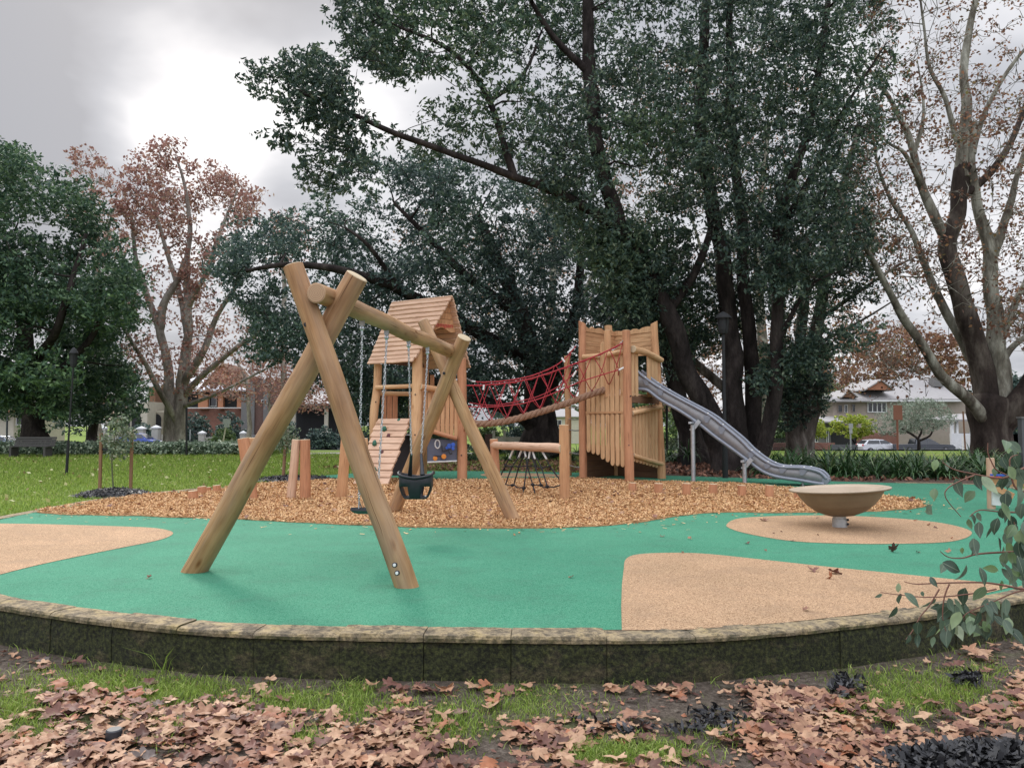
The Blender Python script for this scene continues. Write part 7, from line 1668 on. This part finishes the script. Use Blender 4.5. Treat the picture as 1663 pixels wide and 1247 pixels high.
dens *= np.clip((pys - 1092) / 50.0, .12, 1); nz = np.array([mnoise.noise(Vector((a * 1.6, b * 1.6, 2))) for a, b in zip(X0, Y0)]); dens *= np.clip(.80 + nz * 1.3, .12, 1.2)
ins = in_poly(X0, Y0, outline); out_edge = in_poly(X0 * .975, Y0 + .30, outline)
keep = (r.random(n0) < dens) & ~ins & ~out_edge; x, y = X0[keep], Y0[keep]
sz = .05 + .085 * r.random(len(x)) ** 1.2; z = gheight(x, y) + .010 + r.random(len(x)) * .020
o = leaf_field('leaf_litter', x, y, z, sz, 301, curl=(.05, .42), tilt=.13); tag(o, 'thick brown plane leaf litter in front of the stone wall', 'leaf litter'); struct(o, 'stuff')
kk = r.random(n0) < np.clip(dens * 1.5 + .10, 0, 1); kk &= ~ins & ~out_edge; xc, yc = X0[kk] + r.normal(0, .05, kk.sum()), Y0[kk]; cc_ = np.stack([xc, yc, gheight(xc, yc) + .010], -1)
q = leaves_at(cc_, 1, .02, .050, .034, r, 0, .2); q[..., 2] = np.maximum(q[..., 2] * .35 + cc_[:, None, 2] * .65, cc_[:, None, 2] - .004); o = np_mesh('leaf_crumbs', q, 4, r.random(len(q)), 'litter'); tag(o, 'broken leaf crumbs matted on the soil in front of the stone wall', 'leaf litter'); struct(o, 'stuff')
# lone leaves on the play surface
def lone(px, py, size, lab, grp, mat='litter', tilt=.3, curl=(.3, .8), tone=.2):
    g_ = G(px, py); v, f, nf = leaf_mesh_batch(np.array([g_.x]), np.array([g_.y]), np.array([.008]), np.array([size]), int(px * 7 + py), curl=curl, tilt=tilt)
    o = np_mesh('fallen_leaf', v, 3, np.full(nf, tone), mat, origin=(g_.x, g_.y, 0), faces=f, smooth=True); tag(o, lab, 'leaf', grp)
lone(1450, 897, .13, 'dark curled leaf alone on the green between the tan oval and tan wedge', 'lone leaves on the play surface', tilt=.9, tone=.0)
lone(1321, 928, .11, 'flat brown leaf left of the leaf trio on the tan wedge', 'lone leaves on the play surface'); lone(1352, 932, .15, 'wide dark brown leaf in the leaf trio on the tan wedge', 'lone leaves on the play surface', tone=.1); lone(1349, 941, .10, 'small orange-brown curled leaf nearest the viewer on the tan wedge', 'lone leaves on the play surface', tilt=.6, tone=.93)
lone(1240, 846, .13, 'brown leaf at the left end of the tan oval', 'lone leaves on the play surface', tone=.3)
rr = random.Random(31); GL = 'dry brown leaf lying on the green rubber'; TL_ = 'dry brown leaf lying on the tan rubber'
for k in range(34):
    px, py = (rr.uniform(1060, 1560), rr.uniform(795, 900)) if k < 30 else (rr.uniform(30, 1650), rr.uniform(860, 1000))
    g_ = G(px, py); arr = lambda p: in_poly(np.array([g_.x]), np.array([g_.y]), p)[0]
    if not arr(outline) or arr(mulch): continue
    tn = arr(tr_) or arr(te) or arr(tl); lone(px, py, rr.uniform(.035, .075), TL_ if tn else GL, 'dry leaves on the tan rubber' if tn else 'dry leaves on the green rubber', tone=rr.choice([.1, .3, .5, .93]))
# leaves on the chips and pale specks on the lawn (nobody could count them)
x = r.uniform(-7, 9, 3000); y = r.uniform(10, 19, 3000); k = in_poly(x, y, mulch); x, y = x[k][:260], y[k][:260]
o = leaf_field('leaves_on_chips', x, y, np.full(len(x), .035), r.uniform(.05, .12, len(x)), 305); tag(o, 'scattered dry brown leaves lying on the wood chips', 'leaf litter'); struct(o, 'stuff')
M['speck'] = rndmat('yellow lawn leaves', [(0, (0.20, 0.14, 0.06)), (.5, (0.42, 0.40, 0.16)), (1, (0.62, 0.60, 0.35))], .6, .2)
x = r.uniform(-30, 2, 16000); y = r.uniform(10, 36, 16000); k = ~in_poly(x, y, outline) & (x / y > -.72) & (x / y < .02); x, y = x[k][:650], y[k][:650]
c = np.stack([x, y, np.full(len(x), .045)], -1); q = leaves_at(c, 1, .02, .10, .07, r, 0, .1); o = np_mesh('lawn_leaves', q, 4, r.random(len(q)), 'speck'); tag(o, 'pale yellow fallen leaves scattered over the lawn', 'leaf litter'); struct(o, 'stuff')
# grass: short blades over the lawn, long tufts in front
M['blade'] = rndmat('grass blades', [(0, (0.12, 0.18, 0.03)), (.5, (0.21, 0.31, 0.05)), (.9, (0.34, 0.45, 0.085)), (1, (0.48, 0.46, 0.2))], .5, .3)
def blades(name, x, y, z, h, w_, lab, seed, bend=.35):
    r = np.random.default_rng(seed); n = len(x); a = r.uniform(0, 6.28, n); h = h * r.uniform(.5, 1.3, n); b = np.stack([x, y, z], -1); sd = np.stack([np.cos(a), np.sin(a), np.zeros(n)], -1) * (w_ * r.uniform(.6, 1.3, n))[:, None] / 2
    ln = r.normal(0, bend, (n, 2)); m_ = b + np.stack([ln[:, 0] * h * .35, ln[:, 1] * h * .35, h * .6], -1); t_ = b + np.stack([ln[:, 0] * h * 1.1, ln[:, 1] * h * 1.1, h * .95], -1)
    q = np.stack([b - sd, b + sd, m_ + sd * .8, m_ - sd * .8], 1); q2 = np.stack([m_ - sd * .8, m_ + sd * .8, t_ + sd * .12, t_ - sd * .12], 1); tone = r.random(n)
    o = np_mesh(name, np.concatenate([q, q2]), 4, np.concatenate([tone, tone]), 'blade'); tag(o, lab, 'grass'); struct(o, 'stuff')
n = 260000; y = 9.0 + (r.random(n) ** 1.7) * 27; x = r.uniform(-.76, .10, n) * y; k = ~in_poly(x, y, outline) & ~in_poly(x * .975, y, outline); x, y = x[k][:75000], y[k][:75000]
blades('lawn_grass', x, y, gheight(x, y), .055 * np.clip(y / 16, .8, 1.6), .010 * np.clip(y / 12, 1, 2.4), 'short green lawn grass left of and behind the play area', 401)
# foreground tufts
gp_ = [(150, 1108, 120, 22, 1500), (300, 1122, 110, 22, 1500), (470, 1142, 80, 24, 1300), (573, 1140, 34, 45, 900), (25, 1150, 55, 40, 900), (640, 1150, 40, 20, 300), (730, 1180, 60, 40, 800), (860, 1150, 130, 28, 900), (830, 1120, 60, 14, 260), (1030, 1228, 100, 22, 1500), (960, 1228, 40, 26, 600), (1470, 1128, 90, 45, 1500), (1560, 1120, 60, 25, 500), (1390, 1150, 60, 30, 260), (500, 1205, 35, 20, 300), (270, 1180, 50, 30, 320), (1180, 1190, 60, 20, 260), (250, 1135, 90, 30, 600), (700, 1100, 300, 10, 220), (1250, 1100, 250, 12, 260), (1600, 1090, 60, 16, 200), (60, 1190, 60, 30, 300), (1660, 1150, 60, 30, 300)]
X1 = []; Y1 = []
for (cx_, cy_, rx_, ry_, n) in gp_:
    for k in range(int(n * 1.35)):
        a, b = rng.gauss(0, .55), rng.gauss(0, .55); g_ = G(cx_ + a * rx_, cy_ + b * ry_, -.285)
        if 2.9 < g_.y < 6: X1.append(g_.x); Y1.append(g_.y)
X1 = np.array(X1); Y1 = np.array(Y1); k = ~in_poly(X1, Y1, outline) & ~in_poly(X1 * .975, Y1 + .26, outline); X1, Y1 = X1[k], Y1[k]
blades('foreground_grass', X1, Y1, gheight(X1, Y1), .040, .0048, 'bright green grass tufts growing through the leaf litter', 402, .55)
xs_, ys_ = [], []
for k in range(9): g_ = G(268 + rng.gauss(0, 9), 1092, -.28); xs_.append(g_.x); ys_.append(g_.y)
blades('foreground_grass', np.array(xs_), np.array(ys_), gheight(np.array(xs_), np.array(ys_)), .19, .006, 'one long-bladed grass tuft against the dark stone wall', 403, .5)
n = 900; x = r.uniform(-3.6, 4.2, n * 6); y = r.uniform(4.4, 7, n * 6); k = in_poly(x * .975, y + .30, outline) & ~in_poly(x, y + .185, outline); x, y = x[k][:n], y[k][:n]
if len(x): blades('foreground_grass', x, y, gheight(x, y), .05, .0045, 'thin grass fringe along the foot of the stone wall', 404, .6)
mulch_mound('black shredded bark heap in the bottom right corner', G(1640, 1262, -.26), .62, .34, .13, 5200, 405, .11, -.30)
cpt = G(185, 1199, -.28); pop = thing('sprinkler_cap', 'round black sprinkler cap among the leaves at lower left', 'sprinkler', (cpt.x, cpt.y, -.28)); mb = MB(); mb.lathe([(.001, .032), (.034, .032), (.040, .026), (.040, .0), (.036, -.03)], Vector((cpt.x, cpt.y, -.262)), None, 24); mb.build('cap', 'charcoal', pop)
# black clods of bark and a few broad green gum leaves in the litter
n = 260; px = np.concatenate([r.normal(1160, 30, 40), r.normal(1370, 16, 40), r.normal(1568, 12, 45), r.normal(1010, 50, 20)]); py = np.concatenate([r.normal(1165, 9, 40), r.normal(1112, 8, 40), r.normal(1100, 5, 45), r.normal(1178, 8, 20)])
c = np.array([tuple(G(a, b, -.25)) for a, b in zip(px, py)]); q = leaves_at(c, 5, .03, .06, .02, r, 0, .8); o = np_mesh('bark_shreds', q, 4, r.random(len(q)), 'blackmulch'); tag(o, 'black bark shreds lying loose on the bare soil', 'mulch'); struct(o, 'stuff')

# ------------------------------------------------------------------ gum branch reaching in from the right
M['gum'] = rndmat('gum leaves', [(0, (0.04, 0.07, 0.045)), (.35, (0.08, 0.125, 0.08)), (.7, (0.145, 0.20, 0.145)), (.9, (0.17, 0.27, 0.10)), (1, (0.36, 0.42, 0.28))], .38, .30, 14, [(0.35, (.75, .78, .8)), (.65, (1.2, 1.2, 1.2))], .5)
M['gumstem'] = simple('reddish gum twig', (0.20, 0.085, 0.055), (0.13, 0.06, 0.04), 30, .6)
YG = 2.95; gb = Vector((2.35, 3.05, gz(2.35, 3.05))); gum = thing('gum_sapling', 'young gum tree whose leafy branches reach in from the right edge', 'tree', gb)
def z4(x, y, Y=YG): return P(1400 + x / 3.669, 730 + y / 3.669, Y)
brs = [[(1150, 830), (965, 830), (800, 800), (690, 790), (450, 795), (320, 800), (250, 785)], [(1000, 838), (910, 850), (760, 915), (640, 965), (600, 1000)], [(800, 830), (700, 850), (550, 870), (420, 878), (320, 875), (190, 860), (110, 850)], [(1100, 600), (965, 605), (700, 620), (600, 645), (515, 640), (465, 605)], [(1100, 380), (965, 375), (820, 370), (700, 360), (640, 400)],
       [(1100, 95), (965, 110), (840, 170), (640, 140), (540, 115), (480, 75)], [(680, 150), (600, 180), (510, 230), (500, 290), (590, 400)], [(860, 150), (800, 120), (770, 70), (750, 20), (750, -40)], [(460, 830), (400, 930), (350, 990), (300, 1080), (260, 1130)], [(640, 965), (700, 1000), (760, 1060)], [(1100, 240), (960, 250), (900, 200), (880, 60), (930, 30)], [(965, 560), (930, 500), (905, 430)], [(520, 800), (490, 880), (480, 1000), (500, 1080)]]
mb = MB(); trunk_top = Vector((2.42, 3.05, 1.15)); mb.tube(catmull([gb - UP * .1, Vector((2.38, 3.04, .4)), trunk_top], 5), [.022] * 6 + [.017] * 5, 8, 0, 0)
for i, b in enumerate(brs):
    Yo = YG + (i % 5 - 2) * .05; pts = catmull([z4(x_, y_, Yo) for x_, y_ in b], 4); r0 = .0052 if i in (0, 3, 4, 5, 10) else .0032; mb.tube(pts, [r0 + (.0014 - r0) * k / (len(pts) - 1) for k in range(len(pts))], 6, 0, None)
    if b[0][0] >= 1000: s_ = pts[0]; zt = max(-.1, min(1.1, s_.z - .15)); mb.tube([Vector((2.4, 3.04, zt)), s_.lerp(Vector((2.4, 3.04, zt)), .4) + UP * .02, s_], [.012, .008, r0], 6, 0, None)
mb.build('stem', 'gumstem', gum)
LV = [(95, 885, 50), (222, 822, 62), (185, 970, 82), (232, 888, 72), (288, 900, 105), (420, 785, 62), (362, 856, 30), (468, 715, 72), (530, 722, 110), (590, 735, 110), (495, 965, 120), (570, 930, 95), (620, 872, 110), (710, 862, 105), (705, 745, 100), (668, 570, 95), (640, 600, 60), (430, 262, 70), (418, 368, 85), (575, 222, 110), (650, 285, 85), (690, 190, 90), (748, 212, 115), (862, 205, 90), (842, 82, 85), (920, 60, 115), (440, 90, 70), (508, 98, 55), (760, 485, 85), (805, 450, 95), (920, 270, 120), (855, 300, 95), (900, 440, 105), (880, 490, 90), (935, 690, 130), (862, 650, 95), (858, 930, 95), (640, 1052, 95), (580, 1010, 80), (500, 1115, 100), (530, 1060, 90), (722, 930, 95), (742, 990, 90), (682, 1060, 80), (755, 1060, 50), (342, 1065, 90), (330, 1130, 70), (272, 1125, 55), (690, 470, 90), (655, 410, 65), (600, 600, 40), (950, 745, 80), (892, 770, 80), (850, 740, 75), (820, 600, 60), (700, 400, 60), (640, 440, 60), (955, 160, 110), (900, 140, 90), (960, 520, 100), (940, 590, 110), (840, 380, 70), (780, 20, 50), (720, 60, 60), (960, 360, 90), (420, 1140, 60), (560, 960, 70), (470, 1040, 70), (800, 130, 60), (905, 20, 70)]
M['gumvein'] = simple('pale leaf midrib', (0.34, 0.40, 0.27), (0.26, 0.31, 0.2), 20, .5)
Q = []; rv = []; Fq = []; ribs = MB(); rg = np.random.default_rng(55)
def gum_leaf(base, tipdir, L, W, nrm, tone, curl):
    tipdir = tipdir.normalized(); sd = tipdir.cross(nrm).normalized(); up = sd.cross(tipdir); S = 8; b0 = len(Q); prof = [.06, .62, .92, 1.0, .95, .80, .56, .28, .02]
    for s_ in range(S + 1):
        t = s_ / S; c_ = base + tipdir * L * t + up * (math.sin(t * 2.6) * .10 * L * curl) + sd * (.05 * L * math.sin(t * 3)); w_ = W / 2 * prof[s_]
        Q.extend([tuple(c_ - sd * w_ + up * w_ * .30), tuple(c_), tuple(c_ + sd * w_ + up * w_ * .30)])
    off_ = up * .0006
    for sg in (-1, 1):
        rp = [Vector(Q[b0 + s_ * 3 + 1]) + off_ * sg for s_ in range(S)]
        ribs.add([p - sd * W * .012 for p in rp] + [p + sd * W * .012 for p in rp], [(k, k + 1, S + k + 1, S + k) for k in range(S - 1)])
    for s_ in range(S):
        for k in (0, 1): Fq.append((b0 + s_ * 3 + k, b0 + s_ * 3 + k + 1, b0 + s_ * 3 + 3 + k + 1, b0 + s_ * 3 + 3 + k)); rv.append(tone)
for i, (x_, y_, l_) in enumerate(LV):
    l_ *= 1.08; L = l_ / 3.669 / F * YG; Y = YG + rg.uniform(-.16, .16); a = rg.normal(0, .42); base = z4(x_ - math.sin(a) * l_ * .5, y_ - l_ * .42, Y); d = Vector((math.sin(a), rg.normal(0, .3), -math.cos(a)))
    nrm = Vector((rg.normal(0, .55), -1, rg.normal(0, .4))); gum_leaf(base, d, L, L * rg.uniform(.46, .66), nrm, rg.random(), rg.choice([-1, 1]) * rg.uniform(.4, 1.6))
for k in range(120):
    x_, y_ = (rg.uniform(800, 1150), rg.uniform(-60, 780)) if k < 80 else (rg.uniform(430, 900), rg.uniform(880, 1080)); l_ = rg.uniform(70, 125); L = l_ / 3.669 / F * YG; a = rg.normal(0, .6); gum_leaf(z4(x_, y_, YG + rg.uniform(-.1, .3)), Vector((math.sin(a), rg.normal(0, .4), -math.cos(a))), L, L * .55, Vector((rg.normal(0, .6), -1, .2)), rg.random(), rg.normal(0, 1))
np_mesh('foliage', np.array(Q), 4, np.array(rv), 'gum', parent=gum, faces=np.array(Fq), smooth=True)

ribs.build('leaf_ribs', 'gumvein', gum)['kind'] = 'stuff'
